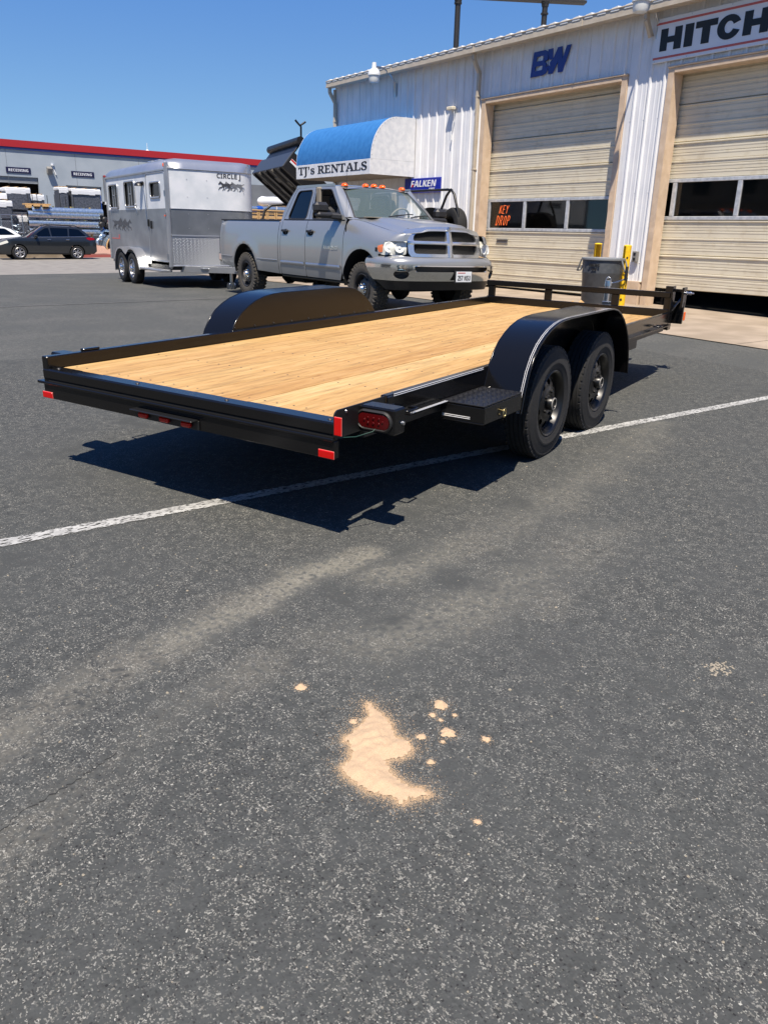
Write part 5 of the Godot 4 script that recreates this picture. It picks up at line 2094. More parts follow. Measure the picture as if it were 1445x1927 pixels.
	skin(s, P([-0.90, 0.5, 0.90, 0.5, 0.90, 1.42, 0.77, 1.94, -0.77, 1.94, -0.90, 1.42]), [rounded(P([-0.68, 1.46, 0.68, 1.46, 0.62, 1.84, -0.62, 1.84]), 0.06)], Vector2(0.1, 0.1), func(p: Vector2) -> Vector3: return Vector3(-2.71 + 0.30 * smoothstep(1.45, 2.0, p.y), p.y, p.x))
	obj("cab_back", s, SP, t)
	s = S()
	skin(s, rounded(P([-0.69, 1.45, 0.69, 1.45, 0.63, 1.85, -0.63, 1.85]), 0.06), [], Vector2(0.2, 0.2), func(p: Vector2) -> Vector3: return Vector3(-2.70 + 0.30 * smoothstep(1.45, 2.0, p.y), p.y, p.x))
	obj("back_window", s, M["tinted_glass"], t)
	s = S()
	box(s, Vector3(-4.0, 0.86, 0), Vector3(2.5, 0.04, 1.7))
	for z in [-0.845, 0.845]:
		box(s, Vector3(-4.0, 1.11, z), Vector3(2.5, 0.52, 0.03))
	box(s, Vector3(-2.755, 1.11, 0), Vector3(0.03, 0.52, 1.7))
	obj("bed_liner", s, M["black_satin"], t)
	s = S()
	cbox(s, Vector3(-5.24, 1.0, 0), Vector3(0.07, 0.76, 1.66), 0.02)
	obj("tailgate", s, SP, t)
	s = S()
	for z in [-0.893, 0.893]:
		cbox(s, Vector3(-4.0, 1.398, z), Vector3(2.5, 0.024, 0.085), 0.008)
	obj("bed_rail_cap", s, M["black_plastic"], t)
	s = S()
	cbox(s, Vector3(-5.36, 0.68, 0), Vector3(0.2, 0.2, 1.86), 0.04)
	obj("rear_bumper", s, M["chrome"], t)
	# ---- grille: bright frame with a cross, dark mesh behind
	var gril := func(p: Vector2) -> Vector3:
		var v: float = p.y - 0.91
		return Vector3(0.955 - 0.13 * pow(p.x / 0.72, 2.0) - 0.13 * v - 0.25 * v * v, p.y, p.x)
	var frame := PackedVector2Array()
	for k in 13:
		var u := lerpf(-1.0, 1.0, k / 12.0)
		frame.append(Vector2(u * 0.665, 1.355 - 0.055 * pow(absf(u), 2.5)))
	frame.append_array(P([0.71, 1.26, 0.70, 0.97, 0.66, 0.915, -0.66, 0.915, -0.70, 0.97, -0.71, 1.26]))
	var holes := []
	for sx in [-1.0, 1.0]:
		var up := PackedVector2Array([Vector2(sx * 0.048, 1.143), Vector2(sx * 0.048, 1.297), Vector2(sx * 0.33, 1.292), Vector2(sx * 0.53, 1.265), Vector2(sx * 0.60, 1.22), Vector2(sx * 0.618, 1.143)])
		var lo := PackedVector2Array([Vector2(sx * 0.048, 0.962), Vector2(sx * 0.048, 1.096), Vector2(sx * 0.615, 1.096), Vector2(sx * 0.615, 0.99), Vector2(sx * 0.585, 0.962)])
		if Geometry2D.is_polygon_clockwise(up):
			up.reverse()
		if Geometry2D.is_polygon_clockwise(lo):
			lo.reverse()
		holes.append(rounded(up, 0.03))
		holes.append(rounded(lo, 0.03))
	s = S()
	skin(s, frame, holes, Vector2(0.03, 0.02), func(p: Vector2) -> Vector3:
		# rounded section: proud in the middle of the bars
		var bar_ := minf(absf(p.x) / 0.045, absf(p.y - 1.118) / 0.026)
		return gril.call(p) + Vector3(0.014 * (1.0 - clampf(bar_, 0.0, 1.0)), 0, 0))
	s.set_smooth_group(2)
	for h in holes:
		for i in h.size():
			var a: Vector3 = gril.call(h[i])
			var b: Vector3 = gril.call(h[(i + 1) % h.size()])
			quad(s, a, b, b - Vector3(0.05, 0, 0), a - Vector3(0.05, 0, 0))
	for i in frame.size():
		var a: Vector3 = gril.call(frame[i])
		var b: Vector3 = gril.call(frame[(i + 1) % frame.size()])
		quad(s, a, b, b - Vector3(0.08, 0, 0), a - Vector3(0.08, 0, 0))
	s.set_smooth_group(-1)
	obj("grille_frame", s, M["grille_chrome"], t)
	s = S()
	skin(s, P([-0.65, 0.94, 0.65, 0.94, 0.65, 1.31, -0.65, 1.31]), [], Vector2(0.1, 0.1), func(p: Vector2) -> Vector3: return gril.call(p) - Vector3(0.06, 0, 0))
	obj("grille_backing", s, M["deep_black"], t)
	s = S()
	for k in range(-34, 35):
		for dir in [-1.0, 1.0]:
			var pts := []
			for e in 5:
				var yy := lerpf(0.96, 1.29, e / 4.0)
				var zz: float = k * 0.034 + dir * (yy - 1.12)
				if absf(zz) < 0.61:
					pts.append(gril.call(Vector2(zz, yy)) - Vector3(0.042, 0, 0))
			if pts.size() > 1:
				tube(s, pts, 0.0035, 3)
	obj("grille_mesh", s, M["black_satin"], t)
	s = S()
	lathe(s, [Vector2(0.035, 0), Vector2(0.03, 0.012), Vector2(0.012, 0.02), Vector2(0.0, 0.022)], Transform3D(frame_of(Vector3(1, 0.2, 0)), gril.call(Vector2(0, 1.322)) + Vector3(0.002, 0, 0)), 12)
	obj("badge", s, M["zinc"], t)
	# ---- bumper in three layers that wrap the nose
	var wrap := func(u: float, y: float, out: float) -> Vector3:
		var w := truck_wrap(u)
		return Vector3(w[0].x + w[1].x * out, y, w[0].y + w[1].y * out)
	var cover := PackedVector2Array()
	for k in 25:
		var u := lerpf(-1.62, 1.62, k / 24.0)
		var top := 0.912
		if absf(u) > 0.76:
			top = 0.925 + 0.012 * cos((absf(u) - 0.94) * 35.0) * (1.0 if absf(u) < 1.25 else 0.0)
		cover.append(Vector2(u, top))
	cover.append_array(P([1.64, 0.80, -1.64, 0.80]))
	cover.reverse()
	s = S()
	skin(s, cover, [], Vector2(0.05, 0.02), func(p: Vector2) -> Vector3:
		var v: float = (p.y - 0.80) / 0.12
		return wrap.call(p.x, p.y - 0.0, 0.055 - 0.09 * pow(clampf(v, 0, 1), 3.0) - 0.05 * smoothstep(1.3, 1.6, absf(p.x))))
	obj("bumper_cover", s, SP, t)
	s = S()
	var slot := rounded(P([-0.66, 0.715, 0.66, 0.715, 0.70, 0.785, -0.70, 0.785]), 0.03)
	skin(s, rounded(P([-1.60, 0.80, -1.42, 0.575, 1.42, 0.575, 1.60, 0.80]), 0.04), [slot, ellipse(Vector2(0.86, 0.668), 0.10, 0.066, 20), ellipse(Vector2(-0.86, 0.668), 0.10, 0.066, 20)], Vector2(0.04, 0.025), func(p: Vector2) -> Vector3:
		var v: float = (p.y - 0.575) / 0.22
		return wrap.call(p.x, p.y, 0.035 + 0.045 * sin(clampf(v * 1.25, 0.0, 1.0) * PI * 0.5) - 0.05 * smoothstep(1.3, 1.6, absf(p.x)) - (0.02 if p.y > 0.71 and absf(p.x) < 0.66 else 0.0)))
	obj("front_bumper", s, M["chrome"], t)
	s = S()
	skin(s, P([-1.5, 0.565, -1.5, 0.86, 1.5, 0.86, 1.5, 0.565]), [], Vector2(0.08, 0.06), func(p: Vector2) -> Vector3: return wrap.call(p.x, p.y, 0.0))
	for u in [-0.86, 0.86]:
		for k in 4:
			var w0: Vector3 = wrap.call(u, 0.63 + 0.025 * k, 0.03)
			cyl(s, wrap.call(u - 0.085, 0.63 + 0.025 * k, 0.03), wrap.call(u + 0.085, 0.63 + 0.025 * k, 0.03), 0.006, 0.006, 6)
	obj("bumper_inner", s, M["black_satin"], t)
	s = S()
	skin(s, rounded(P([-1.38, 0.585, -1.15, 0.44, 1.15, 0.44, 1.38, 0.585]), 0.03), [], Vector2(0.06, 0.04), func(p: Vector2) -> Vector3: return wrap.call(p.x, p.y, 0.02 - 0.35 * (0.585 - p.y)))
	obj("air_dam", s, M["black_satin"], t)
	var pl := S()
	var ptf := Transform3D(Basis(Vector3.UP, PI / 2), Vector3(1.09, 0.64, -0.17))
	cbox(pl, ptf * Vector3(0, 0, -0.012), Vector3(0.022, 0.185, 0.335), 0.005)
	obj("plate_holder", pl, M["black_plastic"], t)
	pl = S()
	cbox(pl, ptf * Vector3(0, 0.004, 0.004), Vector3(0.008, 0.152, 0.305), 0.003)
	obj("number_plate", pl, M["plate_white"], t)
	text(t, "plate_number", "257 NSU", "Droid Sans", 700, Transform3D(ptf.basis, ptf * Vector3(0, -0.012, 0.008)), 0.25, 0.072, 0.003, M["ink"])
	s = S()
	cbox(s, ptf * Vector3(-0.05, 0.062, 0.008), Vector3(0.003, 0.014, 0.15), 0.001)
	obj("plate_line", s, M["sign_red"], t)
	# ---- chassis, axles, cabin
	s = S()
	box(s, Vector3(-2.15, 0.53, 0), Vector3(5.2, 0.14, 1.0))
	box(s, Vector3(-1.6, 0.53, 0), Vector3(1.9, 0.1, 1.75))
	box(s, Vector3(-4.55, 0.62, 0), Vector3(1.3, 0.14, 1.6))
	for x in [0.0, -4.077]:
		cyl(s, Vector3(x, 0.40, -0.75), Vector3(x, 0.40, 0.75), 0.05, 0.05, 10)
	lathe(s, [Vector2(0, -0.14), Vector2(0.1, -0.12), Vector2(0.15, -0.04), Vector2(0.15, 0.05), Vector2(0.08, 0.13), Vector2(0, 0.14)], Transform3D(Basis(Vector3.RIGHT, PI / 2), Vector3(0.0, 0.38, 0.22)), 14)
	lathe(s, [Vector2(0, -0.15), Vector2(0.12, -0.13), Vector2(0.18, -0.04), Vector2(0.18, 0.05), Vector2(0.1, 0.14), Vector2(0, 0.15)], Transform3D(Basis(Vector3.RIGHT, PI / 2), Vector3(-4.077, 0.40, 0.0)), 14)
	cbox(s, Vector3(-2.9, 0.42, 0.35), Vector3(0.6, 0.2, 0.3), 0.05)
	bar(s, Vector3(0.1, 0.42, -0.5), Vector3(-1.1, 0.5, -0.45), 0.06, 0.06)
	bar(s, Vector3(0.1, 0.42, 0.5), Vector3(-1.1, 0.5, 0.45), 0.06, 0.06)
	obj("chassis", s, M["deep_black"], t)
	s = S()
	box(s, Vector3(-1.65, 1.02, 0), Vector3(2.1, 0.06, 1.75))
	box(s, Vector3(-0.62, 1.25, 0), Vector3(0.45, 0.30, 1.62))
	cbox(s, Vector3(-0.72, 1.40, 0), Vector3(0.35, 0.10, 1.60), 0.04)
	for z in [-0.42, 0.42]:
		cbox(s, Vector3(-1.55, 1.32, z), Vector3(0.2, 0.62, 0.52), 0.07, Basis(Vector3.BACK, 0.18))
		cbox(s, Vector3(-1.63, 1.72, z), Vector3(0.12, 0.2, 0.3), 0.05, Basis(Vector3.BACK, 0.18))
	cbox(s, Vector3(-2.45, 1.32, 0), Vector3(0.2, 0.6, 1.5), 0.07)
	obj("seats", s, M["interior"], t)
	s = S()
	for z in [-0.80, 0.80]:
		cbox(s, Vector3(-1.64, 1.62, z * 0.97), Vector3(0.14, 0.62, 0.05), 0.02)
	cbox(s, Vector3(-0.35, 1.465, 0.45), Vector3(0.2, 0.012, 0.42), 0.003)
	box(s, Vector3(-1.75, 1.935, 0), Vector3(1.25, 0.02, 1.25))
	obj("trim", s, M["interior_pale"], t)
	s = S()
	var ring := []
	for k in 25:
		var an := TAU * k / 24.0
		ring.append(Vector3(-0.98, 1.47, -0.42) + Basis(Vector3.BACK, -0.45) * Vector3(0, cos(an) * 0.19, sin(an) * 0.19))
	tube(s, ring, 0.016, 6)
	cyl(s, Vector3(-0.97, 1.46, -0.42), Vector3(-0.75, 1.36, -0.42), 0.05, 0.03, 10)
	obj("steering_wheel", s, M["interior_pale"], t)
	s = S()
	tube(s, [Vector3(-0.50, 1.30, 0.955), Vector3(-0.54, 2.2, 0.93)], 0.0025, 4)
	obj("antenna", s, M["black_plastic"], t)


# ---------------------------------------------------------------- horse trailer
func horse_shape(s: SurfaceTool, xf: Transform3D) -> void:   # a small galloping horse decal, 1 wide and 0.7 high, running to -x
	var body := P([0.02, 0.50, 0.08, 0.56, 0.13, 0.66, 0.17, 0.70, 0.20, 0.64, 0.30, 0.56, 0.42, 0.50, 0.60, 0.52, 0.72, 0.54, 0.80, 0.50, 0.93, 0.56, 1.0, 0.50, 0.92, 0.50, 0.82, 0.43, 0.80, 0.33, 0.90, 0.22, 0.93, 0.06, 0.90, 0.05, 0.86, 0.20, 0.74, 0.28, 0.66, 0.36, 0.50, 0.32, 0.38, 0.33, 0.26, 0.24, 0.12, 0.20, 0.05, 0.07, 0.02, 0.09, 0.08, 0.25, 0.24, 0.31, 0.26, 0.40, 0.20, 0.50, 0.12, 0.48, 0.05, 0.45])
	extrude(s, body, xf, 0.003)
	extrude(s, P([0.66, 0.36, 0.76, 0.24, 0.72, 0.10, 0.62, 0.02, 0.60, 0.05, 0.68, 0.13, 0.70, 0.22, 0.60, 0.32]), xf, 0.0032)
	extrude(s, P([0.30, 0.34, 0.36, 0.20, 0.28, 0.06, 0.31, 0.04, 0.41, 0.20, 0.40, 0.34]), xf, 0.0034)


func build_horse_trailer() -> void:
	var t := thing("horse_trailer", "tall two-tone white and grey two-horse trailer behind the silver pickup", "trailer", Vector3(-20.308, gy(-20.3, -6.9), -6.93), -0.039)
	var Lf := 2.662
	var Lr := 2.034
	var Wd := 2.15
	var yf := 0.50
	var yb := 1.70
	var yt := 2.50
	var s: SurfaceTool
	# plan outline: right side (z = 0) from rear to front, flat nose, rounded far corner, far side
	var plan := [Vector2(-Lr, 0.0), Vector2(-1.0, 0.0), Vector2(0.5, 0.0), Vector2(Lf, 0.0), Vector2(Lf, -0.4), Vector2(Lf, -0.9), Vector2(Lf, -1.62)]
	for k in range(1, 13):
		var an := PI * 0.5 * k / 12.0
		plan.append(Vector2(Lf - 0.53 + cos(an) * 0.53, -1.62 - sin(an) * 0.53))
	plan.append_array([Vector2(0.0, -Wd), Vector2(-Lr, -Wd), Vector2(-Lr, 0.0)])
	# walls in their two colours, roof cap, with the near side cut for windows and door
	var wall := func(lo: float, hi: float, from: int, to: int, out: float) -> SurfaceTool:
		var q := S()
		var a := []
		var b := []
		for i in range(from, to + 1):
			var p: Vector2 = plan[i]
			a.append(Vector3(p.x, lo, p.y))
			b.append(Vector3(p.x, hi, p.y))
		strip(q, b, a, true)
		return q
	obj("front_upper_skin", wall.call(yb, yt, 3, plan.size() - 3, 0.0), M["white_skin"], t)
	obj("front_lower_skin", wall.call(yf, yb, 3, plan.size() - 3, 0.0), M["grey_skin"], t)
	s = wall.call(yf, yt, plan.size() - 3, plan.size() - 1, 0.0)
	obj("far_side_skin", s, M["aluminium"], t)
	var near := func(p: Vector2) -> Vector3: return Vector3(p.x, p.y, 0.0)
	var wins := [rounded(P([-1.80, 1.755, -1.02, 1.74, -1.0, 2.30, -1.78, 2.30]), 0.10), rounded(P([-0.42, 1.755, 0.40, 1.76, 0.40, 2.33, -0.42, 2.33]), 0.10)]
	var dwin := rounded(P([1.55, 1.93, 2.25, 1.93, 2.25, 2.25, 1.55, 2.25]), 0.08)
	s = S()
	skin(s, P([-Lr, yb, 1.28, yb, 1.28, yt, -Lr, yt]), wins, Vector2(0.2, 0.15), near)
	skin(s, P([1.28, 2.44, Lf, 2.44, Lf, yt, 1.28, yt]), [], Vector2(0.3, 0.2), near)
	obj("side_upper_skin", s, M["white_skin"], t)
	s = S()
	skin(s, P([-Lr, yf, 1.28, yf, 1.28, yb, -Lr, yb]), [], Vector2(0.3, 0.2), near)
	obj("side_lower_skin", s, M["grey_skin"], t)
	# walk-through door, one leaf: white over grey
	s = S()
	skin(s, P([1.30, yb, 2.56, yb, 2.56, 2.43, 2.44, 2.43, 1.36, 2.43, 1.30, 2.36]), [dwin], Vector2(0.2, 0.15), func(p: Vector2) -> Vector3: return Vector3(p.x, p.y, 0.012))
	obj("door_upper", s, M["white_skin"], t)
	s = S()
	skin(s, P([1.30, 0.60, 2.56, 0.60, 2.56, yb, 1.30, yb]), [], Vector2(0.3, 0.2), func(p: Vector2) -> Vector3: return Vector3(p.x, p.y, 0.012))
	obj("door_lower", s, M["grey_skin"], t)
	s = S()
	var dr := []
	for p in rounded(P([1.29, 0.59, 2.565, 0.59, 2.565, 2.44, 1.29, 2.44]), 0.09, 5):
		dr.append(Vector3(p.x, p.y, 0.008))
	dr.append(dr[0])
	tube(s, dr, 0.016, 6)
	obj("door_edge", s, M["aluminium"], t)
	# windows: frame, dark pane, bars
	var all := [wins[0], wins[1], dwin]
	for k in 3:
		s = S()
		var ring := []
		for p in all[k]:
			ring.append(Vector3(p.x, p.y, 0.012))
		ring.append(ring[0])
		tube(s, ring, 0.024, 6)
		obj("window_frame", s, M["aluminium"], t)
		s = S()
		skin(s, all[k], [], Vector2(0.3, 0.3), func(p: Vector2) -> Vector3: return Vector3(p.x, p.y, -0.02))
		obj("window_pane", s, M["dark_window"], t)
		if k < 2:
			s = S()
			var xm := -1.40 if k == 0 else -0.01
			for dx in [-0.09, 0.09]:
				cyl(s, Vector3(xm + dx, 1.77, 0.0), Vector3(xm + dx, 2.30, 0.0), 0.012, 0.012, 6)
			cyl(s, Vector3(xm - 0.09, 2.05, 0), Vector3(xm + 0.09, 2.05, 0), 0.012, 0.012, 6)
			obj("window_bar", s, M["aluminium"], t)
	# belt line, eave rail, corner post, roof
	s = S()
	cbox(s, Vector3((Lf - Lr) * 0.5, yt - 0.02, 0.012), Vector3(Lf + Lr, 0.05, 0.03), 0.01)
	obj("eave_rail", s, M["aluminium"], t)
	s = S()
	cbox(s, Vector3(Lf + 0.0, (yf + 2.6) * 0.5, 0.0), Vector3(0.09, 2.6 - yf + 0.08, 0.09), 0.03)
	obj("corner_post", s, M["aluminium"], t)
	s = S()
	cbox(s, Vector3(-Lr, (yf + yt) * 0.5, 0.0), Vector3(0.06, yt - yf, 0.06), 0.02)
	obj("corner_post", s, M["aluminium"], t)
	s = S()
	var ra := []
	var rb := []
	var rc := []
	var rd := []
	for i in range(0, plan.size() - 1):
		var p: Vector2 = plan[i]
		var c := Vector2(0.3, -Wd * 0.5)
		var ins := func(d: float) -> Vector2:
			return Vector2(clampf(p.x, -Lr + d, Lf - d) if absf(p.x - Lf) > 0.001 or true else p.x, clampf(p.y, -Wd + d, -d))
		ra.append(Vector3(p.x + (0.015 if p.x > 1.9 else 0.0), yt, p.y + (0.015 if p.y > -0.01 else 0.0)))
		var h := 2.585 + 0.03 * smoothstep(-2.0, 2.6, p.x)
		var q: Vector2 = ins.call(0.03)
		rb.append(Vector3(q.x, h, q.y))
		q = ins.call(0.11)
		rc.append(Vector3(q.x, h + 0.075, q.y))
		q = ins.call(0.3)
		rd.append(Vector3(q.x, h + 0.11, q.y))
	for list in [ra, rb, rc, rd]:
		list.append(list[0])
	strip(s, rb, ra)
	strip(s, rc, rb)
	strip(s, rd, rc)
	var cen := Vector3(0.2, 2.75, -Wd * 0.5)
	s.set_smooth_group(2)
	for i in rd.size() - 1:
		tri(s, rd[i], cen, rd[i + 1])
	s.set_smooth_group(-1)
	obj("roof", s, M["aluminium"], t)
	for list in [[yt + 0.004, 0.012], [yb, 0.006], [yf + 0.01, 0.02]]:
		s = S()
		var ln := []
		for i in range(3, plan.size() - 2):
			ln.append(Vector3(plan[i].x, list[0], plan[i].y) + Vector3(0.006, 0, 0))
		tube(s, ln, list[1], 6)
		obj("nose_trim", s, M["aluminium"], t)
	s = S()
	for x in [0.6, 1.1]:
		cbox(s, Vector3(x, 2.74, -0.5), Vector3(0.35, 0.06, 0.35), 0.02)
	obj("roof_vent", s, M["aluminium"], t)
	# tread plate on the lower nose: sheet with raised lugs
	s = S()
	cbox(s, Vector3(Lf + 0.004, 0.82, -0.59), Vector3(0.008, 0.645, 1.10), 0.002)
	cbox(s, Vector3(Lf + 0.012, 1.145, -0.59), Vector3(0.02, 0.03, 1.10), 0.005)
	obj("stone_guard", s, M["tread_plate"], t)
	s = S()
	for i in 26:
		for j in 21:
			var z := -0.07 - 0.0415 * i - (0.02 if j % 2 else 0.0)
			if z < -1.13:
				continue
			cbox(s, Vector3(Lf + 0.010, 0.515 + 0.03 * j, z), Vector3(0.006, 0.028, 0.009), 0.002, Basis(Vector3.RIGHT, 0.78 if (i + j) % 2 else -0.78))
	obj("stone_guard_lugs", s, M["tread_plate"], t)
	s = S()
	for z in [-0.45, -0.9]:
		for y in [0.75, 1.3, 1.6, 1.95, 2.3]:
			cyl(s, Vector3(Lf, y, z), Vector3(Lf + 0.006, y, z), 0.01, 0.008, 6)
	obj("rivet", s, M["aluminium"], t)
	# decals
	s = S()
	text(t, "lettering", "CIRCLE J", "Droid Sans", 700, Transform3D(Basis(Vector3.UP, PI / 2), Vector3(Lf + 0.001, 2.40, -1.42)), 0.56, 0.125, 0.004, M["decal_grey"])
	for k in 3:
		s = S()
		horse_shape(s, Transform3D(Basis(Vector3(0, 0, -0.36), Vector3(0, 0.30, 0), Vector3(1, 0, 0)), Vector3(Lf + 0.001 + 0.0012 * (2 - k), 2.10, -1.16 - 0.14 * k)))
		obj("horse_decal", s, M["decal_grey"] if k == 0 else M["decal_mid"], t)
	for k in 3:
		s = S()
		horse_shape(s, Transform3D(Basis(Vector3(-0.9, 0, 0), Vector3(0, 0.42, 0), Vector3(0, 0, 1)), Vector3(-0.05 - 0.38 * k, 1.19 + 0.02 * k, 0.001 + 0.0012 * k)))
		obj("horse_decal", s, M["decal_grey"], t)
	s = S()
	cbox(s, Vector3(-1.55, 1.02, 0.002), Vector3(0.62, 0.025, 0.004), 0.001)
	cbox(s, Vector3(-1.2, 1.06, 0.002), Vector3(0.08, 0.11, 0.004), 0.001)
	obj("small_mark", s, M["sign_red"], t)
	# lights, latches, lamp, hasps
	s = S()
	cbox(s, Vector3(Lf - 0.02, 2.56, 0.03), Vector3(0.06, 0.08, 0.05), 0.015)
	obj("marker_light", s, M["amber"], t)
	s = S()
	cbox(s, Vector3(-Lr - 0.02, 2.52, 0.02), Vector3(0.06, 0.06, 0.06), 0.015)
	cbox(s, Vector3(-Lr - 0.03, 1.42, -0.01), Vector3(0.05, 0.12, 0.08), 0.015)
	obj("tail_light", s, M["red_lens"], t)
	s = S()
	cbox(s, Vector3(2.60, 1.55, 0.062), Vector3(0.06, 0.03, 0.012), 0.003)
	obj("side_marker", s, M["amber"], t)
	s = S()
	cbox(s, Vector3(1.33, 1.40, 0.03), Vector3(0.05, 0.16, 0.035), 0.01)
	obj("latch", s, M["black_satin"], t)
	s = S()
	cbox(s, Vector3(1.52, 1.36, 0.03), Vector3(0.07, 0.17, 0.035), 0.01)
	obj("latch", s, M["black_satin"], t)
	s = S()
	cbox(s, Vector3(1.02, 2.27, 0.03), Vector3(0.24, 0.05, 0.05), 0.02)
	lathe(s, [Vector2(0.11, -0.05), Vector2(0.09, 0.0), Vector2(0.04, 0.03), Vector2(0.0, 0.035)], Transform3D(Basis(), Vector3(0.96, 2.25, 0.07)), 14)
	obj("door_lamp", s, M["black_satin"], t)
	s = S()
	for x in [-1.75, 0.42]:
		lathe(s, [Vector2(0.03, 0), Vector2(0.025, 0.03), Vector2(0, 0.035)], Transform3D(Basis(Vector3.RIGHT, PI / 2), Vector3(x, 1.80, 0.01)), 10)
		tube(s, [Vector3(x, 1.78, 0.03), Vector3(x + 0.08, 1.70, 0.03), Vector3(x + 0.08, 1.58, 0.02)], 0.009, 6)
	for y in [0.7, 1.55, 2.0]:
		cyl(s, Vector3(2.575, y - 0.06, 0.03), Vector3(2.575, y + 0.06, 0.03), 0.018, 0.018, 8)
	tube(s, [Vector3(1.27, 1.35, 0.03), Vector3(1.25, 1.6, 0.035), Vector3(1.18, 1.95, 0.03), Vector3(1.1, 2.2, 0.03)], 0.008, 6)
	obj("hinge_and_hook", s, M["zinc"], t)
	# twin-arch fender
	var prof := [Vector2(-1.0, 0.26), Vector2(-0.975, 0.45), Vector2(-0.90, 0.62), Vector2(-0.79, 0.74), Vector2(-0.62, 0.815), Vector2(-0.43, 0.835), Vector2(-0.25, 0.81), Vector2(-0.10, 0.74), Vector2(0.0, 0.69), Vector2(0.10, 0.74), Vector2(0.25, 0.81), Vector2(0.43, 0.835), Vector2(0.64, 0.815), Vector2(0.83, 0.73), Vector2(0.96, 0.60), Vector2(1.05, 0.44), Vector2(1.10, 0.36)]
	var topl := [Vector2(-1.0, 0.26), Vector2(-0.975, 0.45), Vector2(-0.90, 0.62), Vector2(-0.79, 0.74), Vector2(-0.62, 0.815), Vector2(-0.43, 0.84), Vector2(0.43, 0.84), Vector2(0.64, 0.815), Vector2(0.83, 0.73), Vector2(0.96, 0.60), Vector2(1.05, 0.44), Vector2(1.10, 0.36)]
	for sd in 2:
		var z0 := 0.0 if sd == 0 else -Wd
		var z1 := 0.235 if sd == 0 else -Wd - 0.235
		s = S()
		var a := []
		var b := []
		for q in topl:
			a.append(Vector3(q.x, q.y, z0))
			b.append(Vector3(q.x, q.y, z1))
		if sd == 0:
			strip(s, a, b)
		else:
			strip(s, b, a)
		# outer cheek between the two arches
		var poly := PackedVector2Array()
		for q in topl:
			poly.append(q)
		var low := prof.duplicate()
		low.reverse()
		for q in low:
			var c := Vector2(-0.43 if q.x < 0 else 0.43, 0.36)
			poly.append(c + (q - c) * 0.93)
		var bez := Transform3D(Basis(), Vector3(0, 0, z1 - (0.004 if sd == 0 else 0.0)))
		extrude(s, poly, bez, 0.004)
		obj("fender", s, M["aluminium"], t)
		for x in [-0.43, 0.43]:
			vehicle_wheel(t, Vector3(x, 0.36, z0 + (0.115 if sd == 0 else -0.115)), 1.0 if sd == 0 else -1.0, 0.36, 0.21, 0.21, "steel")
	# running board, frame, tongue
	s = S()
	cbox(s, Vector3(1.85, 0.40, 0.10), Vector3(1.55, 0.05, 0.26), 0.012)
	obj("running_board", s, M["aluminium"], t)
	s = S()
	box(s, Vector3(0.3, 0.47, -Wd * 0.5), Vector3(Lf + Lr - 0.05, 0.08, Wd - 0.06))
	for x in [-0.43, 0.43]:
		cyl(s, Vector3(x, 0.36, -Wd), Vector3(x, 0.36, 0), 0.045, 0.045, 10)
	obj("floor_frame", s, M["pole_dark"], t)
	s = S()
	bar(s, Vector3(Lf - 0.1, 0.44, -0.25), Vector3(Lf + 1.1, 0.46, -Wd * 0.5), 0.06, 0.13)
	bar(s, Vector3(Lf - 0.1, 0.44, -Wd + 0.25), Vector3(Lf + 1.1, 0.46, -Wd * 0.5), 0.06, 0.13)
	cbox(s, Vector3(Lf + 0.25, 0.47, -Wd * 0.5), Vector3(0.6, 0.02, 1.1), 0.004)
	cbox(s, Vector3(Lf + 1.2, 0.48, -Wd * 0.5), Vector3(0.3, 0.12, 0.12), 0.02)
	obj("tongue", s, M["aluminium"], t)
	s = S()
	cyl(s, Vector3(Lf + 0.75, 0.06, -Wd * 0.5), Vector3(Lf + 0.75, 0.9, -Wd * 0.5), 0.03, 0.03, 10)
	for z in [-0.05, 0.05]:
		cyl(s, Vector3(Lf + 0.75, 0.1, -Wd * 0.5 + z), Vector3(Lf + 0.75, 0.1, -Wd * 0.5 + z * 1.4), 0.09, 0.09, 14)
	obj("tongue_jack", s, M["zinc"], t)


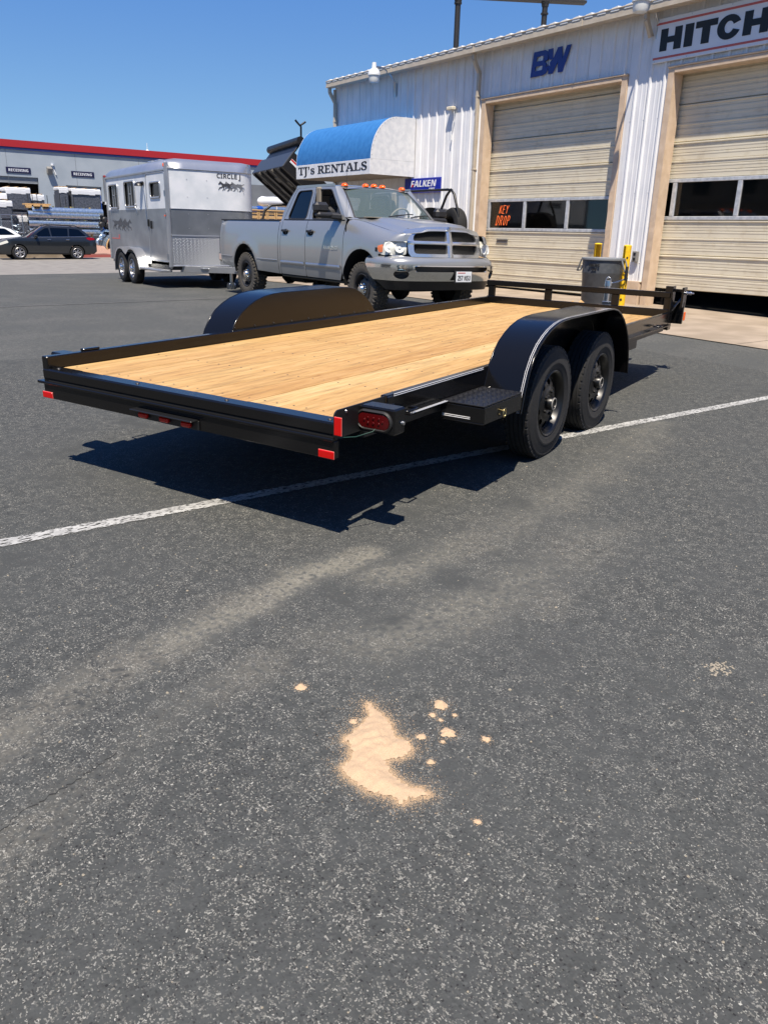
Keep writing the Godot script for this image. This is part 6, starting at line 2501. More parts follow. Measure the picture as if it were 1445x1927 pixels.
# ---------------------------------------------------------------- the warehouse across the street
func build_warehouse() -> void:
	var X := -62.0
	var b := thing("warehouse", "long grey block warehouse with red and blue stripes and two receiving doors", "building", Vector3(X, -0.2, 0))
	var s := S()
	# wall round two openings: door 1 z -14.8..-11.2 (top 4.75), door 2 z -19.05..-16.6 (top 4.35)
	var yt := 6.6
	var pieces := [[14.0, -11.2, 0.0, yt], [-11.2, -14.8, 4.75, yt], [-14.8, -16.6, 0.0, yt], [-16.6, -19.05, 4.37, yt], [-19.05, -70.0, 3.4, yt]]
	for p in pieces:
		s = S()
		box(s, Vector3(0, (p[2] + p[3]) * 0.5, (p[0] + p[1]) * 0.5), Vector3(0.3, p[3] - p[2], p[0] - p[1]))
		obj("wall", s, M["block_wall"], b)
	s = S()
	box(s, Vector3(0.02, 4.2, -44.6), Vector3(0.3, 1.9, 50.8))
	obj("dark_band", s, M["block_dark"], b)
	s = S()
	box(s, Vector3(0.06, 3.3, -44.6), Vector3(0.5, 0.18, 50.8))
	obj("white_ledge", s, M["sign_white"], b)
	s = S()
	box(s, Vector3(0.05, 6.50, -28.0), Vector3(0.36, 0.15, 84.1))
	obj("blue_stripe", s, M["band_blue"], b)
	s = S()
	box(s, Vector3(0.06, 6.80, -28.0), Vector3(0.40, 0.44, 84.2))
	obj("red_stripe", s, M["band_red"], b)
	s = S()
	box(s, Vector3(-15.0, 6.55, -28.0), Vector3(30.0, 0.3, 84.0))
	obj("roof", s, M["sign_grey"], b)
	s = S()
	for z in [-12.0, -16.5, -21.0, -25.5, -30.0]:
		box(s, Vector3(0.152, 5.4, z - 0.9), Vector3(0.008, 2.3, 0.02))
	obj("wall_joint", s, M["block_dark"], b)
	# dark rooms behind the openings
	s = S()
	box(s, Vector3(-9.0, 3.2, -14.0), Vector3(0.2, 6.4, 60.0))
	box(s, Vector3(-4.5, 0.05, -28.0), Vector3(9.0, 0.1, 84.0))
	box(s, Vector3(-4.5, 3.2, 13.9), Vector3(9.0, 6.4, 0.2))
	box(s, Vector3(-4.5, 3.2, -20.0), Vector3(8.6, 6.4, 0.2))
	obj("inner_wall", s, M["interior"], b)
	# roller shutters
	s = S()
	for k in 5:
		cbox(s, Vector3(0.02, 4.72 - 0.085 * k, -13.0), Vector3(0.06, 0.075, 3.56), 0.015)
	obj("shutter", s, M["shutter_grey"], b)
	s = S()
	for k in 11:
		cbox(s, Vector3(0.02, 4.33 - 0.088 * k, -17.83), Vector3(0.06, 0.078, 2.42), 0.015)
	obj("shutter", s, M["shutter_grey"], b)
	s = S()
	cbox(s, Vector3(0.05, 3.34, -17.83), Vector3(0.1, 0.12, 2.42), 0.015)
	obj("shutter_bar", s, M["sign_white"], b)
	var R90 := Basis(Vector3.UP, PI / 2)
	for k in 2:
		var at := Vector3(X + 0.17, 4.95, -13.58) if k == 0 else Vector3(X + 0.17, 4.94, -17.82)
		var sg := thing("dock_sign", "navy RECEIVING sign over the left roller door of the warehouse" if k == 0 else "navy RECEIVING sign over the half-open right roller door of the warehouse", "sign", at, 0.0, "receiving signs")
		s = S()
		cbox(s, Vector3(0, 0, 0), Vector3(0.05, 0.36, 1.56), 0.005)
		obj("board", s, M["receiving_blue"], sg)
		text(sg, "lettering", "RECEIVING", "Droid Sans", 700, Transform3D(R90, Vector3(0.026, 0, 0)), 1.25, 0.17, 0.006, M["sign_white"])
	var lamp := thing("wall_pack", "grey box lamp with a short arm high on the warehouse wall", "lamp", Vector3(X + 0.16, 5.05, -15.72))
	s = S()
	cbox(s, Vector3(0.2, -0.0, 0.16), Vector3(0.34, 0.42, 0.34), 0.03, Basis(Vector3.BACK, -0.4))
	obj("housing", s, M["sign_grey"], lamp)
	s = S()
	bar(s, Vector3(0.0, 0.32, -0.1), Vector3(0.05, -0.25, -0.28), 0.06, 0.06)
	cyl(s, Vector3(0.05, 0.33, -0.1), Vector3(0.05, 0.45, -0.1), 0.1, 0.1, 8)
	obj("arm", s, M["sign_white"], lamp)
	var ant := thing("roof_aerial", "small white aerial on the warehouse roof beside the horse trailer", "aerial", Vector3(-70.0, 6.4, -25.6))
	s = S()
	cyl(s, Vector3.ZERO, Vector3(0, 1.7, 0), 0.03, 0.02, 6)
	lathe(s, [Vector2(0.0, 1.25), Vector2(0.16, 1.12), Vector2(0.18, 0.95), Vector2(0.1, 0.8), Vector2(0, 0.8)], Transform3D(), 10)
	cyl(s, Vector3(0, 0, 0.7), Vector3(0, 1.0, 0.7), 0.05, 0.05, 6)
	obj("mast", s, M["sign_white"], ant)


func simple_car(t: Node3D, paint: Material, low: PackedVector2Array, top: PackedVector2Array, wins: Array, roofline: Array, wf: Callable, wheels: Array, glass_edges: Array, rr: float) -> void:
	var s: SurfaceTool
	for sgn in [1.0, -1.0]:
		var side := func(p: Vector2) -> Vector3: return Vector3(p.x, p.y, sgn * wf.call(p.x, p.y))
		s = S()
		skin(s, low, [], Vector2(0.08, 0.06), side, sgn < 0)
		obj("body_side", s, paint, t)
		s = S()
		skin(s, top, wins, Vector2(0.08, 0.06), side, sgn < 0)
		obj("window_surround", s, paint, t)
		for w in wins:
			s = S()
			skin(s, w, [], Vector2(0.2, 0.15), func(p: Vector2) -> Vector3: return Vector3(p.x, p.y, sgn * (wf.call(p.x, p.y) - 0.012)), sgn < 0)
			obj("side_window", s, M["dark_window"], t)
		for x in wheels:
			vehicle_wheel(t, Vector3(x, rr, sgn * 0.80), sgn, rr, rr * 0.64, 0.215, "car")
			s = S()
			var a := []
			var b := []
			for p in arch(x, rr, rr + 0.055, rr - 0.1, true):
				a.append(Vector3(p.x, p.y, sgn * (wf.call(p.x, p.y) - 0.003)))
				b.append(Vector3(p.x, p.y, sgn * 0.55))
			strip(s, a, b)
			obj("wheel_well", s, M["deep_black"], t)
	# top sheet over the roof line, with glass in the spans listed in glass_edges
	for i in roofline.size() - 1:
		s = S()
		var p0: Vector2 = roofline[i]
		var p1: Vector2 = roofline[i + 1]
		var glass: bool = i in glass_edges
		skin(s, P([0, -1, 1, -1, 1, 1, 0, 1]), [], Vector2(0.25, 0.125), func(p: Vector2) -> Vector3:
			var q := p0.lerp(p1, p.x)
			var w: float = wf.call(q.x, q.y) + 0.002
			return Vector3(q.x, q.y + 0.035 * (1.0 - p.y * p.y), w * p.y))
		obj("windscreen" if glass else "top_panel", s, M["dark_window"] if glass else paint, t)
	s = S()
	box(s, Vector3((wheels[0] + wheels[1]) * 0.5, 0.36, 0), Vector3(4.2, 0.22, 1.3))
	obj("underbody", s, M["deep_black"], t)


func build_cars() -> void:
	var W := [[0.2, 0.86], [0.4, 0.905], [0.7, 0.92], [0.95, 0.90], [1.02, 0.87], [1.3, 0.76], [1.6, 0.62]]
	var wf := func(x: float, y: float) -> float: return lut(W, y) - 0.10 * smoothstep(0.35, 0.98, x) - 0.06 * smoothstep(-3.2, -3.75, x)
	# dark grey wagon, front axle at x = 0, heading along +z in the street
	var t := thing("parked_car", "dark grey estate car parked along the far kerb, facing left", "car", Vector3(-44.5, gy(-44.5, -9.2), -9.2), -PI / 2, "cars parked along the far kerb")
	var low := PackedVector2Array([Vector2(-3.74, 0.42), Vector2(-3.6, 0.30), Vector2(-3.14, 0.28)])
	low.append_array(PackedVector2Array(arch(-2.745, 0.35, 0.39, 0.27, true)))
	low.append_array(PackedVector2Array([Vector2(-2.3, 0.27), Vector2(-0.45, 0.27)]))
	low.append_array(PackedVector2Array(arch(0.0, 0.35, 0.39, 0.27, true)))
	low.append_array(P([0.45, 0.24, 0.88, 0.28, 0.98, 0.45, 0.97, 0.62, 0.88, 0.80, 0.5, 0.93, -0.05, 1.01, -0.45, 1.045, -3.35, 1.10, -3.66, 1.08, -3.74, 0.8]))
	var top := rounded(P([-0.42, 1.035, -3.50, 1.095, -3.30, 1.30, -3.02, 1.52, -2.6, 1.585, -1.6, 1.60, -1.3, 1.57, -0.95, 1.36]), 0.04)
	var wins := [rounded(P([-0.68, 1.075, -1.53, 1.09, -1.50, 1.50, -1.33, 1.49, -1.02, 1.315]), 0.04), rounded(P([-1.60, 1.09, -2.36, 1.105, -2.42, 1.50, -1.57, 1.51]), 0.04), rounded(P([-2.43, 1.11, -3.25, 1.16, -2.95, 1.46, -2.49, 1.50]), 0.05)]
	simple_car(t, M["car_grey"], low, top, wins, [Vector2(0.96, 0.62), Vector2(0.88, 0.80), Vector2(0.5, 0.93), Vector2(-0.05, 1.01), Vector2(-0.42, 1.04), Vector2(-1.25, 1.54), Vector2(-1.6, 1.59), Vector2(-2.6, 1.575), Vector2(-3.05, 1.50), Vector2(-3.50, 1.09), Vector2(-3.70, 1.07), Vector2(-3.74, 0.6)], wf, [-2.745, 0.0], [4, 8], 0.345)
	var s := S()
	for sg in [-1.0, 1.0]:
		tube(s, [Vector3(-1.4, 1.60, sg * 0.56), Vector3(-1.7, 1.665, sg * 0.57), Vector3(-2.8, 1.635, sg * 0.57), Vector3(-3.05, 1.55, sg * 0.57)], 0.02, 6)
	obj("roof_rail", s, M["black_satin"], t)
	for sg in [-1.0, 1.0]:
		s = S()
		skin(s, rounded(P([-3.68, 0.98, -3.66, 1.07, -3.38, 1.10, -3.22, 1.05, -3.40, 0.96]), 0.03), [], Vector2(0.1, 0.1), func(p: Vector2) -> Vector3: return Vector3(p.x, p.y, sg * (wf.call(p.x, p.y) + 0.008)), sg < 0)
		obj("tail_light", s, M["red_lens"], t)
		s = S()
		skin(s, rounded(P([0.45, 0.80, 0.52, 0.90, 0.88, 0.77, 0.93, 0.66, 0.80, 0.68]), 0.04), [], Vector2(0.1, 0.1), func(p: Vector2) -> Vector3: return Vector3(p.x, p.y, sg * (wf.call(p.x, p.y) + 0.008)), sg < 0)
		obj("headlight", s, M["lamp_lens"], t)
		s = S()
		cbox(s, Vector3(-0.82, 1.10, sg * 0.98), Vector3(0.13, 0.14, 0.2), 0.04)
		obj("mirror", s, M["black_satin"], t)
		s = S()
		for x in [-1.44, -2.32]:
			cbox(s, Vector3(x, 0.965, sg * 0.925), Vector3(0.18, 0.035, 0.03), 0.01)
		obj("door_handle", s, M["chrome"], t)
		s = S()
		var ra := []
		for k in 9:
			var x := lerpf(-0.6, -3.3, k / 8.0)
			ra.append(Vector3(x, 1.065 + 0.011 * k / 1.6, sg * (wf.call(x, 1.07) + 0.004)))
		tube(s, ra, 0.012, 6)
		obj("belt_strip", s, M["chrome"], t)
		s = S()
		cbox(s, Vector3(-1.37, 0.32, sg * 0.90), Vector3(1.9, 0.12, 0.05), 0.02)
		obj("sill", s, M["black_satin"], t)
	# white car nosed in at the left edge of the picture
	t = thing("parked_car", "white car cut off by the left edge of the photo, behind the grey estate", "car", Vector3(-47.6, gy(-46, -9.0), -6.6), -PI / 2, "cars parked along the far kerb")
	low = PackedVector2Array([Vector2(-3.74, 0.42), Vector2(-3.6, 0.30), Vector2(-3.14, 0.28)])
	low.append_array(PackedVector2Array(arch(-2.7, 0.35, 0.39, 0.27, true)))
	low.append_array(PackedVector2Array(arch(0.0, 0.35, 0.39, 0.27, true)))
	low.append_array(P([0.9, 0.28, 0.95, 0.6, 0.6, 0.9, -0.4, 1.02, -3.3, 1.08, -3.7, 1.05, -3.74, 0.8]))
	top = rounded(P([-0.42, 1.02, -3.45, 1.075, -3.0, 1.40, -2.5, 1.54, -1.6, 1.55, -1.2, 1.48]), 0.04)
	wins = [rounded(P([-0.8, 1.07, -1.9, 1.09, -1.9, 1.46, -1.3, 1.44]), 0.04), rounded(P([-2.0, 1.09, -3.15, 1.12, -2.7, 1.43, -2.0, 1.46]), 0.05)]
	simple_car(t, M["car_white"], low, top, wins, [Vector2(0.95, 0.6), Vector2(0.6, 0.9), Vector2(-0.42, 1.02), Vector2(-1.2, 1.5), Vector2(-1.6, 1.55), Vector2(-2.5, 1.53), Vector2(-3.0, 1.40), Vector2(-3.45, 1.075), Vector2(-3.72, 0.9)], wf, [-2.7, 0.0], [2, 6], 0.335)


func rounded_load(s: SurfaceTool, c: Vector3, size: Vector3) -> void:
	cbox(s, c, size, 0.07)


func build_yard() -> void:
	build_cars()
	var s: SurfaceTool
	var yg := 0.05
	# pipe rack: four posts with beams and diagonals along the back of the gravel
	var rack := thing("pipe_rack", "olive steel storage rack loaded with long galvanised pipes", "rack", Vector3(-49.4, yg, -12.4))
	for k in 4:
		var z: float = [-0.05, -1.0, -1.12, -2.05][k]
		s = S()
		cbox(s, Vector3(0, 1.2, z), Vector3(0.1, 2.5, 0.08), 0.008)
		for q in 12:
			box(s, Vector3(0.051, 0.25 + 0.19 * q, z), Vector3(0.004, 0.05, 0.02))
		obj("upright", s, M["rack_olive"] if k % 2 == 0 else M["rack_tan"], rack)
		s = S()
		cbox(s, Vector3(-1.2, 1.2, z), Vector3(0.1, 2.5, 0.08), 0.008)
		obj("upright", s, M["rack_olive"], rack)
	for y in [1.28, 1.82]:
		s = S()
		cbox(s, Vector3(0.06, y, -1.05), Vector3(0.05, 0.11, 2.3), 0.006)
		cbox(s, Vector3(-1.26, y, -1.05), Vector3(0.05, 0.11, 2.3), 0.006)
		obj("beam", s, M["rack_olive"], rack)
	s = S()
	bar(s, Vector3(0.03, 1.25, -0.15), Vector3(0.03, 2.2, -0.95), 0.04, 0.03)
	bar(s, Vector3(0.03, 2.2, -1.15), Vector3(0.03, 0.7, -2.0), 0.04, 0.03)
	bar(s, Vector3(0.03, 0.4, -1.6), Vector3(0.03, 1.0, -2.0), 0.04, 0.03)
	obj("brace", s, M["rack_tan"], rack)
	var pipes := [[2.16, -0.02, 0.22, "uppermost galvanised pipe on the rack, nearest the street"], [1.98, 0.02, 0.20, "second galvanised pipe from the top, tucked under the uppermost"], [2.12, -0.55, 0.24, "large galvanised pipe lying behind the uppermost one"], [1.52, 0.0, 0.19, "galvanised pipe on the middle beam of the rack"], [1.5, -0.5, 0.22, "large galvanised pipe behind the middle beam"], [1.14, -0.02, 0.15, "lowest thin galvanised pipe at the rack's foot"]]
	for k in pipes.size():
		var p: Array = pipes[k]
		var sh := -0.55 if k in [0, 2, 4] else 0.05
		var pt := thing("galvanised_pipe", p[3], "pipe", Vector3(-49.3 + p[1], yg + p[0], -12.0 + sh * 0.4), 0.0, "pipes on the storage rack")
		s = S()
		var r: float = p[2]
		var pr := []
		var z := -3.0
		pr.append(Vector2(r - 0.02, -2.9))
		pr.append(Vector2(r, -2.9))
		for q in 14:
			var zz := -2.8 + q * 0.25
			pr.append_array([Vector2(r, zz), Vector2(r + 0.012, zz + 0.012), Vector2(r + 0.012, zz + 0.03), Vector2(r, zz + 0.042)])
		pr.append(Vector2(r, 0.95))
		pr.append(Vector2(r - 0.02, 0.95))
		lathe(s, pr, Transform3D(Basis(Vector3(1, 0, 0), Vector3(0, 0, 1), Vector3(0, -1, 0)), Vector3.ZERO), 22)
		obj("tube", s, M["galvanised"], pt)
		s = S()
		lathe(s, [Vector2(r - 0.02, 0.95), Vector2(r - 0.02, -2.9)], Transform3D(Basis(Vector3(1, 0, 0), Vector3(0, 0, 1), Vector3(0, -1, 0)), Vector3.ZERO), 16)
		cyl(s, Vector3(0, 0, -1.0), Vector3(0, 0, -1.02), r - 0.021, r - 0.021, 16)
		obj("bore", s, M["deep_black"], pt)
	# thin steel stakes that stick up behind the rack
	for k in 9:
		var st := thing("steel_stake", "thin upright steel bar behind the pipe rack, %s" % ["farthest left, against the dark doorway", "second from the left", "third from the left", "first one right of the dark doorway", "fourth from the right", "third from the right", "second from the right", "last dark one on the right", "the blue one by the horse trailer"][k], "stake", Vector3(-50.9, yg, [-11.5, -11.75, -12.0, -12.55, -12.95, -13.25, -13.55, -14.0, -15.6][k]), 0.0, "steel bars behind the pipe rack")
		s = S()
		var h := 3.05 + 0.06 * (k % 3)
		cbox(s, Vector3(0, h * 0.5, 0), Vector3(0.035, h, 0.03), 0.004)
		obj("bar", s, M["pole_dark"] if k != 8 else M["blue_paint"], st)
	# shrink-wrapped pallets stacked in the yard
	var stacks := [
		[-52.0, -9.5, 2.0, 2.9, 1.35, "dark shrink-wrapped stack at the left edge, tallest of the wrapped goods", true],
		[-52.2, -11.15, 1.3, 3.25, 1.5, "dark shrink-wrapped stack with a white top in front of the left roller door", true],
		[-52.6, -12.3, 0.85, 2.95, 0.7, "slim wrapped stack with a white cap beside the dark doorway", true],
		[-50.9, -9.7, 1.6, 2.5, 1.4, "low wrapped stack with a sagging white sheet on top at the far left", true],
		[-50.6, -11.2, 0.9, 1.75, 0.8, "small wrapped stack with a boxy white cap below the left doorway", true],
		[-54.5, -15.6, 1.75, 3.45, 1.5, "wrapped stack with a white top in front of the right roller door", true],
		[-54.5, -14.3, 0.55, 3.5, 1.2, "narrow wrapped stack with a white cap left of the right roller door", true],
		[-51.6, -15.2, 0.8, 2.0, 0.6, "small white-capped pallet at the right end of the pipes", true]]
	for k in stacks.size():
		var q: Array = stacks[k]
		var st := thing("wrapped_stack", q[5], "pallet stack", Vector3(q[0], yg, q[1]), 0.0, "shrink-wrapped goods in the yard")
		var hgt: float = q[3]
		var tiers := 3 if hgt > 2.0 else 2
		for j in tiers:
			s = S()
			var y0 := hgt * j / tiers
			rounded_load(s, Vector3(rng.randf_range(-0.03, 0.03), y0 + hgt / tiers * 0.5, 0), Vector3(q[4], hgt / tiers - 0.03, q[2]))
			obj("bundle", s, M["wrap_grey"], st)
		s = S()
		cbox(s, Vector3(0, hgt + 0.06, 0), Vector3(q[4] + 0.05, 0.2, q[2] + 0.05), 0.05)
		for j in 5:
			cbox(s, Vector3(q[4] * 0.5 + 0.02, hgt - 0.03 - 0.06 * absf(sin(j * 1.9)), q[2] * (-0.4 + 0.2 * j)), Vector3(0.03, 0.22, q[2] * 0.21), 0.012)
		obj("white_sheet", s, M["wrap_white"], st)
		s = S()
		for j in 3:
			cbox(s, Vector3(0, 0.02 + hgt + 0.17, q[2] * (-0.35 + 0.35 * j)), Vector3(q[4], 0.03, 0.1), 0.005)
		obj("slat", s, M["crate_wood"], st)
	# chain-link fence with leaning frames at the far left
	var fence := thing("wire_fence", "wire fence with grey posts in front of the wrapped goods at far left", "fence", Vector3(-49.6, yg, -7.5))
	for k in 8:
		s = S()
		cyl(s, Vector3(0, 0, -0.55 * k), Vector3(0, 1.95, -0.55 * k), 0.03, 0.03, 8)
		obj("post", s, M["zinc"], fence)
	s = S()
	for y in [0.15, 1.0, 1.92]:
		cyl(s, Vector3(0, y, 0), Vector3(0, y, -3.85), 0.018, 0.018, 6)
	obj("rail", s, M["zinc"], fence)
	s = S()
	for k in 36:
		var z := -0.11 * k
		tube(s, [Vector3(0.01, 0.15, z), Vector3(0.01, 1.92, z - 1.2 if z - 1.2 > -3.85 else -3.85)], 0.004, 3)
		tube(s, [Vector3(0.0, 1.92, z), Vector3(0.0, 0.15, z - 1.2 if z - 1.2 > -3.85 else -3.85)], 0.004, 3)
	obj("mesh", s, M["zinc"], fence)
	# coils and fittings behind the fence
	for k in 7:
		var ct := thing("metal_coil", ["loose grey tubing coil behind the wire fence, farthest left", "blue-grey fittings behind the wire fence, second from the left", "grey tubing coil behind the wire fence, third from the left", "blue-grey fittings behind the middle of the wire fence", "grey tubing coil behind the wire fence, just right of its middle", "blue-grey fittings behind the wire fence, second from its right end", "grey tubing coil at the right end of the wire fence, by the pipe rack"][k], "coil", Vector3(-50.3 - 0.2 * (k % 2), yg, -8.2 - 0.62 * k), 0.0, "fittings behind the wire fence")
		for j in 5:
			s = S()
			var ring := []
			var c := Vector3(rng.randf_range(-0.1, 0.1), 0.25 + 0.28 * j, rng.randf_range(-0.1, 0.1))
			var tl := Basis(Vector3(rng.randf(), rng.randf(), rng.randf()).normalized(), rng.randf_range(-0.8, 0.8))
			for e in 13:
				ring.append(c + tl * Vector3(cos(TAU * e / 12.0) * 0.26, 0, sin(TAU * e / 12.0) * 0.26))
			tube(s, ring, 0.055, 6)
			obj("loop", s, M["galvanised"] if k % 3 else M["zinc"], ct)
	# lumber on the rack shoulder
	var lum := thing("lumber_pile", "pile of short tan timbers on top of the rack's left shoulder", "lumber", Vector3(-49.6, yg + 2.3, -11.5))
	s = S()
	for k in 9:
		cbox(s, Vector3(rng.randf_range(-0.3, 0.3), 0.05 + 0.08 * (k / 3), -0.55 + 0.42 * (k % 3) + rng.randf_range(-0.05, 0.05)), Vector3(0.8, 0.075, 0.34), 0.006, Basis(Vector3.UP, rng.randf_range(-0.25, 0.25)))
	obj("timber", s, M["crate_wood"], lum)
	# black three-ball machine head and the big arched pipe end at the rack's right
	var pump := thing("pump_head", "black pump head of three round housings at the rack's right end", "pump", Vector3(-49.2, yg, -15.15))
	s = S()
	cyl(s, Vector3(0, 0, 0), Vector3(0, 1.3, 0), 0.07, 0.07, 10)
	for q in [[-0.2, 1.55], [0.2, 1.55], [0.0, 1.82]]:
		cyl(s, Vector3(0.18, q[1], q[0]), Vector3(-0.18, q[1], q[0]), 0.17, 0.17, 16)
		cyl(s, Vector3(0.22, q[1], q[0]), Vector3(0.18, q[1], q[0]), 0.09, 0.14, 16)
	obj("housing", s, M["black_plastic"], pump)
	var archp := thing("arched_pipe", "short fat section of bright corrugated pipe standing on the gravel", "pipe", Vector3(-48.9, 0.30, -15.5))
	s = S()
	var pr2 := []
	for q in 14:
		pr2.append(Vector2(0.62 + (0.025 if q % 2 else 0.0), -0.6 + 0.09 * q))
	lathe(s, pr2, Transform3D(Basis(Vector3(0, 1, 0), Vector3(1, 0, 0), Vector3(0, 0, 1)), Vector3(0, 0.1, 0)), 28)
	obj("shell", s, M["galvanised"], archp)
	s = S()
	lathe(s, [Vector2(0.63, 0.58), Vector2(0.58, 0.60), Vector2(0.53, 0.55), Vector2(0.5, 0.35)], Transform3D(Basis(Vector3(0, 1, 0), Vector3(1, 0, 0), Vector3(0, 0, 1)), Vector3(0, 0.1, 0)), 28)
	obj("lip", s, M["crate_wood"], archp)
	s = S()
	cyl(s, Vector3(0.3, 0.1, 0), Vector3(0.28, 0.1, 0), 0.54, 0.54, 24)
	obj("inside", s, M["deep_black"], archp)
	for k in 6:
		var f := thing("pipe_fitting", ["bright bent fitting lowest and farthest left in the heap by the arched pipe", "bright bent fitting in the middle of the heap by the arched pipe", "bright bent fitting topmost on the heap left of the arched pipe", "bright bent fitting low behind the arched pipe", "bright bent fitting at mid height behind the arched pipe", "bright bent fitting topmost and farthest right above the arched pipe"][k], "pipe", Vector3(-49.0 - 0.1 * k, 0.35, -14.75 - 0.22 * k), 0.0, "bright fittings by the arched pipe")
		s = S()
		var pts := []
		var rr := rng.randf_range(0.16, 0.28)
		for e in 9:
			var an := lerpf(-0.6, 2.2, e / 8.0)
			pts.append(Vector3(rng.randf_range(-0.01, 0.01), 0.25 + 0.22 * (k % 3) + sin(an) * rr, cos(an) * rr))
		tube(s, pts, 0.085, 10)
		obj("bend", s, M["galvanised"], f)
	# goods between the horse trailer and the pickup's cab
	var goods := thing("wooden_crates", "row of tan slatted crates stacked high across the street behind the pickup's bed", "crate", Vector3(-48.6, yg, -24.3))
	for k in 6:
		s = S()
		for j in 9:
			cbox(s, Vector3(0, 0.42 + 0.26 * j, -0.62 * k), Vector3(0.5, 0.15, 0.56), 0.01)
		for e in [-0.25, 0.25]:
			cbox(s, Vector3(0.26, 1.45, -0.62 * k + e), Vector3(0.03, 2.4, 0.08), 0.006)
		cbox(s, Vector3(0.0, 2.66, -0.62 * k), Vector3(0.62, 0.07, 0.62), 0.01)
		obj("crate", s, M["crate_wood"], goods)
	s = S()
	box(s, Vector3(0, 1.35, -1.55), Vector3(0.42, 2.4, 3.6))
	obj("crate_load", s, M["interior_pale"], goods)
	var roll := thing("white_roll", "long white sheeting roll lying on the crates behind the pickup", "roll", Vector3(-48.6, yg + 3.2, -25.75))
	s = S()
	lathe(s, [Vector2(0, -1.5), Vector2(0.22, -1.5), Vector2(0.3, -1.2), Vector2(0.27, -0.6), Vector2(0.31, -0.1), Vector2(0.28, 0.4), Vector2(0.3, 0.75), Vector2(0.2, 0.95), Vector2(0.06, 1.05), Vector2(0, 1.05)], Transform3D(Basis(Vector3(1, 0, 0), Vector3(0, 0, 1), Vector3(0, -1, 0)), Vector3.ZERO), 16)
	obj("sheet", s, M["wrap_white"], roll)
	s = S()
	bar(s, Vector3(0.2, -0.45, 0.5), Vector3(0.2, 0.05, 0.1), 0.05, 0.05)
	bar(s, Vector3(0.2, -0.45, -0.2), Vector3(0.2, 0.0, -0.15), 0.1, 0.05)
	bar(s, Vector3(0.1, -0.4, -1.3), Vector3(0.1, 0.0, -1.25), 0.1, 0.05)
	obj("stand", s, M["wrap_white"], roll)
	var bluep := thing("blue_pipe", "blue-banded pipe lying low behind the white roll", "pipe", Vector3(-49.6, yg + 2.75, -25.0))
	s = S()
	cyl(s, Vector3(0, 0, 0.9), Vector3(0, 0, -2.8), 0.17, 0.17, 16)
	obj("tube", s, M["galvanised"], bluep)
	s = S()
	cyl(s, Vector3(0.02, 0, -0.1), Vector3(0.02, 0, -0.5), 0.19, 0.19, 16)
	cyl(s, Vector3(0.05, -0.2, 0.5), Vector3(0.05, -0.2, -0.6), 0.10, 0.10, 12)
	obj("band", s, M["blue_paint"], bluep)
	var rd := thing("red_bundle", "crumpled red and white bundle at the right end of the crates", "bundle", Vector3(-48.3, yg + 2.7, -26.9))
	s = S()
	for k in 7:
		cbox(s, Vector3(rng.randf_range(-0.1, 0.1), 0.1 + 0.13 * k, rng.randf_range(-0.25, 0.25)), Vector3(0.3, 0.2, 0.3), 0.06, Basis(Vector3(1, 1, 0).normalized(), rng.randf_range(-1, 1)))
	obj("cloth", s, M["red_cloth"], rd)
	# tipped dump trailer by the workshop's corner
	var dmp := thing("dump_trailer", "black dump trailer with its bed tipped up beside the blue awning", "trailer", Vector3(-25.2, gy(-22, -14), -14.4))
	var u := Vector3(0.975, 0.0, 0.222).normalized()      # along the front edge of the bed
	var v := Vector3(0.30, -0.62, -0.72).normalized()     # down the bed floor
	v = (v - u * v.dot(u)).normalized()
	var w := u.cross(v)                                   # out of the floor, up
	if w.y < 0.0:
		w = -w
	var o := Vector3(-2.1, 3.12, 0.72)                    # lower front corner of the bed, left
	var len_ := 3.7
	var wid := 3.9
	var B := Basis(u, v, u.cross(v))
	var mid := func(a: float, b: float, c: float) -> Vector3: return o + u * a + v * b + w * c
	s = S()
	cbox(s, mid.call(wid * 0.5, len_ * 0.5, 0.03), Vector3(wid, len_, 0.05), 0.008, B)
	obj("bed_floor", s, M["dump_black"], dmp)
	s = S()
	cbox(s, mid.call(wid * 0.5, 0.02, 0.30), Vector3(wid, 0.05, 0.56), 0.01, B)
	obj("front_wall", s, M["dump_grey"], dmp)
	for e in [0.03, wid - 0.03]:
		s = S()
		cbox(s, mid.call(e, len_ * 0.5, 0.3), Vector3(0.05, len_, 0.55), 0.008, B)
		obj("side_wall", s, M["dump_black"], dmp)
	for k in 5:
		s = S()
		cbox(s, mid.call(0.35 + 0.8 * k, len_ * 0.5, -0.03), Vector3(0.045, len_, 0.09), 0.008, B)
		obj("floor_beam", s, M["dump_rib"] if k % 2 else M["dump_black"], dmp)
	for k in 6:
		s = S()
		cbox(s, mid.call(0.35 + 0.62 * k, 0.45 + 0.25 * (k % 3), 0.0), Vector3(0.42, 0.22, 0.03), 0.008, B)
		obj("floor_patch", s, M["dump_rib"], dmp)
	s = S()
	cbox(s, mid.call(wid * 0.5, 0.08, 0.75), Vector3(wid - 0.5, 0.06, 0.35), 0.02, B)
	obj("upper_board", s, M["dump_black"], dmp)
	s = S()
	cyl(s, mid.call(0.15, 0.0, 1.0), mid.call(wid - 0.1, 0.0, 1.0), 0.12, 0.12, 14)
	obj("tarp_roll", s, M["dump_black"], dmp)
	s = S()
	var hk: Vector3 = mid.call(wid - 0.15, 0.0, 1.05)
	tube(s, [hk, hk + Vector3(0, 0.35, 0), hk + Vector3(0, 0.45, 0.12), hk + Vector3(0, 0.52, 0.2)], 0.03, 6)
	tube(s, [hk + Vector3(0, 0.4, 0), hk + Vector3(0.0, 0.5, -0.16)], 0.03, 6)
	obj("tarp_crank", s, M["dump_black"], dmp)
	s = S()
	cbox(s, mid.call(wid + 0.0, 0.35, 0.32), Vector3(0.02, 0.5, 0.12), 0.005, B)
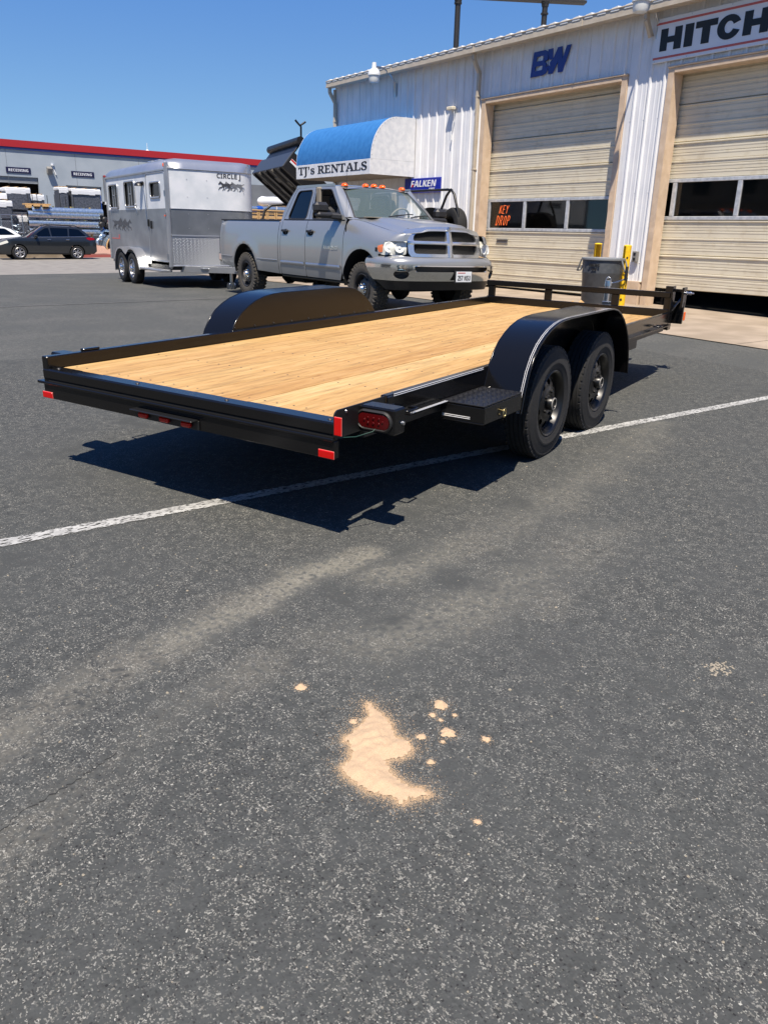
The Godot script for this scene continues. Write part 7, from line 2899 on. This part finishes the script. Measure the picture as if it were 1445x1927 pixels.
	obj("red_white_mark", s, M["sign_white"], dmp)
	s = S()
	cbox(s, mid.call(wid + 0.004, 0.28, 0.345), Vector3(0.02, 0.36, 0.05), 0.004, B)
	obj("red_mark", s, M["red_reflector"], dmp)
	s = S()
	var foot: Vector3 = mid.call(wid * 0.5, len_ * 0.55, -0.05)
	cyl(s, foot, Vector3(foot.x + 0.3, 0.5, foot.z - 0.9), 0.09, 0.12, 12)
	cbox(s, Vector3(0.6, 0.55, -1.2), Vector3(4.6, 0.16, 1.6), 0.02)
	obj("chassis", s, M["dump_black"], dmp)
	for x in [-0.6, 0.4]:
		vehicle_wheel(dmp, Vector3(x, 0.36, -0.25), 1.0, 0.36, 0.2, 0.22, "steel")
	var hoop := thing("bent_hoop", "dark steel hoop standing between the pickup's cab and the crates", "hoop", Vector3(-24.6, gy(-22, -13.5), -12.9))
	s = S()
	tube(s, [Vector3(0, 0.0, 0.25), Vector3(0.0, 1.55, 0.25), Vector3(0.02, 1.86, 0.16), Vector3(0.1, 2.03, -0.05), Vector3(0.2, 2.06, -0.4), Vector3(0.4, 2.06, -1.4), Vector3(0.4, 0.0, -1.45)], 0.04, 8)
	obj("tube", s, M["pole_dark"], hoop)


func build_small_things() -> void:
	var s: SurfaceTool
	# spare wheel on a black frame against the wall, right of the pickup's windscreen
	var cr := thing("tyre_carrier", "black A-shaped steel carrier frame beside the blue tyre sign", "rack", Vector3(-14.45, gy(-14.4, -12), -12.0))
	s = S()
	tube(s, [Vector3(-1.9, 2.12, 0), Vector3(-0.05, 2.12, 0), Vector3(0.1, 2.1, 0)], 0.028, 8)
	tube(s, [Vector3(-0.22, 1.70, 0.03), Vector3(-0.08, 2.0, 0.0), Vector3(0.06, 2.12, 0), Vector3(0.17, 2.03, 0), Vector3(0.34, 1.70, 0.02), Vector3(0.47, 1.25, 0.02), Vector3(0.47, 0.0, 0.02)], 0.028, 8)
	tube(s, [Vector3(-0.22, 1.70, 0.03), Vector3(-0.3, 1.3, 0.03), Vector3(-0.3, 0.0, 0.03)], 0.028, 8)
	tube(s, [Vector3(-1.9, 2.12, 0), Vector3(-1.9, 0.0, 0)], 0.028, 8)
	cbox(s, Vector3(0.08, 1.0, -0.02), Vector3(0.85, 0.06, 0.06), 0.006)
	obj("frame", s, M["black_satin"], cr)
	var sp := thing("spare_tyre", "black spare tyre hung on the carrier frame beside the wall", "tyre", Vector3(-14.36, gy(-14.4, -12) + 1.36, -12.12), -0.2)
	s = S()
	lathe(s, [Vector2(0.21, -0.12), Vector2(0.3, -0.14), Vector2(0.37, -0.12), Vector2(0.395, -0.08), Vector2(0.395, 0.08), Vector2(0.37, 0.12), Vector2(0.3, 0.14), Vector2(0.21, 0.12), Vector2(0.2, -0.12)], Transform3D(Basis(Vector3.RIGHT, PI / 2), Vector3.ZERO), 36)
	obj("tyre", s, M["tyre"], sp)
	s = S()
	cyl(s, Vector3(0, 0, -0.08), Vector3(0, 0, 0.0), 0.205, 0.205, 24)
	obj("rim", s, M["black_satin"], sp)
	var tb := thing("black_toolbox", "glossy black rounded box left of the spare tyre", "box", Vector3(-14.78, gy(-14.4, -12) + 1.5, -11.9), 0.2)
	s = S()
	extrude(s, rounded(P([-0.30, -0.22, 0.30, -0.22, 0.30, 0.18, 0.12, 0.25, -0.12, 0.24, -0.26, 0.12]), 0.09), Transform3D(Basis(), Vector3(0, 0, -0.2)), 0.42, true)
	obj("shell", s, M["black_paint"], tb)
	s = S()
	cbox(s, Vector3(0, -0.9, 0), Vector3(0.1, 1.4, 0.1), 0.01)
	obj("stand", s, M["black_satin"], tb)
	# grey bin
	var bx := Vector3(-9.98, 0.0, -11.98)
	bx.y = gy(bx.x, bx.z) + 0.012
	var bin := thing("rubbish_bin", "round grey plastic rubbish bin between the two garage doors", "bin", bx)
	s = S()
	lathe(s, [Vector2(0.0, 0.01), Vector2(0.315, 0.01), Vector2(0.32, 0.03), Vector2(0.35, 0.58), Vector2(0.357, 0.6), Vector2(0.357, 0.635), Vector2(0.352, 0.65), Vector2(0.368, 0.84), Vector2(0.36, 0.86), Vector2(0.35, 0.845), Vector2(0.30, 0.05), Vector2(0.0, 0.04)], Transform3D(), 36)
	obj("body", s, M["bin_grey"], bin)
	s = S()
	lathe(s, [Vector2(0.366, 0.84), Vector2(0.388, 0.835), Vector2(0.392, 0.85), Vector2(0.388, 0.872), Vector2(0.37, 0.878), Vector2(0.352, 0.86)], Transform3D(), 36)
	obj("rim", s, M["bin_rim"], bin)
	for k in 2:
		var an: float = [0.35, PI + 0.35][k]
		s = S()
		var c := Vector3(cos(an), 0, -sin(an))
		var d := Vector3(sin(an), 0, cos(an))
		tube(s, [c * 0.375 + d * 0.10 + Vector3(0, 0.84, 0), c * 0.43 + d * 0.085 + Vector3(0, 0.68, 0), c * 0.45 + d * 0.07 + Vector3(0, 0.645, 0), c * 0.45 - d * 0.07 + Vector3(0, 0.645, 0), c * 0.43 - d * 0.085 + Vector3(0, 0.68, 0), c * 0.375 - d * 0.10 + Vector3(0, 0.84, 0)], 0.015, 8)
		obj("handle", s, M["bin_rim"], bin)
	for k in 2:
		var words: String = ["BRUTE", "44"][k]
		s = S()
		var dirn := Vector3(0.28, 0, 0.96).normalized()
		var bs := Basis(Vector3.UP.cross(dirn), Vector3.UP, dirn)
		text(bin, "lettering", words, "Droid Sans", 700, Transform3D(bs, dirn * 0.365 + Vector3(0, 0.755 - 0.07 * k, 0)), 0.2 if k == 0 else 0.1, 0.045, 0.012, M["ink"])
	# bollards
	for k in 2:
		var at := Vector3(-10.53, 0, -12.45) if k == 0 else Vector3(-9.70, 0, -12.25)
		at.y = gy(at.x, at.z)
		var bo := thing("bollard", "yellow steel bollard mostly hidden behind the grey bin" if k == 0 else "scraped yellow steel bollard right of the grey bin, chained to it", "bollard", at, 0.0, "yellow bollards guarding the door jambs")
		s = S()
		var h := 1.10
		var lean := Vector3(0, 0, 0) if k == 0 else Vector3(0.01, 0, 0.0)
		cyl(s, Vector3.ZERO, Vector3(0, h, 0) + lean, 0.07, 0.07, 20, false)
		lathe(s, [Vector2(0.07, 0), Vector2(0.066, 0.012), Vector2(0.04, 0.02), Vector2(0, 0.022)], Transform3D(Basis(), Vector3(0, h, 0) + lean), 20)
		obj("pipe", s, M["yellow_paint"], bo)
		if k == 1:
			s = S()
			for q in [[0.9, 0.045, 0.05], [0.17, 0.05, 0.06], [0.55, 0.06, 0.12]]:
				var sc := PackedVector2Array()
				for e in 9:
					sc.append(Vector2(cos(TAU * e / 9.0), sin(TAU * e / 9.0)) * Vector2(q[1], q[2]) * 0.5 * rng.randf_range(0.5, 1.1))
				skin(s, sc, [], Vector2(0.02, 0.03), func(p: Vector2) -> Vector3:
					var an2: float = p.x / 0.07 + (0.9 if q[0] > 0.3 else 0.6) + (0.5 if q[0] == 0.55 else 0.0)
					return Vector3(sin(an2) * 0.0715, q[0] + p.y, cos(an2) * 0.0715) + lean * (q[0] / h))
			obj("scrape", s, M["ink"], bo)
			s = S()
			tube(s, [Vector3(-0.10, 0.66, 0.12), Vector3(0.0, 0.67, 0.10), Vector3(0.07, 0.65, 0.07), Vector3(0.10, 0.55, 0.02), Vector3(0.09, 0.40, 0.04)], 0.009, 6)
			tube(s, [Vector3(0.08, 0.44, 0.06), Vector3(-0.02, 0.42, 0.09), Vector3(-0.08, 0.35, 0.06), Vector3(-0.1, 0.25, 0.05)], 0.008, 6)
			obj("chain", s, M["pole_dark"], bo)
	var ob := thing("electrical_box", "small grey outlet box on the wall behind the right bollard", "outlet box", Vector3(-10.20, 1.16, WZ + 0.05))
	s = S()
	cbox(s, Vector3(0, 0, 0), Vector3(0.12, 0.2, 0.06), 0.01)
	obj("box", s, M["sign_grey"], ob)
	s = S()
	for y in [-0.045, 0.045]:
		cbox(s, Vector3(0, y, 0.032), Vector3(0.05, 0.05, 0.008), 0.004)
	obj("socket", s, M["ink"], ob)
	# scraps of card on the apron beside the bin
	for k in 2:
		var cd := thing("cardboard_scrap", ["folded scrap of tan card lying left of the bin", "pointed scrap of tan card lying in front of the bin"][k], "cardboard", Vector3(-10.02 + 0.32 * k, gy(-9.8, -11.2) + 0.02, -11.25 + 0.1 * k), 0.4 * k)
		s = S()
		extrude(s, P([-0.22, 0, 0.0, 0.16, 0.25, 0.02, 0.1, -0.02]) if k == 0 else P([-0.15, 0, -0.02, 0.2, 0.28, 0.0]), Transform3D(Basis(Vector3.RIGHT, -0.5), Vector3.ZERO), 0.006)
		obj("card", s, M["crate_wood"], cd)


func mound(s: SurfaceTool, outline: Array, h: float, nz: FastNoiseLite, rings := 9) -> void:   # outline: points round the middle
	var c := Vector2()
	for p in outline:
		c += p
	c /= outline.size()
	var n := outline.size()
	s.set_smooth_group(1)
	var rows := []
	for r in rings + 1:
		var row := []
		var f := float(r) / rings
		for i in n:
			var p: Vector2 = c.lerp(outline[i], f)
			var k := 1.0 - f * f
			var y := gy(p.x, p.y) + 0.001 + h * k * (0.75 + 0.7 * nz.get_noise_2d(p.x * 30.0, p.y * 30.0)) + h * 0.18 * k * nz.get_noise_2d(p.x * 160.0, p.y * 160.0)
			row.append(Vector3(p.x, y, p.y))
		rows.append(row)
	for r in rings:
		for i in n:
			var i1 := (i + 1) % n
			if r == 0:
				tri(s, rows[0][0], rows[1][i1], rows[1][i])
			else:
				quad(s, rows[r][i], rows[r][i1], rows[r + 1][i1], rows[r + 1][i])
	s.set_smooth_group(-1)


func build_sawdust() -> void:
	var nz := FastNoiseLite.new()
	nz.seed = 21
	nz.frequency = 1.0
	nz.fractal_octaves = 3
	var s := S()
	# the heap: its outline on the asphalt, roughened
	var raw := SAW_OUTLINE
	var pts := []
	for i in range(0, raw.size(), 2):
		pts.append(Vector2(raw[i], raw[i + 1]))
	var fine := []
	for i in pts.size():
		var a: Vector2 = pts[i]
		var b: Vector2 = pts[(i + 1) % pts.size()]
		var m := maxi(1, ceili(a.distance_to(b) / 0.006))
		for k in m:
			var q := a.lerp(b, float(k) / m)
			fine.append(q)
	var c := Vector2()
	for p in fine:
		c += p
	c /= fine.size()
	for i in fine.size():
		var p: Vector2 = fine[i]
		fine[i] = p + Vector2(nz.get_noise_2d(p.x * 70.0, p.y * 70.0), nz.get_noise_2d(p.x * 70.0 + 40.0, p.y * 70.0)) * 0.009 + Vector2(rng.randf_range(-1, 1), rng.randf_range(-1, 1)) * 0.0035
	var pile := thing("sawdust_pile", "largest crescent heap of pale sawdust in the foreground", "sawdust", Vector3.ZERO)
	var outline := PackedVector2Array(fine)
	skin(s, outline, [], Vector2(0.005, 0.005), func(p: Vector2) -> Vector3:
		var best := 9.0
		for i in range(0, fine.size(), 2):
			best = minf(best, p.distance_squared_to(fine[i]))
		var d := minf(sqrt(best), 0.06)
		var h := 0.0165 * (1.0 - pow(1.0 - d / 0.06, 1.6)) * (0.85 + 0.5 * nz.get_noise_2d(p.x * 22.0, p.y * 22.0))
		h += 0.0022 * smoothstep(0.0, 0.012, d) * nz.get_noise_2d(p.x * 110.0, p.y * 110.0)
		return Vector3(p.x, gy(p.x, p.y) + 0.0012 + h, p.y), true, 1)
	obj("heap", s, M["sawdust"], pile)
	# loose grains scattered round it
	s = S()
	var tries := 0
	var made := 0
	while made < 14000 and tries < 60000:
		tries += 1
		var e: Vector2 = fine[rng.randi() % fine.size()]
		var sp: float = 0.007 if rng.randf() < 0.5 else (0.02 if rng.randf() < 0.75 else 0.05)
		var p := e + Vector2(rng.randfn() * sp, rng.randfn() * sp)
		if p.y > e.y + 0.03 and rng.randf() < 0.4:
			continue
		made += 1
		var r := rng.randf_range(0.0006, 0.0017)
		var o := Vector3(p.x, gy(p.x, p.y) + 0.0006, p.y)
		var an := rng.randf() * TAU
		var q0 := o + Vector3(cos(an), 0, sin(an)) * r * 1.5
		var q1 := o + Vector3(cos(an + 2.1), 0, sin(an + 2.1)) * r
		var q2 := o + Vector3(cos(an + 4.2), 0, sin(an + 4.2)) * r
		var tp := o + Vector3(0, r * 0.9, 0)
		tri(s, q0, tp, q1)
		tri(s, q1, tp, q2)
		tri(s, q2, tp, q0)
	obj("loose_grains", s, M["sawdust"], pile).set_meta("kind", "stuff")
	var clumps := [[-2.04, -1.15, 0.022, "flat clump of sawdust farthest left of the heap"], [-1.70, -1.48, 0.030, "largest clump of sawdust up and right of the heap"], [-1.57, -1.40, 0.028, "broad clump of sawdust right of the heap's shoulder"], [-1.60, -1.32, 0.018, "small clump of sawdust next to the heap's shoulder"], [-1.49, -1.27, 0.014, "small pinkish clump of sawdust in the heap's right bay"], [-1.48, -1.48, 0.016, "small clump of sawdust farthest right of the heap"], [-1.23, -1.22, 0.011, "tiny clump of sawdust nearest the camera"], [-1.67, -1.42, 0.014, "small clump just below the largest sawdust clump"], [-1.63, -1.48, 0.009, "tiny clump right of the largest sawdust clump"], [-1.78, -1.19, 0.015, "scattered clump of sawdust at the heap's upper left"], [-1.545, -1.36, 0.009, "tiny clump just below the broad sawdust clump"], [-1.635, -1.425, 0.009, "tiny crumb between the largest and the broad clump"]]
	for q in clumps:
		var o := []
		for k in 26:
			var an := TAU * k / 26.0
			var r: float = q[2] * (0.8 + 0.4 * nz.get_noise_2d(cos(an) * 1.2 + q[0] * 9.0, sin(an) * 1.2 + q[1] * 9.0) + rng.randf_range(-0.06, 0.06))
			o.append(Vector2(q[0] + cos(an) * r * 1.1, q[1] + sin(an) * r))
		var ct := thing("sawdust_clump", q[3], "sawdust", Vector3.ZERO, 0.0, "crumbs of sawdust round the heap")
		s = S()
		mound(s, o, q[2] * 0.45, nz, 5)
		obj("heap", s, M["sawdust"], ct)
		s = S()
		for k in int(q[2] * 5200):
			var an := rng.randf() * TAU
			var d: float = q[2] * (0.7 + absf(rng.randfn()) * 0.5)
			var p := Vector2(q[0] + cos(an) * d * 1.1, q[1] + sin(an) * d)
			var r := rng.randf_range(0.0006, 0.0015)
			var b := Vector3(p.x, gy(p.x, p.y) + 0.0006, p.y)
			tri(s, b + Vector3(r, 0, 0), b + Vector3(0, r, 0), b + Vector3(-r * 0.5, 0, r))
			tri(s, b + Vector3(-r * 0.5, 0, r), b + Vector3(0, r, 0), b + Vector3(-r * 0.5, 0, -r))
		obj("loose_grains", s, M["sawdust"], ct).set_meta("kind", "stuff")
	var spot := thing("dried_splash", "pale dried splash on the asphalt at the right", "stain", Vector3.ZERO)
	s = S()
	for k in 110:
		var p := Vector2(-1.33 + rng.randfn() * 0.022, -2.46 + rng.randfn() * 0.028)
		var o := []
		var rr := rng.randf_range(0.0015, 0.006)
		for e in 9:
			o.append(p + Vector2(cos(TAU * e / 9.0), sin(TAU * e / 9.0)) * rr * rng.randf_range(0.6, 1.2))
		mound(s, o, 0.0015, nz, 2)
	obj("crust", s, M["dust_spot"], spot)
	# scattered pale grit
	s = S()
	for k in 700:
		var p := Vector2(rng.randf_range(-3.6, -0.2), rng.randf_range(-5.5, -0.1))
		var r := rng.randf_range(0.0015, 0.0045) * (1.6 if rng.randf() < 0.06 else 1.0)
		var b := Vector3(p.x, gy(p.x, p.y) + 0.0005, p.y)
		var an := rng.randf() * TAU
		var ring := []
		for e in 5:
			ring.append(b + Vector3(cos(an + TAU * e / 5.0) * r * rng.randf_range(0.7, 1.2), 0, sin(an + TAU * e / 5.0) * r))
		for e in 5:
			tri(s, ring[e], b + Vector3(0, r * 0.9, 0), ring[(e + 1) % 5])
	var grit := obj("grit", s, M["dust_spot"])
	tag(grit, "pale grit scattered over the dark asphalt", "grit")
	grit.set_meta("kind", "stuff")

const SAW_OUTLINE := [-1.841, -1.288, -1.816, -1.286, -1.779, -1.285, -1.738, -1.286, -1.702, -1.279, -1.661, -1.26, -1.638, -1.252, -1.62, -1.265, -1.601, -1.272, -1.569, -1.259, -1.557, -1.236, -1.555, -1.206, -1.565, -1.185, -1.569, -1.165, -1.54, -1.15, -1.497, -1.141, -1.466, -1.145, -1.433, -1.158, -1.406, -1.175, -1.392, -1.178, -1.379, -1.181, -1.39, -1.153, -1.402, -1.135, -1.399, -1.111, -1.397, -1.092, -1.425, -1.094, -1.455, -1.073, -1.481, -1.05, -1.522, -1.042, -1.567, -1.035, -1.603, -1.037, -1.623, -1.058, -1.627, -1.084, -1.656, -1.106, -1.684, -1.119, -1.722, -1.118, -1.736, -1.168, -1.755, -1.215, -1.78, -1.253, -1.816, -1.269]
const CRACK := [-1.88, -0.18, -1.93, -0.24, -1.94, -0.29, -1.96, -0.35, -1.98, -0.41, -2.01, -0.47, -2.04, -0.54]
